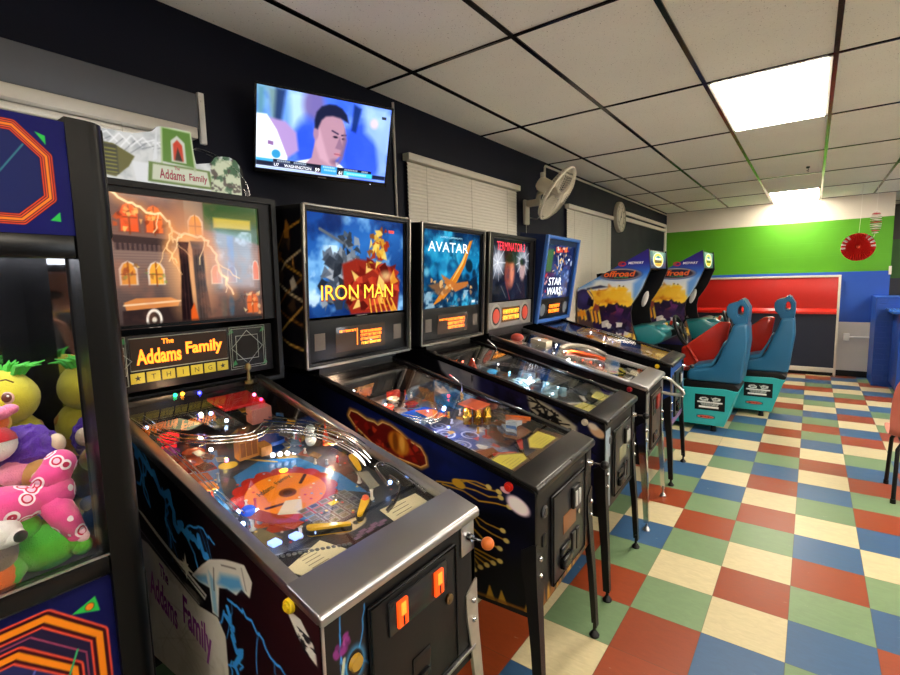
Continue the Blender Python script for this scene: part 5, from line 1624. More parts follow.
    pfpoly(cv, [(.36, -.14), (.42, -.06), (.40, -.02), (.34, -.06)], '#d8d0bc'); pfpoly(cv, [(.33, -.19), (.38, -.12), (.34, -.06), (.30, -.12)], '#c0441e'); pfpoly(cv, [(.36, -.20), (.42, -.15), (.40, -.12), (.35, -.16)], '#d86a2a')
    insert_grid(cv, .25, .36, -.07, .11, 5, 5, ['#2c3440', '#4a4a44', '#3a2c44', '#5a5a54', '#6a6248', '#2a3a34', '#40445a'], 3)
    pfpoly(cv, [(.335, .020), (.335, .05), (.318, .05), (.318, .02)], '#f4d83a')
    pfell(cv, .215, .0, .022, .055, '#cdbf9a'); pfell(cv, .215, .02, .008, .010, '#1c1c1c')
    pfpoly(cv, [(.40, -.245), (.40, -.19), (.20, -.17), (.20, -.245)], '#5d6266'); pfline(cv, [(.38, -.235), (.25, -.225), (.2, -.12)], .012, '#a9adb0')
    pfpoly(cv, [(.35, -.23), (.36, -.18), (.29, -.16), (.28, -.22)], '#7c7450'); 
    pfpoly(cv, [(.72, .02), (.80, .08), (.78, .15), (.70, .17), (.64, .12), (.66, .05)], '#a89a80'); pfell(cv, .725, .085, .05, .075, '#1c4f9c')
    pfline(cv, [(.62, .05), (.70, -.02)], .010, '#c8a85a'); pfell(cv, .69, -.075, .022, .030, '#d8c020')
    pfpoly(cv, [(1.04, -.25), (1.04, .25), (.9, .25), (.93, -.25)], '#2b2420'); pfpoly(cv, [(.42, .19), (.42, .255), (.16, .255), (.22, .19)], '#33363c')
    for k in range(70):
        r = random.Random(k + 50)
        pfell(cv, r.uniform(.2, .95), r.uniform(-.24, .24), .004, .004, r.choice(['#e8e0c8', '#d04030', '#f0d060', '#80a8d0']))
    s.playfield(cv)
    for wd_, yy in (('Addams', -.075), ('Family', .0)):
        text('disc_lettering', wd_, s.P(.495 + .02 * (yy > -.05), yy, .001), (-.25, 1, .05), (-1, -.25, .2), .020, mat('disc_ink', '#3a4a2c', .5), s.pf, w=.062, bold=.01)
    s.apron(mat('apron_black', '#18181a', .35))
    s.card([(.100, -.205), (.128, -.082), (.205, -.112), (.175, -.235)])
    s.card([(.118, .085), (.118, .232), (.188, .24), (.198, .095)])
    s.lines_on(.12, .19, -.19, -.13, 6, '#8a8060'); s.lines_on(.14, .185, .11, .20, 3, '#6a5f48')
    mb = MB()
    for k in range(15): mb.sphere(s.P(.23 - .006 * k, -.235 + .012 * k, .013), (.007, .0055, .003), seg=8)
    mb.build('chain_print', mat('chain_grey', '#6a6e70', .4), s.pf)
    shp = MB()
    for k in range(8): shp.box((-.006, -.01, 0), (.006, .012, .001), M=Matrix.Translation(s.P(.150 + .006 * (k % 3), -.035 + .014 * k, .0125)))
    shp.build('apron_print', mat('apron_mauve', '#7a5a78', .5), s.pf)
    s.flipper(.245, -.105, .195, -.025, '#e0b41e'); s.flipper(.245, .085, .205, .025, '#e0b41e')
    MB().sphere(s.P(.248, .088, .028), .011).build('flipper_cap', mat('red_orange_cap', '#d8501c', .3), s.pf)
    s.flipper(.46, .235, .385, .195, '#d8b01e')
    # slingshots
    s.plastic([(.36, -.205), (.255, -.15), (.26, -.115), (.38, -.17)], '#b04a24'); s.plastic([(.36, .16), (.265, .125), (.262, .16), (.34, .19)], '#8f8c78')
    for p in ((.36, -.20), (.258, -.13), (.375, -.17), (.355, .165), (.265, .13)): s.post(*p, h=.034)
    for k in range(3):
        MB().box((-.014, -.013, 0), (.014, .013, .010), .003, M=Matrix.Translation(s.P(.265 - .012 * k, -.200 + .052 * k, .012))).build('lane_lamp', glow('lane_white', '#8fb0ff', 1.3), s.pf)
    # inlane guides and habitrails
    s.wire([(.30, .245, .0), (.25, .235, .0), (.20, .17, .0), (.175, .10, .0)], .004, off=[(0, .012), (0, .022)], name='lane_guide')
    s.wire([(.15, .245, .03), (.30, .246, .05), (.32, .205, .05), (.25, .185, .03)], .003, off=[(0, 0), (0, .008)], name='shooter_guide')
    s.wire([(.70, .05, .07), (.62, .12, .085), (.52, .18, .08), (.42, .215, .06), (.375, .225, .035)], .0019)
    s.wire([(.74, .10, .08), (.63, .165, .09), (.50, .225, .085), (.40, .243, .06)], .0019)
    s.wire([(.95, -.22, .09), (.80, -.20, .085), (.70, -.12, .085), (.66, .0, .08), (.70, .08, .085)], .0019)
    s.wire([(.90, -.24, .07), (.70, -.235, .07), (.50, -.235, .05), (.38, -.225, .03)], .0019)
    # bookcase, chair, red ramp, blue disc, pops
    wood = mat('amber_wood', '#b07834', .5, noise=.2, nscale=30)
    s.slab(.655, .685, -.055, .012, .02, .085, wood, 'bookcase')
    for k in range(3): s.slab(.653, .656, -.050 + .02 * k, -.034 + .02 * k, .03 + .0 * k, .075, mat('book_brown', '#7c4a1c', .5), 'book_row')
    s.slab(.64, .68, .012, .05, .02, .05, wood, 'bookcase_step')
    red = mat('red_ramp', '#b01c1c', .25)
    s.slab(.90, 1.02, .04, .20, .075, .085, red, 'red_ramp'); s.slab(.86, .90, .12, .20, .02, .075, mat('pink_wall', '#b87a72', .4), 'ramp_wall')
    MB().cyl(s.P(.725, .085, .018), s.P(.725, .085, .030), .062, seg=32).build('blue_disc', mat('blue_disc', '#1c4fae', .2, coat=.5), s.pf)
    s.bumper(.90, -.155, '#b81c24', lit='#b81c24'); s.bumper(.80, -.20, '#8a3a8a'); s.bumper(.84, -.09, '#5a5a9a'); s.bumper(.70, -.20, '#a83a1c'); s.bumper(.76, -.145, '#c8542a')
    for d_, y_, c in ((.70, -.18, '#c8441e'), (.62, -.2, '#b85a2c'), (.66, -.165, '#983018'), (.56, -.215, '#c87838'), (.75, -.22, '#7c2818')): s.plastic([(d_ + .03, y_ - .02), (d_ + .01, y_ + .03), (d_ - .03, y_ + .025), (d_ - .02, y_ - .03)], c, h=.03 + .01 * random.random())
    s.plastic([(.98, -.2), (.98, -.08), (.90, -.04), (.88, -.1)], '#6d7a72', .05); s.plastic([(1.0, -.06), (.96, .05), (.80, .05), (.82, -.04)], '#3c4248', .06, name='grey_ramp'); s.plastic([(.86, -.03), (.84, .04), (.74, .03), (.76, -.04)], M_CLEAR, .075, name='clear_ramp')
    for k in range(5): s.wire([(.99 - .0 * k, -.04 + .016 * k, .068), (.84, -.03 + .014 * k, .066)], .0018, off=[(0, 0)], name='ramp_rail')
    mb = MB(); mb.sphere(s.P(.60, .175, .05), (.018, .02, .025)); mb.sphere(s.P(.60, .175, .085), .016); mb.sphere(s.P(.585, .155, .06), (.01, .014, .01)); mb.build('pale_figurine', mat('pale_blue_grey', '#a9b8bc', .4), s.pf)
    MB().sphere(s.P(.52, .235, .05), .022).build('glass_ball', M_CLEAR, s.pf)
    mb = MB(); mb.lathe([(.012, 0), (.010, .03), (.004, .05), (0, .09)], Matrix.Translation(s.P(.57, .215, .03)), 10); mb.build('orange_spike', mat('orange_red', '#d0481c', .3), s.pf)
    mb = MB(); mb.lathe([(.016, 0), (.016, .01), (.008, .014), (.005, .05), (.012, .058), (.012, .07), (.006, .08), (0, .082)], Matrix.Translation(s.P(1.0, .20, .12)), 14); mb.build('small_lamp_post', mat('olive_brass', '#7a7048', .35, metal=.6), s.pf)
    for d_, y_, c, h in ((1.02, -.07, '#18c878', .12), (1.02, -.045, '#ffa024', .12), (1.01, .01, '#3a3cff', .115), (.92, .17, '#ff5a8a', .105), (.90, .185, '#ff2a5a', .09), (.66, -.095, '#ff5a9c', .035), (.69, -.08, '#ffe05a', .02), (.97, -.19, '#a8d0ff', .05), (.80, -.01, '#b8d4ff', .09), (.88, -.02, '#8ab4ff', .09), (.72, -.11, '#ffffff', .05), (.36, -.225, '#9cc4ff', .03), (.385, -.17, '#b8d8ff', .03), (.42, -.20, '#8cb8ff', .025), (.26, .205, '#8ab4ff', .03)):
        s.lamp(d_, y_, c, 7, .0065, h)
    for k in range(4): s.lamp(.63 - .008 * k, .045 + .022 * k, '#f4f4ff', 5, .008, .02)
    MB().sphere(s.P(.545, .025, .01), (.012, .014, .006)).build('insert_lamp', glow('insert_yellow', '#ffd83a', 1.5), s.pf)
    MB().sphere(s.P(.40, -.185, .03), (.02, .02, .014)).build('blue_dome', mat('blue_dome', '#1c3fae', .2, emit='#2a50d0', es=.5), s.pf)
    for k in range(30):
        r = random.Random(k + 7)
        s.post(r.uniform(.40, .98), r.choice([-1, 1]) * r.uniform(.12, .245), h=r.uniform(.018, .032), c=r.choice(['#d8d4c8', '#c83a2a', '#d8b83a', '#9ab0c0']), r=.004)
    for k in range(26):
        r = random.Random(k + 400); d_, y_ = r.uniform(.52, 1.0), r.choice([-1, 1]) * r.uniform(.10, .235)
        a0 = r.uniform(0, 6.28); rr = r.uniform(.014, .03)
        s.plastic([(d_ + rr * math.cos(a0 + q), y_ + rr * .8 * math.sin(a0 + q)) for q in (0, 1.5, 3.0, 4.6)], r.choice(['#b84a24', '#8a6a3a', '#3a4a5a', '#a8a08c', '#5a2a20', '#2c5a8a', '#c89a3a', '#6a6e70']), r.uniform(.028, .06), .003)
    gi_light(s, .88, -.05, '#ffd0a0', 1.1); gi_light(s, .50, -.22, '#ffdcb8', .5, .05); gi_light(s, .52, .20, '#ffdcb8', .5, .05); gi_light(s, .27, .0, '#ffe4c8', .15, .05)
    return s

def gi_light(s, d, y, c, e, h=.12):
    """general-illumination bulbs under the glass"""
    l = bpy.data.lights.new('playfield_bulb', 'POINT'); l.energy = e; l.color = tuple(lin(rgb(c))); l.shadow_soft_size = .006
    o = bpy.data.objects.new('playfield_bulb', l); COL.objects.link(o); o.parent = s.t; o.location = s.P(d, y, h)
pin_mansion()

M_COINBTN = mat('coin_reject_black', '#101012', .3)
def coin_front(s, z0, z1, y0, y1, face, bill=True, amber='#8a5a34'):
    """door with a coin mech, price plate and bill slot, plus the small fittings beside it"""
    d = s.door(z0, z1, y0, y1, face)
    yc = (y0 + y1) / 2
    o = MB().box((.008, yc + .01, z1 - .115), (.024, yc + .085, z1 - .03), .006); o.build('coin_mech', M_COINBTN, d)
    for k in (0, 1):
        MB().box((.022, yc + .018 + .034 * k, z1 - .105), (.028, yc + .040 + .034 * k, z1 - .045), .003).build('coin_entry', mat('coin_entry_grey', '#b9bcb8', .35), d)
    MB().box((.009, yc - .07, z0 + .155), (.012, yc + .06, z0 + .225), .003).build('price_plate', mat('price_' + amber[1:], amber, .45), d)
    MB().cyl((.009, yc + .085, z1 - .15), (.016, yc + .085, z1 - .15), .010, seg=16).build('lock', M_CHROME, d)
    mb = MB(); mb.box((.008, yc - .10, z0 + .035), (.030, yc - .01, z0 + .075), .006); mb.box((.008, yc - .10, z0 + .08), (.020, yc - .01, z0 + .115), .006)
    mb.build('bill_slot', M_BLACKGL, d)
    for k in (0, 1): MB().box((.008, yc + .01 + .045 * k, z0 + .04), (.018, yc + .045 + .045 * k, z0 + .125), .004).build('coin_return', M_COINBTN, d)
    mb = MB(); mb.cyl((0, y0 - .055, z1 - .03), (.008, y0 - .055, z1 - .03), .021, seg=20, bev=.003); o = mb.build('start_button', mat('start_grey', '#5a5a5c', .35), s.t)
    MB().cyl((.007, y0 - .055, z1 - .03), (.010, y0 - .055, z1 - .03), .014, seg=18).build('button_cap', mat('start_dark', '#242426', .3), o)
    MB().box((0, y0 - .075, z1 - .155), (.004, y0 - .042, z1 - .11), .002).build('tournament_plate', M_BLACK, s.t)
    return d

def std_backbox_front(s, seed, spk='#5c544c', disp=(-.16, .155, .055, .155), dm=None, rows=3):
    """speaker panel of the later machines: dark board, two speaker windows and an orange dot display"""
    MB().box((-.03, -s.bw + .022, .018), (-.014, s.bw - .022, .205), .003).build('speaker_panel', mat('panel_charcoal', '#0b0b0b', .4, spec=.25), s.bb)
    MB().box((-.02, -.035, .208), (-.012, .035, .213)).build('panel_latch', M_STEEL, s.bb)
    y0, y1, z0, z1 = disp
    MB().box((-.0145, y0 - .008, z0 - .008), (-.0125, y1 + .008, z1 + .008), .0008).build('display', dm or M_DMD, s.bb)
    for sg in (-1, 1):
        yc = sg * (s.bw - .085)
        MB().box((-.015, yc - .030, .07), (-.0125, yc + .030, .145), .0012).build('speaker', mat('spk_' + spk[1:], spk, .7, noise=.2, nscale=200), s.bb)

def pin_blue_gold():
    s = Pin('pinball_machine', 'black-railed pinball machine with a flame-red patch and gold circuit lines on its side', (-.69, -.565, 0), .035, pf=(.05, .15), base=.88, slope=.265, lean=.045)
    cv = Canvas(420, 230, 1.33, .62, '#07070d')
    cv.ell(.62, .12, .26, .20, '#101e6a', .95, .25); cv.noise('#0a0c24', .6, 4, 5)
    # flame-red patch with a gold outline
    out = [(.362, .14), (.372, .105), (.40, .10), (.44, .115), (.47, .105), (.485, .115), (.505, .08), (.535, .075), (.57, .09), (.60, .115), (.62, .12), (.645, .125), (.662, .17), (.665, .215), (.645, .25), (.56, .26), (.46, .24), (.39, .185)]
    cv.poly(out, '#f0a030', .5, .06); cv.line(out, .030, '#e89a2c', closed=True, soft=.03); cv.line(out, .012, '#ffd98a', closed=True)
    cv.poly(out, '#6a120e'); shards(cv, 26, ['#8e1a10', '#54100c', '#a8281a', '#3a0a0a', '#c23a1c'], (.39, .12, .65, .24), .015, .035, 3)
    cv.ell(.565, .165, .04, .075, '#c8741c', 1, .02); cv.ell(.553, .165, .010, .065, '#7a3a10', .9, .015); cv.ell(.578, .155, .010, .055, '#f0b04a', .9, .015)
    # gold circuit traces
    g = '#b88a24'
    def trace(pts, w=.010, pad=True):
        cv.line(pts, w, g)
        if pad: cv.ell(pts[-1][0], pts[-1][1], .009, .018, '#d8c06a'); 
    trace([(.70, .30), (.76, .26), (.80, .20), (.86, .19), (.90, .165)]); trace([(.76, .265), (.83, .235), (.87, .235), (.905, .20)]); trace([(.72, .30), (.79, .28), (.84, .30), (.89, .26), (.93, .24)])
    trace([(.77, .22), (.83, .17), (.87, .165)]); cv.ell(.775, .245, .022, .03, '#c89a2a')
    trace([(.74, .34), (.80, .34), (.83, .42), (.86, .44), (.91, .44)]); trace([(.80, .36), (.84, .48), (.88, .50), (.92, .505)]); trace([(.78, .36), (.82, .52), (.86, .58), (.90, .585)], .013)
    for k in range(5): trace([(.70, .62 + .035 * k), (.78, .64 + .035 * k), (.82, .66 + .025 * k), (.90 - .02 * k, .68 + .035 * k)], .012)
    cv.ell(.755, .70, .05, .07, '#8a6a1e', .8, .04)
    for k in range(18):
        r = random.Random(k); x = .3 + .7 * r.random(); cv.poly([(x, 1.0), (x + .012, .96 - .09 * r.random()), (x + .03, 1.0)], '#c89a2c', .9)
    cv.rect(.3, .975, 1, 1, '#8a5a1c', .9, .02)
    cv.ell(.955, .20, .034, .062, '#f4d0e4', 1, .02, .5); cv.ell(.955, .20, .028, .050, '#fff6f4', 1, .02, .5); cv.ell(.918, .13, .014, .022, '#f0b8c0')
    s.cabinet(M_BLACK, side_cv=cv)
    # backglass: storm-blue clouds, a grey mass and a red and gold mass (plain stand-in shapes)
    cv = Canvas(150, 110, .63, .445, '#1a4a9c')
    cv.grad([(0, '#123c8a'), (.5, '#2a6ab8'), (1, '#14346e')], 60)
    cv.noise('#8cc4ee', .9, 4, 3, .5, .72); cv.noise('#0a1e52', .8, 3, 8, .5, .7); cv.noise('#cfe8fa', .8, 6, 13, .6, .75, (0, .3, .5, .9))
    shards(cv, 40, ['#59616e', '#2c323c', '#8a929c', '#3c4450', '#a8aeb6', '#1c2028'], (.12, .42, .42, .92), .04, .13, 5)
    shards(cv, 26, ['#30363f', '#6d7783', '#4c545e', '#8a929c'], (.30, .18, .48, .46), .03, .07, 25); cv.line([(.12, .15), (.33, .27)], .03, '#5a626c')
    cv.poly([(.32, .48), (.46, .42), (.62, .44), (.86, .50), (.96, .66), (.93, 1), (.40, 1), (.34, .8)], '#8a2418', 1, .03)
    shards(cv, 46, ['#a82c1c', '#6a160e', '#c8442a', '#d8902c', '#e8b84a', '#4a0e0a', '#b83a20', '#f0c86a'], (.38, .48, .92, .98), .03, .11, 9)
    shards(cv, 34, ['#c8922a', '#f0cc5e', '#8a4a16', '#e0ac3c', '#9a2c18'], (.60, .12, .80, .50), .03, .075, 29); cv.ell(.79, .60, .06, .05, '#f8d890', .7, .06)
    for k in range(6): cv.line([(.60 + .05 * k, .85), (.62 + .06 * k, 1)], .02, '#f0b23a', .9)
    s.backbox(M_BLACK, trim=mat('dull_steel', '#8f8b82', .3, metal=1), art=cv, art_z=(.215, .665), art_w=.315)
    gold = glow('title_gold', '#ffc23a', 1.05); red = glow('title_red', '#7c1c10', .6)
    for wd_, yy, ww in (('IRON', -.128, .228), ('MAN', .128, .208)):
        s.bt('title_shadow_lettering', wd_, yy + .004, .318, .070, red, w=ww + .006, bold=.02); s.bt('title_lettering', wd_, yy, .322, .066, gold, w=ww, bold=0, x=-.0205)
    MB().box((-.0218, .205, .608), (-.021, .245, .622)).build('maker_mark_print', glow('mark_red', '#c83a34', .8), s.bb)
    std_backbox_front(s, 2)
    cvk = Canvas(40, 80, .29, .66, '#0a0a10')
    for k in range(4): cvk.line([(.95, .08 + .18 * k), (.5, .14 + .2 * k), (.25, .28 + .18 * k), (.55, .36 + .17 * k), (.95, .42 + .16 * k)], .012, ['#b88a2c', '#d8c89a', '#8a5a1c', '#c8a04a'][k])
    shards(cvk, 10, ['#8a5a1c', '#c88a3a', '#3a2a1c', '#b8b0a0'], (.3, .1, .9, .8), .03, .07, 4)
    picture('side_print', cvk, flat((-.240, -s.bw - .0012, .675), (.235, 0, 0), (0, 0, -.66)), M_PRINT, s.bb)
    dot_rows(s, s.bb, -.01, .13, .085, .14, 3, -.0118, ORANGE, 4); dot_rows(s, s.bb, -.145, -.045, .135, .150, 1, -.0118, ORANGE, 7); dot_rows(s, s.bb, -.005, .13, .065, .083, 1, -.0118, AMBER, 9)
    MB().box((-.0122, -.035, .07), (-.0116, -.031, .15)).build('display_bar_print', ORANGE, s.bb)
    s.flipper_buttons(mat('red_button', '#d8281c', .3), z=None)
    coin_front(s, .465, .80, -.155, .175, mat('door_grey', '#26262a', .32, metal=.4))
    s.plunger('#1a1a1c', M_BLACKMT, y=.235, z=.80)
    cvf = Canvas(120, 40, .54, .10, '#181414')
    for k in range(40):
        r = random.Random(k + 3); x = r.random(); cv_h = .3 + .6 * r.random(); cvf.poly([(x - .02, 1), (x, 1 - cv_h), (x + .02, 1)], r.choice(['#6a2c14', '#8a5a1c', '#b88a2c', '#5a1c10']), .85, .05)
    picture('front_print', cvf, flat((.0012, -.268, s.zbot + .10), (0, .536, 0), (0, 0, -.10)), M_PRINT, s.cab)
    # playfield
    cv = Canvas(200, 400, .518, 1.02, '#5b5a60')
    cv.noise('#2a4a9a', .8, 5, 3); cv.noise('#b8bcc4', .6, 8, 6, .52, .7); cv.noise('#7a4a26', .6, 6, 16, .55, .7)
    pfpoly(cv, [(.80, -.25), (.80, .0), (.62, .05), (.45, .0), (.45, -.25)], '#2346b0', .6, .05)
    for d_, y_, r_ in ((.60, -.10, .05), (.53, -.03, .045), (.50, -.12, .045), (.45, .04, .04), (.42, -.07, .04), (.60, .02, .04)):
        pfell(cv, d_, y_, r_, r_, '#d6d8e0'); pfell(cv, d_, y_, r_ * .8, r_ * .8, '#4a5a86'); pfell(cv, d_, y_, r_ * .5, r_ * .5, '#a8b4cc'); pfell(cv, d_, y_, r_ * .3, r_ * .3, '#22305c')
    pfpoly(cv, [(.42, -.25), (.34, -.05), (.28, .0), (.26, -.25)], '#a2521f', .8, .02); pfpoly(cv, [(.40, .10), (.44, .2), (.28, .25), (.28, .05)], '#8a3c1c', .8, .02)
    pfpoly(cv, [(1.04, -.25), (1.04, .25), (.84, .25), (.84, -.25)], '#6a4a3a', .7, .03); pfpoly(cv, [(.95, -.22), (.98, -.05), (.86, .0), (.84, -.2)], '#d8c8a0')
    shards(cv, 50, ['#c83a24', '#e8e2d0', '#1c2a6a', '#d89a2c', '#7a8ab0', '#3a1c18'], (0, .1, 1, .75), .012, .035, 8)
    s.playfield(cv)
    cvi = Canvas(160, 50, 1.0, .25, '#101014')
    cvi.rect(.06, 0, .16, 1, '#3a2a22', 1, .02); cvi.rect(.255, 0, .52, 1, '#2a6aa4', 1, .01); cvi.noise('#8cc0e0', .8, 4, 3, .5, .7, (.255, 0, .52, 1)); cvi.poly([(.26, .12), (.30, .10), (.36, .38), (.30, .55), (.26, .52)], '#d8d2c6', 1, .02); cvi.ell(.40, .45, .04, .22, '#12528c', .9, .05); cvi.poly([(.425, .1), (.445, .2), (.44, .6), (.425, .5)], '#d8b068', 1, .02); cvi.noise('#0c2c50', .7, 5, 9, .55, .7, (.255, 0, .52, 1)); cvi.rect(.52, 0, .68, 1, '#2c1f2c', .9, .02); cvi.noise('#3c3a34', .6, 3, 2)
    picture('inner_side_print', cvi, lambda u, v: np.stack([-1.04 + u * .94, np.full_like(u, s.HW - .0195), (s.base + s.slope * (1.04 - u * .94) - .012) * (1 - v) + (s.base - s.pfa[0] + .002 + s.pfa[1] * (1.04 - u * .94)) * v], -1), M_PRINT, s.pf)
    s.apron(mat('apron_brown', '#6a4226', .4, noise=.2))
    ol = mat('apron_gold_line', '#8f7a3c', .4)
    for pts, c in (([(.120, -.215), (.120, -.08), (.155, -.045), (.215, -.13), (.215, -.225)], '#d8cc46'), ([(.120, .045), (.120, .205), (.215, .215), (.205, .10), (.160, .02)], '#d8cc46')):
        s.card([(a, b_) for a, b_ in pts], c)
        mb = MB(); mb.tube([s.P(a, b_, .0135 + s.ah) for a, b_ in pts], .0035, 6, closed=True); mb.build('card_border_print', ol, s.pf)
        s.lines_on(.125, .18, pts[0][1] + .03, pts[1][1] - .02, 4, '#a89a2c')
    s.plastic([(.30, .05), (.235, .06), (.23, .19), (.33, .235)], '#7c4a2a', .04, name='apron_plate'); s.plastic([(.42, .16), (.30, .17), (.31, .245), (.40, .245)], '#8a5430', .03, name='corner_plate'); s.plastic([(.36, -.24), (.24, -.22), (.24, -.06), (.30, -.03)], '#8a5026', .012, name='apron_plate')
    s.flipper(.245, -.10, .20, -.03, '#c83a2c'); s.flipper(.245, .10, .20, .03, '#c83a2c')
    gold = mat('gold_toy', '#d8a83a', .22, metal=.9); redm = mat('red_toy', '#b81c1c', .25)
    for k in range(3): MB().lathe([(.020, 0), (.020, .03), (.024, .034), (.020, .04), (.020, .065), (.010, .08), (0, .082)], Matrix.Translation(s.P(.50 - .03 * k, .10 + .035 * k, .02)), 18).build('gold_drum', gold, s.pf)
    s.slab(.44, .54, .085, .20, .10, .106, mat('gold_roof', '#c8552a', .3), 'drum_roof')
    MB().sphere(s.P(.56, .20, .06), (.018, .018, .022)).build('red_dome', glow('red_dome', '#d8142a', 1.2), s.pf)
    for k in range(7):
        a = .12 + k * .018
        s.plastic([(.36 - .012 * k, a), (.33 - .012 * k, a + .012), (.25 + .01 * k, a - .03), (.29 + .01 * k, a - .05)], random.Random(k).choice(['#2a6ab0', '#b8c4d0', '#8fa6b8', '#1c3a6a', '#c8642a']), .03 + .006 * k, .02)
    s.wire([(.52, .22, .04), (.44, .235, .05), (.36, .22, .055), (.31, .17, .045)], .0019); s.wire([(.78, -.20, .06), (.66, -.16, .065), (.56, -.10, .06), (.58, .02, .06), (.66, .08, .065)], .0019); s.wire([(.60, .24, .05), (.46, .245, .05), (.34, .24, .02)], .003)
    MB().tube([s.P(.62, .245, .10), s.P(.62, .245, .14), s.P(.66, .20, .19)], .003, 6).build('steel_post', M_CHROME, s.pf)
    s.plastic([(.74, -.10), (.72, .08), (.62, .10), (.64, -.06)], '#2a54d0', .04); s.plastic([(.70, -.02), (.66, .06), (.56, .04), (.60, -.04)], '#d8682a', .05); s.plastic([(.50, .05), (.46, .12), (.36, .10), (.40, .02)], M_CLEAR, .06, name='clear_plastic'); s.plastic([(.62, .08), (.52, .23), (.36, .23), (.44, .10)], M_CLEAR, .10, name='clear_plastic')
    s.bumper(.84, -.05, '#c8341c', lit='#c8341c'); s.bumper(.80, .08, '#8a1c14'); s.bumper(.90, .06, '#d8d0b8'); s.slab(.88, .98, -.18, -.04, .02, .03, mat('cream_plastic', '#d8caa0', .3), 'cream_plate'); s.slab(.93, .95, .07, .15, .02, .055, mat('red_bank', '#a83024', .4), 'target_bank')
    for d_, y_, c, h in ((.86, .02, '#ff5040', .06), (.84, -.06, '#fff0d0', .05), (.66, .02, '#8ab0ff', .05), (.58, -.15, '#b8ccff', .03), (.48, -.18, '#ffffff', .02), (.52, -.02, '#6a8aff', .03), (.70, -.18, '#ffffff', .03), (.62, .13, '#ff3040', .11), (.46, .13, '#ffe0a0', .05), (1.0, -.1, '#ffffff', .08), (.42, -.2, '#c8d8ff', .02)): s.lamp(d_, y_, c, 6, .006, h)
    for k in range(34):
        r = random.Random(k + 70); s.post(r.uniform(.34, .98), r.choice([-1, 1]) * r.uniform(.05, .245), h=r.uniform(.018, .036), c=r.choice(['#d8d4c8', '#c83a2a', '#3a5ad8', '#c8ccd4', '#d8a83a']))
    gi_light(s, .55, .0, '#cfd8ff', 1.5); gi_light(s, .85, 0, '#ffd8b0', 1.2)
pin_blue_gold()

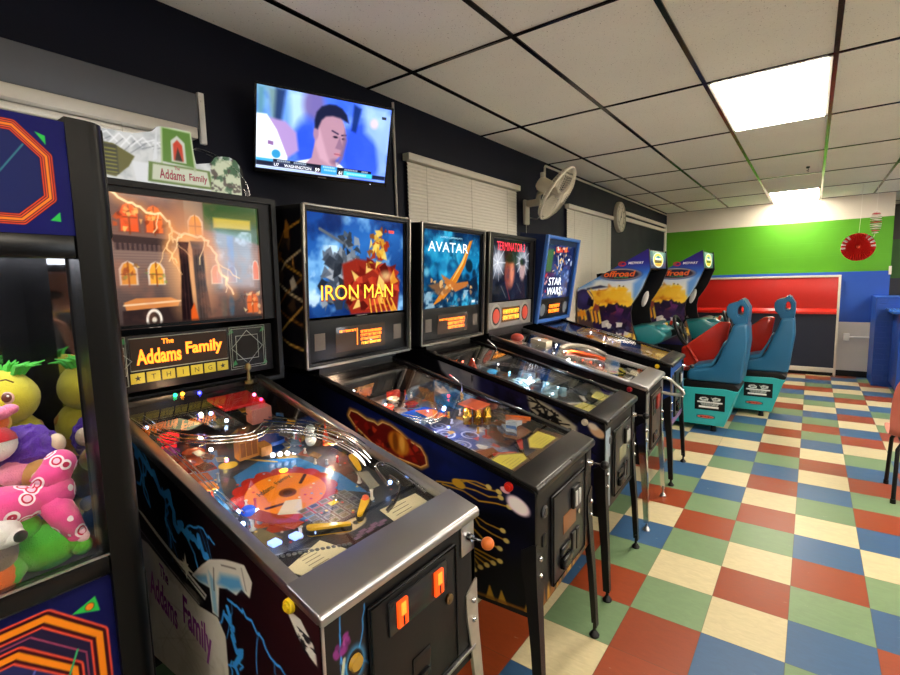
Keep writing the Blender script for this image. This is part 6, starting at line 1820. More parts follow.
def pin_blue_streak():
    s = Pin('pinball_machine', 'pinball machine with a teal backglass, orange streak and dark tree shapes on its side', (-.745, .265, 0), .04, pf=(.05, .16), base=.89, slope=.26, lean=.045)
    cv = Canvas(420, 200, 1.33, .62, '#0a0a10')
    cv.poly([(.28, .02), (.62, .0), (.62, .3), (.40, .42), (.36, .16), (.30, .10)], '#8c8e98', .95, .03); cv.noise('#5d6478', .7, 5, 4, .45, .65, (.28, 0, .62, .4))
    cv.poly([(.48, .0), (.98, .0), (.98, .9), (.50, .6)], '#14163c', .95, .06); cv.noise('#2a2c62', .7, 5, 8, .5, .7, (.46, .04, .98, .9)); cv.noise('#050510', .8, 6, 18, .5, .65, (.45, .05, .95, .9))
    cv.poly([(.70, .02), (.80, .06), (.90, .16), (.90, .36), (.80, .34), (.72, .22)], '#bcb49a', .95, .03)
    for k in range(26):
        r = random.Random(k + 2); x, y = .70 + .22 * r.random(), .04 + .3 * r.random()
        L_ = .03 + .05 * r.random(); a = r.uniform(0, 6.3)
        for q in range(4): cv.line([(x, y), (x + L_ * math.cos(a + q), y + L_ * 1.4 * math.sin(a + q))], .014, '#07070c')
    for k in range(40):
        r = random.Random(k + 90); x, y = .62 + .34 * r.random(), .18 + .5 * r.random(); cv.ell(x, y, .016, .03, r.choice(['#0a0c22', '#1c2050', '#2c3270', '#8a90a8']), .8, .02, r.random() * 3)
    cv.ell(.975, .145, .030, .05, '#d8b08a', 1, .02, .5); cv.ell(.958, .10, .020, .034, '#e8dcc8', 1, .02)
    s.cabinet(M_BLACK, side_cv=cv)
    cv = Canvas(100, 100, .63, .445, '#0f5a86')
    cv.grad([(0, '#0a2c58'), (.35, '#1478a8'), (.7, '#0e5a90'), (1, '#0a2238')], 90); cv.noise('#3ab4dc', .9, 4, 4, .5, .72); cv.noise('#061c36', .85, 4, 9, .52, .7)
    blobs(cv, 14, ['#28a0cc', '#186a9c', '#7cd0e8', '#0c3c66'], (.05, .35, .55, .65), .05, .13, 3, .05, .7); blobs(cv, 10, ['#0a1c30', '#06121e'], (.7, .4, 1, .85), .04, .1, 6, .03, .8)
    cv.poly([(.80, .10), (.86, .08), (.72, .44), (.58, .66), (.36, .88), (.16, .97), (.30, .80), (.50, .58), (.66, .38)], '#c8761f', 1, .015); cv.poly([(.82, .10), (.68, .42), (.52, .62), (.34, .82), (.48, .66), (.64, .42)], '#f4c06a', 1, .012); cv.poly([(.30, .56), (.55, .68), (.78, .66), (.80, .72), (.55, .80), (.36, .68)], '#b86a2c', .95, .02); cv.poly([(.10, .70), (.30, .66), (.50, .80), (.26, .84)], '#8a5a34', .8, .03)
    shards(cv, 26, ['#8a6a4a', '#c8945a', '#20303c', '#5a6a74', '#d8a86a'], (.1, .62, .85, .92), .02, .05, 7); cv.noise('#a8c8d8', .7, 6, 21, .58, .7, (0, .78, 1, 1)); cv.rect(.86, .93, .93, .965, '#e8f0f4', .9)
    s.backbox(M_BLACK, trim=mat('dull_steel', '#8f8b82', .3, metal=1), art=cv, art_z=(.205, .66), art_w=.315)
    pale = glow('title_pale', '#d8e8f0', 1.0)
    s.bt('title_lettering', 'AVATAR', -.045, .565, .058, pale, w=.43); s.bt('subtitle_lettering', "JAMES CAMERON'S", -.02, .622, .014, glow('title_teal', '#8ac0d8', .7), w=.24)
    std_backbox_front(s, 5)
    dot_rows(s, s.bb, -.06, .125, .068, .142, 3, -.0118, ORANGE, 14); dot_rows(s, s.bb, -.15, -.065, .125, .140, 1, -.0118, ORANGE, 17)
    s.flipper_buttons(mat('ivory_button', '#d8cdb8', .3))
    coin_front(s, .47, .81, -.15, .17, mat('door_worn', '#3c3d3a', .35, metal=.4, noise=.3), amber='#8a8a6a')
    s.plunger('#1a1a1c', M_BLACKMT, y=.235, z=.80)
    MB().box((0, -.275, s.zbot + .02), (.004, -.20, s.base - .05), .001).build('pale_corner_decal', mat('pale_blue_decal', '#8a9aa4', .45, noise=.3, nscale=12), s.cab)
    cv = Canvas(150, 300, .518, 1.02, '#3a4248')
    cv.noise('#7a98a8', .8, 6, 3, .5, .7); cv.noise('#141a20', .8, 5, 6, .5, .68); cv.noise('#5a4a36', .6, 5, 16, .55, .7); shards(cv, 40, ['#cfe4ee', '#3a7aa0', '#20303a', '#8a7a5a', '#a8c8d4'], (0, .3, 1, .8), .012, .03, 8)
    s.playfield(cv)
    cvi = Canvas(140, 40, 1, .25, '#2c2e2c'); cvi.noise('#44463e', .7, 3, 3); cvi.poly([(.36, 0), (.52, 0), (.50, 1), (.40, 1)], '#6a5a44', .8, .03); cvi.noise('#8a5a3c', .7, 6, 3, .5, .65, (.36, 0, .5, 1)); cvi.poly([(.52, .1), (.62, .1), (.60, .9), (.50, .9)], '#1c4a80', .9, .03); cvi.poly([(.70, .0), (.86, 0), (.72, .9), (.66, .9)], '#5a5a50', .8, .02)
    picture('inner_side_print', cvi, lambda u, v: np.stack([-1.04 + u * .94, np.full_like(u, s.HW - .0195), (s.base + s.slope * (1.04 - u * .94) - .012) * (1 - v) + (s.base - s.pfa[0] + .002 + s.pfa[1] * (1.04 - u * .94)) * v], -1), M_PRINT, s.pf)
    s.apron(mat('apron_olive', '#3f3f34', .4, noise=.2))
    for pts in ([(.105, -.205), (.105, -.065), (.18, -.06), (.195, -.20)], [(.115, .06), (.115, .195), (.195, .21), (.185, .075)]):
        s.card(pts, '#cfc86a'); s.lines_on(.125, .175, pts[0][1] + .02, pts[1][1] - .02, 4, '#a8a04a')
    s.plastic([(.33, .10), (.22, .10), (.25, .23), (.38, .24)], '#35424e', .03, name='corner_plate'); s.flipper(.245, -.10, .20, -.03, '#d8d4c8'); s.flipper(.245, .10, .20, .03, '#d8d4c8')
    ice = mat('ice_plastic', '#a8ccd8', .12, coat=.6)
    for k in range(12):
        r = random.Random(k + 5); d_, y_ = .28 + .22 * r.random(), -.18 + .34 * r.random()
        MB().box((-.02, -.015, 0), (.02, .015, .03 + .03 * r.random()), .004, M=Matrix.Translation(s.P(d_, y_, .01)) @ Matrix.Rotation(r.random() * 3, 4, 'Z')).build('ice_block', M_CLEAR if k % 3 == 0 else ice, s.pf)
    s.plastic([(.62, -.12), (.60, .10), (.50, .12), (.50, -.10)], '#bfe0e6', .05); s.plastic([(.66, -.06), (.64, .08), (.56, .08), (.58, -.06)], M_CLEAR, .07, name='clear_plastic'); MB().loft([[s.P(.92, -.03, .03), s.P(.84, -.03, .03), s.P(.84, -.015, .03), s.P(.92, -.015, .03)], [s.P(.90, -.03, .08), s.P(.86, -.03, .08), s.P(.86, -.018, .08), s.P(.90, -.018, .08)], [s.P(.885, -.026, .115), s.P(.875, -.026, .115), s.P(.875, -.022, .115), s.P(.885, -.022, .115)]]).build('red_fin', mat('red_orange_fin', '#c84a34', .35), s.pf); s.slab(.52, .60, .04, .10, .03, .09, mat('grey_toy', '#6a7478', .3), 'grey_toy')
    s.wire([(.82, -.2, .06), (.66, -.16, .07), (.54, -.12, .07), (.40, -.19, .05)], .0019); s.wire([(.86, .1, .07), (.70, .16, .075), (.50, .215, .07), (.36, .22, .04)], .0019)
    MB().tube([s.P(.86, .245, .10), s.P(.86, .245, .15), s.P(.90, .20, .20)], .003, 6).build('steel_post', M_CHROME, s.pf)
    s.bumper(.80, .08, '#3a8ab0', lit='#2a6a90'); s.bumper(.74, -.02, '#1c4a6a'); s.bumper(.86, -.14, '#7ab0c8')
    for d_, y_, c, h in ((.50, -.14, '#e0f4ff', .06), (.54, -.06, '#c8f0ff', .06), (.50, .02, '#ffffff', .06), (.44, .08, '#a8e0ff', .05), (.34, -.08, '#d8f4ff', .05), (.64, .0, '#80d0ff', .08), (.78, .12, '#ffffff', .08), (.90, -.1, '#ff6a50', .1), (.38, .10, '#bfe8ff', .04)): s.lamp(d_, y_, c, 6, .006, h)
    for k in range(20):
        r = random.Random(k + 170); s.post(r.uniform(.34, .98), r.choice([-1, 1]) * r.uniform(.05, .245), h=r.uniform(.018, .036), c=r.choice(['#d8d4c8', '#8ac0d8', '#3a5a7a', '#c8ccd4']))
    gi_light(s, .5, .0, '#d8f0ff', 1.4); gi_light(s, .85, 0, '#ffe0c0', .8)
pin_blue_streak()

def pin_red_title():
    s = Pin('pinball_machine', 'chrome-legged pinball machine with a red title over two dark figures', (-.775, 1.065, 0), .06, base=.895, slope=.26, lean=.05, bw=.392, leg='chrome', rail='steel')
    cv = Canvas(200, 100, 1.33, .62, '#0b0b0e'); cv.noise('#2a1c1c', .6, 4, 4); cv.ell(.6, .5, .2, .3, '#3a1414', .7, .2)
    s.cabinet(M_BLACK, side_cv=cv)
    cv = Canvas(100, 110, .63, .45, '#0c0c12')
    cv.noise('#23242c', .8, 4, 3); 
    for cx, cy, n in ((.14, .38, 9), (.82, .33, 13)):
        cv.ell(cx, cy, .16, .22, '#c8ccd8', .8, .16)
        for k in range(n): a = 2 * PI * k / n; cv.line([(cx, cy), (cx + .2 * math.cos(a), cy + .3 * math.sin(a))], .012, '#f4f6ff', .8, .02)
    cv.poly([(.16, 1), (.22, .74), (.40, .66), (.62, .66), (.78, .78), (.84, 1)], '#14161e', 1, .02); cv.poly([(.62, 1), (.64, .74), (.80, .66), (.95, .72), (1, 1)], '#101218', 1, .02); cv.line([(.24, .76), (.38, .96)], .012, '#8a8e98', .8); cv.line([(.66, .72), (.80, .9)], .010, '#7a7e88', .8); cv.line([(.36, .70), (.48, 1)], .014, '#a02828', .9)
    # plain soft shapes in place of the picture's figures
    cv.ell(.46, .52, .13, .27, '#a8583c', 1, .09); cv.ell(.40, .54, .06, .22, '#6e2f22', .8, .08); cv.ell(.52, .56, .05, .18, '#d88a6a', .7, .07); cv.ell(.46, .30, .13, .08, '#1c0f10', .95, .05); cv.ell(.815, .50, .08, .17, '#a88a86', .95, .06); cv.ell(.815, .35, .08, .06, '#14141a', .95, .04)
    cv.line([(.60, .70), (.61, .42), (.56, .26), (.50, .2)], .010, '#8a8c94', .5, .02); cv.noise('#2c3a4a', .4, 5, 5, .5, .7)
    s.backbox(M_BLACK, trim=None, art=cv, art_z=(.215, .655), art_w=.31)
    mb = MB(); mb.box((-.010, -s.bw - .005, 0), (.006, -s.bw + .004, s.hb), .002); mb.build('edge_trim', mat('dull_steel', '#8f8b82', .3, metal=1), s.bb)
    s.bt('title_lettering', 'TERMINATOR 3', -.01, .605, .062, glow('title_crimson', '#d8203c', 1.1), w=.47, bold=0)
    # speaker panel: grey steel look with two round red speakers
    MB().box((-.03, -s.bw + .022, .018), (-.014, s.bw - .022, .205), .003).build('speaker_panel', mat('panel_steel_grey', '#8c8a88', .35, metal=.4, noise=.3, nscale=14), s.bb)
    MB().box((-.0145, -.155, .055), (-.0122, .155, .165), .001).build('display', mat('display_tan', '#6a5034', .2), s.bb)
    dot_rows(s, s.bb, -.135, .135, .065, .155, 2, -.0112, AMBER, 24)
    for sg in (-1, 1):
        yc = sg * .245
        Q = Matrix.Translation((-.014, yc, .108)) @ Matrix.Rotation(PI / 2, 4, 'Y')
        MB().lathe([(.085, 0), (.085, .003), (.066, .005), (.064, .001), (0, .001)], Q, 32).build('speaker_ring', mat('ring_pale', '#a8a6a2', .35, metal=.5), s.bb)
        MB().lathe([(.070, .001), (.066, .0035), (.052, .004)], Q, 32).build('speaker_gap', M_BLACK, s.bb)
        MB().lathe([(.052, .0), (.050, .006), (.02, .009), (0, .0095)], Q, 28).build('speaker', mat('speaker_red', '#b8391f', .4, emit='#b8391f', es=.25), s.bb)
    s.flipper_buttons(mat('dark_red_button', '#a81c2c', .3))
    d = s.door(.47, .82, -.15, .17, mat('door_rust', '#4a3a30', .35, metal=.5, noise=.4, nscale=9))
    MB().box((.009, .0, .70), (.02, .10, .79), .005).build('coin_mech', mat('coin_red', '#8e2018', .35), d)
    MB().box((.009, -.10, .68), (.014, -.02, .79), .004).build('price_plate', M_BLACKGL, d); MB().box((.009, -.09, .50), (.02, .02, .56), .004).build('coin_return', M_BLACKGL, d)
    MB().box((0, .195, .63), (.004, .275, .85), .001).build('steel_plate', mat('scuffed_steel', '#9a9a98', .35, metal=.8, noise=.4, nscale=20), s.cab); MB().box((0, -.275, .48), (.004, -.19, .85), .001).build('steel_plate', mat('scuffed_steel', '#9a9a98', .35, metal=.8, noise=.4, nscale=20), s.cab)
    mb = MB(); mb.tube([(.0, .235, .865), (.03, .235, .868), (.06, .235, .855), (.135, .235, .785), (.142, .235, .768), (.13, .235, .757), (.07, .235, .757), (.0, .235, .765)], .011, 10); mb.tube([(.065, .235, .85), (.065, .235, .76)], .008, 8)
    mb.build('launch_handle', mat('cast_alloy', '#b4b2aa', .3, metal=.7), s.t)
    cv = Canvas(130, 260, .518, 1.02, '#6a685f')
    cv.noise('#a8a69a', .8, 5, 3, .48, .7); cv.noise('#3c3a38', .7, 6, 6, .52, .68); pfpoly(cv, [(.34, -.02), (.34, .22), (.2, .22), (.22, -.02)], '#c8c4ae', .9, .02); shards(cv, 16, ['#d8cc3a', '#2a7a9a', '#e8e4d8', '#c83a2c'], (.3, .62, .95, .82), .02, .05, 8); shards(cv, 30, ['#c8b8a0', '#7a2c20', '#3a3a3c', '#d8d4cc'], (0, .1, 1, .6), .02, .05, 9)
    s.playfield(cv)
    s.apron(mat('apron_steel', '#77756e', .4, metal=.3, noise=.2)); s.card([(.12, .05), (.12, .19), (.19, .20), (.18, .06)], '#d8d2b8')
    s.flipper(.245, -.10, .20, -.03, '#d8cc3a'); s.flipper(.245, .10, .20, .03, '#d8cc3a')
    orr = mat('orange_ramp', '#b8461c', .25, coat=.4)
    a = [(.60, -.03, .05), (.56, .03, .06), (.48, .08, .06), (.42, .13, .05), (.36, .14, .04)]
    s.wire(a, .014, orr, 'orange_ramp', off=[(0, 0), (-.014, .010), (.014, .010)]); s.wire([(p[0] + .01, p[1] + .035, p[2] + .015) for p in a], .004, M_CHROME, 'ramp_rail', off=[(0, 0)])
    s.wire([(.66, .05, .07), (.60, .12, .10), (.48, .18, .10), (.38, .22, .07)], .016, mat('grey_ramp', '#6c6a64', .3), 'grey_ramp', off=[(0, 0)]); s.slab(.74, .86, -.02, .10, .04, .10, mat('pale_block', '#a8a290', .4), 'pale_block'); s.plastic([(.98, -.16), (.94, -.05), (.86, -.08), (.90, -.18)], '#c8c0b4', .07); MB().sphere(s.P(.93, -.10, .10), (.05, .03, .03)).build('red_oval', mat('red_oval', '#b8483c', .3), s.pf)
    for d_, y_, c, h in ((.46, -.05, '#ff4a30', .05), (.50, -.10, '#ff8a5a', .03), (.42, 0, '#ff5a40', .04), (.70, .08, '#ffffff', .08), (.66, -.08, '#fff4e0', .05), (.8, 0, '#ffffff', .1), (.36, .02, '#ffd0f0', .03)): s.lamp(d_, y_, c, 6, .006, h)
    for k in range(16):
        r = random.Random(k + 270); s.post(r.uniform(.34, .98), r.choice([-1, 1]) * r.uniform(.05, .245), h=r.uniform(.018, .036), c=r.choice(['#d8d4c8', '#c83a2a', '#3a3a3c', '#c8ccd4']))
    gi_light(s, .55, .0, '#ffe8d0', 1.6)
pin_red_title()

def pin_blue_cab():
    bluem = mat('blue_cabinet', '#22509c', .4, noise=.15)
    s = Pin('pinball_machine', 'blue-cabinet pinball machine with blue backbox beside the racing machines', (-.80, 1.85, 0), .045, base=.915, slope=.26, lean=.15, bw=.38, hb=.725)
    cv = Canvas(200, 100, 1.33, .62, '#0b0d16'); cv.grad([(0, '#0a0a0e'), (.30, '#0a0a10'), (.4, '#1c3a86'), (1, '#16306e')], 90); cv.noise('#8a8cb0', .5, 4, 4, .55, .7, (0, .3, 1, 1))
    s.cabinet(bluem, side_cv=cv)
    cv = Canvas(70, 100, .55, .5, '#15224a')
    cv.noise('#2c4a8a', .8, 4, 3); cv.poly([(.04, .1), (.25, .08), (.24, .5), (.05, .5)], '#2c6a34', .9, .04); cv.poly([(.30, .04), (.75, .03), (.72, .12), (.34, .14)], '#d84a2c', 1, .02); shards(cv, 20, ['#f0a84a', '#c83a2c', '#e8e0d0', '#101420', '#8a4a2c'], (.25, .04, .8, .16), .02, .05, 4)
    shards(cv, 40, ['#d89a4a', '#12182c', '#b8c4d8', '#8a5a34', '#3a5a9a', '#e8c88a', '#0a0e1c'], (.3, .18, .8, .55), .02, .06, 5); cv.line([(.42, .2), (.5, .4)], .02, '#e8ecf4'); cv.line([(.62, .25), (.55, .5)], .02, '#c8d4e8'); cv.ell(.86, .26, .03, .025, '#eef2fa'); blobs(cv, 14, ['#8aa4d8', '#c8d4f0', '#2a4a90'], (.6, .3, 1, .95), .03, .06, 3, .03, .7)
    shards(cv, 14, ['#c83a3c', '#d8a0a0', '#20305c'], (.03, .5, .16, .95), .02, .05, 6); shards(cv, 20, ['#b8b090', '#5a6a90', '#20305c', '#d8d4c0'], (.6, .55, .85, .98), .02, .05, 8)
    s.backbox(mat('navy_backbox', '#10224c', .4, spec=.3), trim=None, art=cv, art_z=(.20, .655), art_w=.31)
    mb = MB()
    for y in (-s.bw, s.bw - .028): mb.box((-.02, y - .002, 0), (.008, y + .030, s.hb), .004)
    for z in (0, s.hb - .026): mb.box((-.02, -s.bw, z), (.007, s.bw, z + .028), .004)
    mb.build('edge_trim', mat('blue_trim', '#2f62b0', .35), s.bb)
    pale = glow('title_white', '#e8f0ff', 1.1)
    s.bt('title_lettering', 'STAR', -.04, .345, .065, pale, w=.29); s.bt('title_lettering', 'WARS', -.04, .262, .065, pale, w=.31)
    MB().box((-.03, -s.bw + .022, .018), (-.014, s.bw - .022, .195), .003).build('speaker_panel', mat('panel_charcoal', '#0b0b0b', .4, spec=.25), s.bb)
    MB().box((-.0145, -.16, .055), (-.0125, .16, .16), .001).build('display', mat('display_dim', '#2c2622', .2), s.bb); dot_rows(s, s.bb, -.12, .12, .065, .15, 2, -.0118, ORANGE, 34)
    for sg in (-1, 1):
        Q = Matrix.Translation((-.014, sg * .255, .105)) @ Matrix.Rotation(PI / 2, 4, 'Y')
        MB().lathe([(.052, 0), (.05, .004), (.02, .006), (0, .006)], Q, 24).build('speaker', mat('speaker_grey', '#6a7078', .5), s.bb)
    s.flipper_buttons(mat('yellow_button', '#e2c21c', .3))
    coin_front(s, .49, .84, -.15, .17, mat('door_green_grey', '#2c3a36', .35, metal=.4, noise=.3), amber='#3a6a4a'); s.plunger('#1a1a1c', M_BLACKMT, y=.235, z=.83)
    MB().box((0, .19, .44), (.004, .275, .86), .001).build('corner_decal', mat('blue_decal', '#4a6ab0', .4, noise=.4, nscale=10), s.cab); MB().box((0, -.275, .44), (.004, .275, .48), .001).build('lower_decal', mat('mauve_decal', '#7a5a8a', .4, noise=.4, nscale=10), s.cab)
    cv = Canvas(110, 220, .518, 1.02, '#2a3a5c'); cv.noise('#a8a0a8', .8, 5, 3); cv.noise('#16204a', .7, 5, 7, .5, .68); shards(cv, 40, ['#d8cfc8', '#3a5ab0', '#b87a6a', '#101828', '#d8b84a'], (0, .1, 1, .85), .02, .06, 8)
    s.playfield(cv); s.apron(mat('apron_navy', '#1c2444', .4)); s.card([(.12, .05), (.12, .19), (.19, .20), (.18, .06)], '#d8c88a'); s.card([(.12, -.19), (.12, -.05), (.18, -.06), (.19, -.20)], '#d8c88a')
    s.flipper(.245, -.10, .20, -.03, '#e8e8e8'); s.flipper(.245, .10, .20, .03, '#e8e8e8'); s.wire([(.8, -.2, .07), (.62, -.12, .09), (.48, -.17, .07), (.36, -.2, .04)]); s.wire([(.8, .2, .07), (.62, .12, .09), (.48, .17, .07), (.36, .2, .04)])
    s.bumper(.8, 0, '#3a5ad8'); s.bumper(.72, -.1, '#d8d8e0'); s.bumper(.72, .1, '#c83a2c')
    for d_, y_, c, h in ((.5, 0, '#a8c0ff', .05), (.7, .05, '#ffffff', .08), (.4, -.1, '#ff8a6a', .03)): s.lamp(d_, y_, c, 6, .006, h)
    gi_light(s, .55, 0, '#ffe8e0', 1.2)
pin_blue_cab()

# ================================================================== racing machines with seats
def racing_machine():
    t = thing('racing_machine', 'nearer sit-down racing arcade machine with lit round marquee and teal seat base', 'racing arcade machine', (-1.3, 3.0, 0), 0, 'racing machines by the far wall')
    o3 = V3((-1.3, 3.0, 0))
    ox = lambda p: (p[0] + 1.3, p[1])
    Ya, Yb = -.05, .70
    front = [(1.849, -1.313), (1.638, -1.294), (1.457, -1.365), (1.37, -1.415), (1.29, -1.468), (1.20, -1.482), (1.10, -1.471), (.902, -1.413), (.70, -1.37), (.05, -1.35)]
    prof = [(-2.06, .05), (-2.06, 1.455)] + [(x, z) for z, x in front]
    prof = [ox(p) for p in prof]
    for y0, y1 in ((Ya, Ya + .025), (Yb - .025, Yb)):
        MB().prism(prof, y0, y1, 'y', .003).build('side_panel', M_BLACK, t, flat=True)
    zs = np.array([p[0] for p in front][::-1]); xs = np.array([p[1] for p in front][::-1])
    zt, zb = 1.845, .78
    def fn(u, v):
        z = zt - v * (zt - zb)
        r = np.interp(z, zs, xs) - .004
        l = np.where(z > 1.455, -2.058 + (z - 1.455) / .394 * .745, -2.058)
        x = l + u * (r - l)
        return np.stack([x + 1.3, np.full_like(x, Ya - .0012), z], -1)
    def uvf(u, v):
        p = fn(u, v); return (p[..., 0] - 1.3 + 2.06) / .78, v
    cv = Canvas(160, 210, .78, zt - zb, '#3a2a7c')
    U = lambda x: (x + 2.06) / .78
    Vv = lambda z: (zt - z) / (zt - zb)
    cv.grad([(0, '#2c1c66'), (.12, '#2c2a86'), (.22, '#2a6ac8'), (.30, '#cfd8e4'), (.40, '#ece6da'), (.55, '#f0d8a0'), (.7, '#e8b030'), (1, '#2a2460')], 90)
    cv.poly([(U(-2.06), 0), (U(-1.7), Vv(1.66)), (U(-1.9), Vv(1.50)), (U(-2.06), Vv(1.43))], '#3a7cd0', .8, .06); cv.noise('#f6f2e8', .6, 5, 3, .5, .7, (0, .28, 1, .55)); cv.poly([(U(-1.46), Vv(1.50)), (U(-1.30), Vv(1.64)), (U(-1.40), Vv(1.40)), (U(-1.47), Vv(1.28))], '#2f7ad8', .7, .04)
    cv.poly([(U(-1.95), Vv(1.46)), (U(-1.8), Vv(1.49)), (U(-1.72), Vv(1.47)), (U(-1.95), Vv(1.44))], '#1c2240', .9, .015)
    shards(cv, 46, ['#f4b818', '#ffcf3a', '#e08a14', '#ffd968', '#c86a10'], (U(-1.86), Vv(1.42), U(-1.50), Vv(1.20)), .03, .09, 4, .85, .02)
    cv.noise('#f2c23a', .8, 7, 9, .5, .65, (U(-1.88), Vv(1.43), U(-1.48), Vv(1.22)))
    shards(cv, 50, ['#2c1238', '#4a1c5c', '#1c1030', '#6a2c6a', '#8a3a3c', '#14102a'], (U(-1.85), Vv(1.26), U(-1.46), Vv(1.02)), .03, .08, 6, .9, .01)
    cv.poly([(U(-2.06), Vv(1.22)), (U(-1.72), Vv(1.20)), (U(-1.47), Vv(1.18)), (U(-1.45), Vv(1.0)), (U(-2.06), Vv(1.0))], '#241a44', .75, .05)
    cv.ell(U(-1.985), Vv(1.335), .135, .108, '#241c4c', 1, .015); cv.ell(U(-1.97), Vv(1.36), .08, .06, '#3c3476', .8, .05); cv.line([(U(-1.94), Vv(1.43)), (U(-1.89), Vv(1.36)), (U(-1.885), Vv(1.27))], .018, '#f0c06a'); cv.poly([(U(-1.93), Vv(1.36)), (U(-1.875), Vv(1.33)), (U(-1.88), Vv(1.26)), (U(-1.95), Vv(1.28))], '#0e0c22', 1, .01)
    for k in range(7):
        x = -2.03 + k * .040; cv.poly([(U(x), Vv(1.22 - .004 * k)), (U(x + .02), Vv(1.235 - .004 * k)), (U(x + .045), Vv(1.13 - .008 * k)), (U(x + .022), Vv(1.11 - .008 * k))], ['#f0a028', '#e8c040', '#2a1838', '#f4b43a'][k % 4], 1, .008)
    cv.poly([(U(-2.06), Vv(1.20)), (U(-1.98), Vv(1.22)), (U(-1.95), Vv(1.16)), (U(-2.06), Vv(1.15))], '#e08a1c', .9, .01)
    shards(cv, 26, ['#e8e4dc', '#1a1428', '#3a3a5c', '#f4f0e8', '#2a1c40'], (U(-1.75), Vv(1.08), U(-1.47), Vv(.94)), .02, .05, 12)
    cv.rect(0, Vv(1.0), U(-1.7), 1, '#2a3a8a', .7, .06); cv.noise('#e8c0a8', .5, 5, 22, .52, .7, (0, Vv(1.05), .6, 1)); shards(cv, 10, ['#f4c82a', '#ffe06a', '#e89a1c'], (U(-1.56), Vv(.98), U(-1.42), Vv(.86)), .02, .045, 15)
    for x, z in ((-1.60, 1.48), (-1.56, 1.475)): cv.ell(U(x), Vv(z), .008, .006, '#1c1c2c')
    # oval badge
    cv.ell(U(-1.595), Vv(1.598), .285, .064, '#20357c', 1, .01); cv.ell(U(-1.595), Vv(1.598), .268, .056, '#b8b0a8', 1, .01); cv.ell(U(-1.595), Vv(1.596), .252, .047, '#2c2238', 1, .01)
    picture('side_print', cv, fn, M_PRINT, t, uvfn=uvf)
    R_, Up = (1, 0, 0), (0, 0, 1)
    q = lambda x, z: (x + 1.3, Ya - .0014, z)
    text('badge_lettering', 'offroad', q(-1.60, 1.604), R_, Up, .062, mat('badge_orange', '#e8641c', .35), t, w=.33, bold=.03, shear=.25)
    text('badge_lettering', 'THUNDER', q(-1.585, 1.566), R_, Up, .017, mat('badge_green', '#3aa06a', .4), t, w=.15, shear=.2)
    text('maker_lettering', 'MIDWAY', q(-1.435, 1.711), R_, Up, .026, mat('maker_white', '#ece8f0', .4), t, w=.155, bold=.02, shear=.15)
    mb = MB(); mb.tube([q(-1.575 + .036 * math.cos(a), 1.704 + .020 * math.sin(a)) for a in np.linspace(0, 2 * PI, 20)[:-1]], .006, 6, closed=True); mb.tube([q(-1.565 + .026 * math.cos(a), 1.704 + .013 * math.sin(a)) for a in np.linspace(0, 2 * PI, 16)[:-1]], .004, 6, closed=True); mb.build('maker_logo', mat('maker_red', '#c8203a', .4), t)
    # shell between the side panels
    mb = MB()
    mb.prism([ox(p) for p in [(-2.05, .06), (-2.05, 1.44), (-1.52, 1.725), (-1.52, 1.70), (-2.02, 1.43), (-2.02, .06)]], Ya + .025, Yb - .025, 'y')
    mb.box((-1.40 + 1.3 - .02, Ya + .025, .06), (-1.385 + 1.3, Yb - .025, .86)); mb.build('cabinet_shell', M_BLACK, t, flat=True)
    MB().prism([ox(p) for p in [(-1.53, 1.72), (-1.318, 1.835), (-1.312, 1.645), (-1.50, 1.60), (-1.54, 1.62)]], Ya + .026, Yb - .026, 'y', .004).build('marquee', M_BLACKGL, t)
    cvm = Canvas(90, 40, .64, .17, '#6a7478')
    cvm.grad([(0, '#8a9a98'), (1, '#3a4248')], 90); cvm.ell(.5, .5, .34, .46, '#e8f4f0', 1, .04); cvm.ell(.5, .5, .30, .40, '#f4d84a', 1, .03); cvm.ell(.5, .40, .22, .16, '#fff8d8', 1, .04); cvm.poly([(.30, .34), (.5, .22), (.7, .34), (.5, .40)], '#2a6a8a', .9, .03); cvm.rect(.28, .5, .72, .68, '#3a2c18', .8, .03); cvm.ell(.5, .8, .2, .08, '#d8a02a', .9, .03); cvm.rect(0, 0, .14, 1, '#2c3a6a', .6, .1); cvm.rect(.86, 0, 1, 1, '#2c3a6a', .6, .1)
    picture('marquee_print', cvm, flat((-.0135, Ya + .055, 1.826), (0, .64, 0), (.0055, 0, -.172)), mat('marquee_print', rough=.2, attr=True, aemit=.85), t)
    MB().prism([ox(p) for p in [(-1.72, 1.11), (-1.80, 1.62), (-1.86, 1.61), (-1.78, 1.09)]], Ya + .03, Yb - .03, 'y', .006).build('monitor', M_BLACKGL, t)
    cvs = Canvas(60, 46, .56, .42, '#1a2a4a'); cvs.grad([(0, '#2a5aa8'), (.45, '#a8c0d8'), (.5, '#7a5a3a'), (1, '#3a2c20')], 90); cvs.poly([(.4, .5), (.6, .5), (.95, 1), (.05, 1)], '#5a5248', 1, .03)
    picture('monitor_screen', cvs, flat((-.488, Ya + .095, 1.60), (0, .56, 0), (.068, 0, -.42)), mat('dim_screen', rough=.15, attr=True, aemit=.5), t)
    MB().sphere(V3((-1.525, 3.655, 1.315)) - o3, (.032, .018, .095), Matrix.Rotation(.3, 4, 'Y')).build('speaker_dome', M_WHITEPL, t)
    # dashboard and wheel
    teal = mat('teal_moulding', '#1a6e74', .3, coat=.4, noise=.1)
    mb = MB(); mb.prism([ox(p) for p in [(-1.58, .84), (-1.58, 1.03), (-1.46, 1.04), (-1.32, 1.085), (-1.20, 1.03), (-1.14, .97), (-1.18, .90), (-1.35, .84)]], Ya + .028, Yb - .028, 'y', .03, 3)
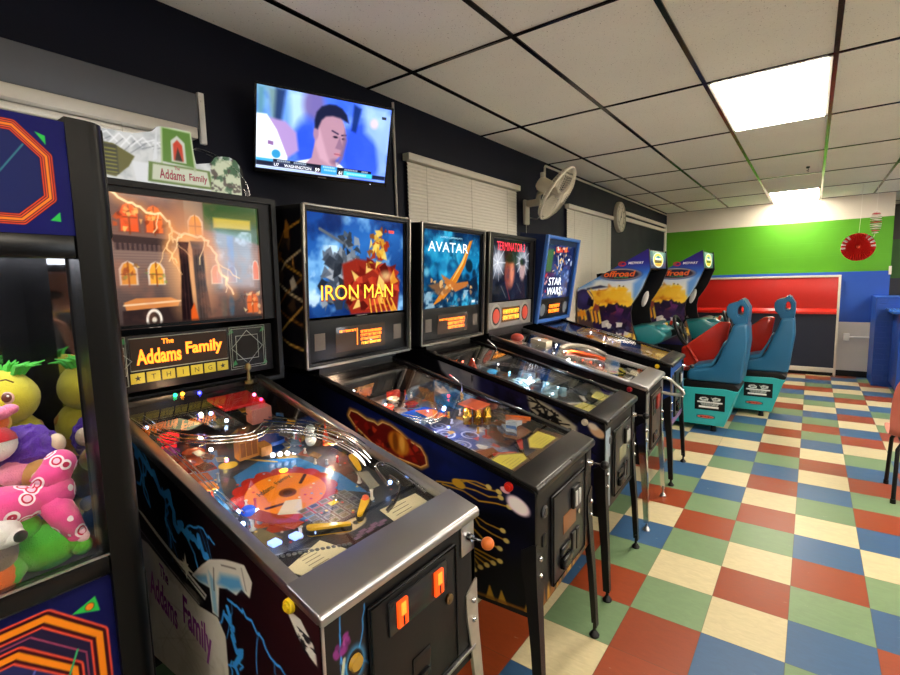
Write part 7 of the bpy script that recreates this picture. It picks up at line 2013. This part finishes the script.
    mb.sphere(V3((-1.22, 3.10, 1.02)) - o3, (.10, .09, .06)); mb.sphere(V3((-1.22, 3.54, 1.02)) - o3, (.10, .09, .06)); mb.build('dashboard', teal, t)
    wc = V3((-1.075, 3.325, 1.0)) - o3
    Q = Matrix.Translation(wc) @ Matrix.Rotation(1.2, 4, 'Y')
    mb = MB(); mb.tube([Q @ V3((.155 * math.cos(a), .155 * math.sin(a), 0)) for a in np.linspace(0, 2 * PI, 36)[:-1]], .016, 10, closed=True)
    for a in (PI / 2, PI * 7 / 6, PI * 11 / 6): mb.tube([Q @ V3((0, 0, -.01)), Q @ V3((.15 * math.cos(a + .5), .15 * math.sin(a + .5), 0))], .014, 8)
    mb.cyl(Q @ V3((0, 0, -.03)), Q @ V3((0, 0, .012)), .05, .042, 20); mb.cyl(Q @ V3((0, 0, -.16)), Q @ V3((0, 0, -.02)), .035, seg=14); mb.build('steering_wheel', M_BLACK, t)
    for k, (y, c) in enumerate(((3.12, '#c8c8c4'), (3.20, '#d8b020'), (3.45, '#c83020'), (3.53, '#c8c8c4'))): MB().cyl(V3((-1.20, y, 1.045)) - o3, V3((-1.185, y, 1.085)) - o3, .018, .015, 14).build('dash_button', mat('dash_' + c[1:], c, .3), t)
    mb = MB(); mb.tube([V3(p) - o3 for p in ((-1.17, 3.60, .95), (-1.10, 3.61, 1.06), (-1.08, 3.61, 1.10))], .009, 8); mb.sphere(V3((-1.075, 3.61, 1.115)) - o3, .022); mb.build('gear_lever', M_BLACKGL, t)
    # seat pedestal
    Sa, Sb = .15, .62
    tealb = mat('teal_panel', '#2aa6aa', .35, noise=.06)
    MB().prism([ox(p) for p in [(-1.44, .43), (-.62, .445), (-.506, .425), (-.527, .39), (-.623, .065), (-1.44, .065)]], Sa, Sb, 'y', .006).build('seat_base', tealb, t, flat=True)
    mb = MB(); mb.prism([ox(p) for p in [(-1.0, .435), (-1.0, .50), (-.56, .505), (-.50, .455), (-.515, .43)]], Sa + .012, Sb - .012, 'y', .004); mb.build('seat_slide', M_BLACK, t)
    for x in (-1.38, -.72):
        for y in (Sa + .05, Sb - .05): MB().cyl((x + 1.3, y, 0), (x + 1.3, y, .068), .028, .022, 14).build('base_foot', M_BLACK, t)
    for x in (-2.0, -1.42):
        for y in (Ya + .06, Yb - .06): MB().cyl((x + 1.3, y, 0), (x + 1.3, y, .065), .028, .022, 14).build('cabinet_foot', M_BLACK, t)
    cvb = Canvas(70, 42, .27, .16, '#0c1216')
    cvb.poly([(.18, .20), (.36, .16), (.46, .26), (.44, .40), (.24, .42), (.14, .32)], '#d4dad8'); cvb.poly([(.56, .24), (.68, .14), (.86, .20), (.84, .36), (.62, .42)], '#c8d0ce'); cvb.poly([(.22, .25), (.36, .22), (.38, .30), (.24, .33)], '#4a5658'); cvb.poly([(.62, .26), (.78, .22), (.76, .30), (.63, .34)], '#4a5658'); cvb.rect(.08, .44, .92, .54, '#e8ecea', 1, .03); cvb.poly([(.18, .54), (.82, .54), (.76, .72), (.24, .72)], '#9aa6a4'); cvb.rect(.14, .74, .80, .86, '#eef0ee', 1, .03)
    for k in range(9): cvb.line([(.24 + .06 * k, .55), (.26 + .055 * k, .71)], .02, '#232c2e', .8)
    shards(cvb, 18, ['#f6f8f6', '#6a7674', '#20282a'], (.12, .18, .88, .84), .02, .05, 5, .8)
    picture('engine_print', cvb, flat(((-.888 + 1.3), Sa - .0012, .378), (.27, 0, 0), (0, 0, -.158)), M_PRINT, t)
    cvo = Canvas(60, 16, .17, .042, '#1c9aa0'); cvo.ell(.5, .5, .49, .47, '#1a1c22'); cvo.ell(.5, .5, .45, .38, '#b8b8b4'); cvo.ell(.5, .5, .42, .30, '#c84a3a'); cvo.noise('#2a1414', .9, 5, 3, .5, .6, (.2, .3, .8, .7))
    picture('base_badge_print', cvo, flat((-.87 + 1.3, Sa - .0012, .171), (.17, 0, 0), (0, 0, -.042)), M_PRINT, t)
    # seat
    seatm = mat('blue_seat_shell', '#1f5f86', .38, noise=.08, nscale=6)
    sp = [(-.49, .507), (-.965, .507), (-.975, .56), (-.955, .622), (-.86, .63), (-.735, .655), (-.705, .70), (-.66, .83), (-.60, 1.0), (-.575, 1.085), (-.462, 1.10), (-.446, .907)]
    MB().prism([ox(p) for p in sp], Sa, Sb - .02, 'y', .028, 3).build('seat', seatm, t)
    MB().prism([ox(p) for p in [(-.93, .615), (-.80, .635), (-.74, .66), (-.68, .80), (-.64, .90), (-.655, .91), (-.70, .80), (-.76, .69), (-.93, .65)]], Sa + .07, Sb - .09, 'y', .01).build('seat_pad', mat('blue_seat_pad', '#2a6f94', .45, noise=.08), t)
    # headrest: a loop with an opening across
    n = 20
    outer, inner = [], []
    oc = [(-.575, 1.075), (-.60, 1.13), (-.637, 1.165), (-.645, 1.22), (-.64, 1.272), (-.60, 1.292), (-.55, 1.305), (-.535, 1.33), (-.50, 1.33), (-.487, 1.30), (-.458, 1.25), (-.455, 1.18), (-.46, 1.12), (-.465, 1.075)]
    for k, p in enumerate(oc):
        outer.append(ox(p))
        d = V3((p[0] + .535, p[1] - 1.205)); a = math.atan2(d.y / 1.6, d.x)
        inner.append((-.522 + 1.3 + .026 * math.cos(a), 1.215 + .052 * math.sin(a)))
    b = bmesh.new(); m_ = len(outer); ya, yb = Sa + .06, Sb - .08
    R4 = [[b.verts.new((p[0], y, p[1])) for p in ring] for ring, y in ((outer, ya), (outer, yb), (inner, yb), (inner, ya))]
    for r0, r1 in zip(R4, R4[1:] + R4[:1]):
        for k in range(m_): b.faces.new((r0[k], r0[(k + 1) % m_], r1[(k + 1) % m_], r1[k]))
    bmesh.ops.recalc_face_normals(b, faces=b.faces[:]); bmesh.ops.bevel(b, geom=[e for e in b.edges if e.calc_face_angle(0) > .9], offset=.012, segments=2, affect='EDGES')
    mb = MB(); mb._take(b); mb.build('headrest', seatm, t)
    # red fairing on the far side, from dash to seat
    red = mat('red_fibreglass', '#c22a1c', .18, coat=.6, noise=.06)
    MB().prism([ox(p) for p in [(-.648, 1.072), (-.75, 1.075), (-1.05, .83), (-1.12, .78), (-1.12, .52), (-.80, .52), (-.70, .72)]], Sb - .01, Sb + .045, 'y', .02, 3).build('side_fairing', red, t)
    mb = MB(); mb.tube([V3(p) - o3 for p in ((-1.05, 3.60, .80), (-.99, 3.595, .70), (-.93, 3.59, .60))], .018, 8); mb.build('fairing_bar', red, t)
    return t
rc = racing_machine()
rc2 = copy_tree(rc)
rc2.location = (-1.3 + .345, 3.0 + .88, 0)
rc2['label'] = 'farther sit-down racing arcade machine, the one nearest the far wall'

# ================================================================== the photographer, seen only as a reflection in the claw machine's mirrors
def person():
    t = thing('person', 'man in dark cap and dark shirt, mirrored inside the claw machine', 'person', (.12, -2.44, 0))
    def skin(name, verts, edges, radii, m, parent, root=0, sub=2):
        me = bpy.data.meshes.new(name); me.from_pydata(verts, edges, [])
        o = bpy.data.objects.new(name, me); COL.objects.link(o); o.parent = parent
        md = o.modifiers.new('skin', 'SKIN')
        for i, r in enumerate(radii):
            sv = me.skin_vertices[0].data[i]; sv.radius = (r, r) if np.isscalar(r) else r; sv.use_root = (i == root)
        md.use_smooth_shade = True
        ss = o.modifiers.new('sub', 'SUBSURF'); ss.levels = 1; ss.render_levels = sub
        me.materials.append(m)
        return o
    flesh = mat('skin_tone', '#a8735a', .55, noise=.06)
    V, E, R = [], [], []
    def add(p, r, prev=None):
        V.append(p); R.append(r)
        if prev is not None: E.append((prev, len(V) - 1))
        return len(V) - 1
    pel = add((0, 0, .93), (.14, .11))
    wa = add((0, 0, 1.10), (.13, .10), pel); ch = add((0, .01, 1.32), (.15, .11), wa); nk0 = add((0, 0, 1.44), .07, ch)
    nk = add((0, .01, 1.50), .052, nk0); hd0 = add((0, .025, 1.56), (.062, .075), nk); hd = add((0, .02, 1.64), (.075, .092), hd0); add((0, .01, 1.71), (.058, .07), hd)
    hands = []
    for s in (-1, 1):
        hp = add((s * .09, 0, .88), .085, pel); kn = add((s * .10, .015, .48), .058, hp); an = add((s * .11, -.02, .09), .042, kn); add((s * .125, .10, .04), .036, an)
        sh = add((s * .18, 0, 1.40), .058, ch); el = add((s * .25, -.02, 1.14), .042, sh)
        wr = add((s * .13 - .07, .06, 1.30), .028, el); pm = add((s * .105 - .075, .085, 1.375), (.020, .034), wr)
        base = V3(V[pm])
        for k in range(4):
            b0 = add(tuple(base + V3((s * (.012 - .010 * k), .012, .030 + .002 * k))), .0095, pm)
            b1 = add(tuple(base + V3((-s * .012 - s * .008 * k, .030, .052 + .012 * k - .004 * k * k))), .0085, b0)
            add(tuple(base + V3((-s * .034 - s * .004 * k, .026, .056 + .012 * k - .004 * k * k))), .0075, b1)
        th = add(tuple(base + V3((-s * .020, -.006, .018))), .010, pm); add(tuple(base + V3((-s * .040, -.004, .040))), .0085, th)
    body = skin('body', V, E, R, flesh, t)
    for s in (-1, 1):
        e = MB().sphere((s * .032, .098, 1.645), .0115, seg=12).build('eye', mat('eye_white', '#e6e2da', .3), t)
        MB().sphere((s * .032, .1065, 1.645), .006, seg=10).build('iris', mat('dark_iris', '#2c1c12', .3), e)
        MB().sphere((s * .082, .01, 1.635), (.012, .022, .032), seg=12).build('ear', flesh, t)
        MB().tube([(s * .015, .108, 1.666), (s * .035, .108, 1.670), (s * .052, .098, 1.664)], .005, 6).build('eyebrow', mat('dark_hair', '#1c1612', .8), t)
    MB().loft([[(-.010, .098, 1.65), (.010, .098, 1.65), (0, .112, 1.65)], [(-.018, .098, 1.605), (.018, .098, 1.605), (0, .132, 1.607)], [(-.012, .096, 1.598), (.012, .096, 1.598), (0, .112, 1.598)]]).build('nose', flesh, t)
    MB().sphere((0, .097, 1.573), (.024, .010, .007), seg=12).build('mouth', mat('lip_tone', '#94564a', .5), t)
    beard = MB(); beard.sphere((0, .055, 1.545), (.058, .050, .030), seg=18); beard.build('beard', mat('dark_hair', '#1c1612', .8), t)
    cap = MB(); cap.lathe([(.094, 1.672), (.095, 1.70), (.085, 1.735), (.05, 1.758), (0, 1.765)], Matrix.Translation((0, .012, 0)), 26); cap.sphere((0, .125, 1.685), (.075, .075, .010), seg=20); cap.build('cap', mat('dark_cap', '#15171c', .8), t)
    V, E, R = [], [], []
    a0 = add((0, 0, .80), (.175, .135)); a = add((0, 0, .92), (.17, .13), a0); b = add((0, 0, 1.10), (.16, .12), a); c = add((0, .01, 1.32), (.172, .125), b); add((0, 0, 1.445), .082, c)
    for s in (-1, 1):
        h = add((s * .185, 0, 1.40), .074, c); add((s * .238, -.015, 1.20), .064, h)
    skin('shirt', V, E, R, mat('dark_shirt', '#1d2024', .8, noise=.15, bump=.2), t)
    MB().tube([(.078 * math.cos(x), .004 + .072 * math.sin(x), 1.462 - .02 * math.sin(x)) for x in np.linspace(0, 2 * PI, 28)[:-1]], .012, 8, closed=True).build('collar', mat('yellow_collar', '#d0a62c', .7), t)
    V, E, R = [], [], []
    a = add((0, 0, .96), (.13, .11)); 
    for s in (-1, 1):
        h = add((s * .085, 0, .82), .095, a); k = add((s * .10, .015, .48), .072, h); add((s * .11, -.02, .08), .058, k)
    skin('trousers', V, E, R, mat('dark_trousers', '#23262e', .85), t)
    for s in (-1, 1):
        MB().prism([(s * .11 - .045, -.10), (s * .11 + .045, -.10), (s * .115 + .05, .05), (s * .125 + .045, .13), (s * .125, .155), (s * .125 - .045, .13), (s * .115 - .05, .05)], .0, .075, 'z', .02, 3).build('shoe', mat('dark_shoe', '#17171a', .5), t)
    ph = thing('mobile_phone', 'dark mobile phone held up in both hands by the man in the cap', 'phone', (0, 0, 0))
    F = V3((-.591, .7991, -.1103)).normalized(); U = V3((-.0455, .1034, .9936)); Rr = F.cross(U).normalized(); U = Rr.cross(F)
    ph.matrix_world = Matrix.Translation(V3((.01874, -2.23677, 1.5512)) - F * .022 - Rr * .0 - U * .0) @ Matrix((Rr, F, U)).transposed().to_4x4()
    MB().box((-.075, -.005, -.036), (.075, .004, .036), .006, 3).build('phone_body', M_BLACKGL, ph)
    MB().box((-.070, -.0062, -.032), (.070, -.0048, .032), .001).build('phone_screen', mat('phone_screen', '#20242c', .08, emit='#7a8494', es=.3), ph)
    MB().box((-.012, .0035, -.010), (.012, .006, .010), .003).build('lens_bump', M_BLACKGL, ph)
person()

# ================================================================== light, camera, view
wd = bpy.data.worlds.new('World'); scene.world = wd; wd.use_nodes = True
wd.node_tree.nodes['Background'].inputs[0].default_value = (.82, .92, 1.0, 1)
wd.node_tree.nodes['Background'].inputs[1].default_value = 9.0
cd = bpy.data.cameras.new('camera'); co = bpy.data.objects.new('camera', cd); COL.objects.link(co)
R_ = V3((.80543, .59225, -.02478)); U_ = V3((-.0455, .1034, .9936)); F_ = V3((-.591, .7991, -.1103))
F_.normalize(); R_ = F_.cross(U_).normalized(); U_ = R_.cross(F_)
co.matrix_world = Matrix.Translation((.01874, -2.23677, 1.5512)) @ Matrix((R_, U_, -F_)).transposed().to_4x4()
cd.sensor_fit = 'HORIZONTAL'; cd.sensor_width = 36; cd.lens = 36 * 489.285 / 900; cd.clip_start = .02
scene.camera = co
vs = scene.view_settings
vs.view_transform = 'Standard'; vs.look = 'None'; vs.gamma = 1; vs.use_curve_mapping = False
vs.exposure = 0.55
scene.cycles.use_denoising = True
scene.cycles.max_bounces = 10; scene.cycles.transparent_max_bounces = 16; scene.cycles.glossy_bounces = 6
scene.cycles.sample_clamp_indirect = 6
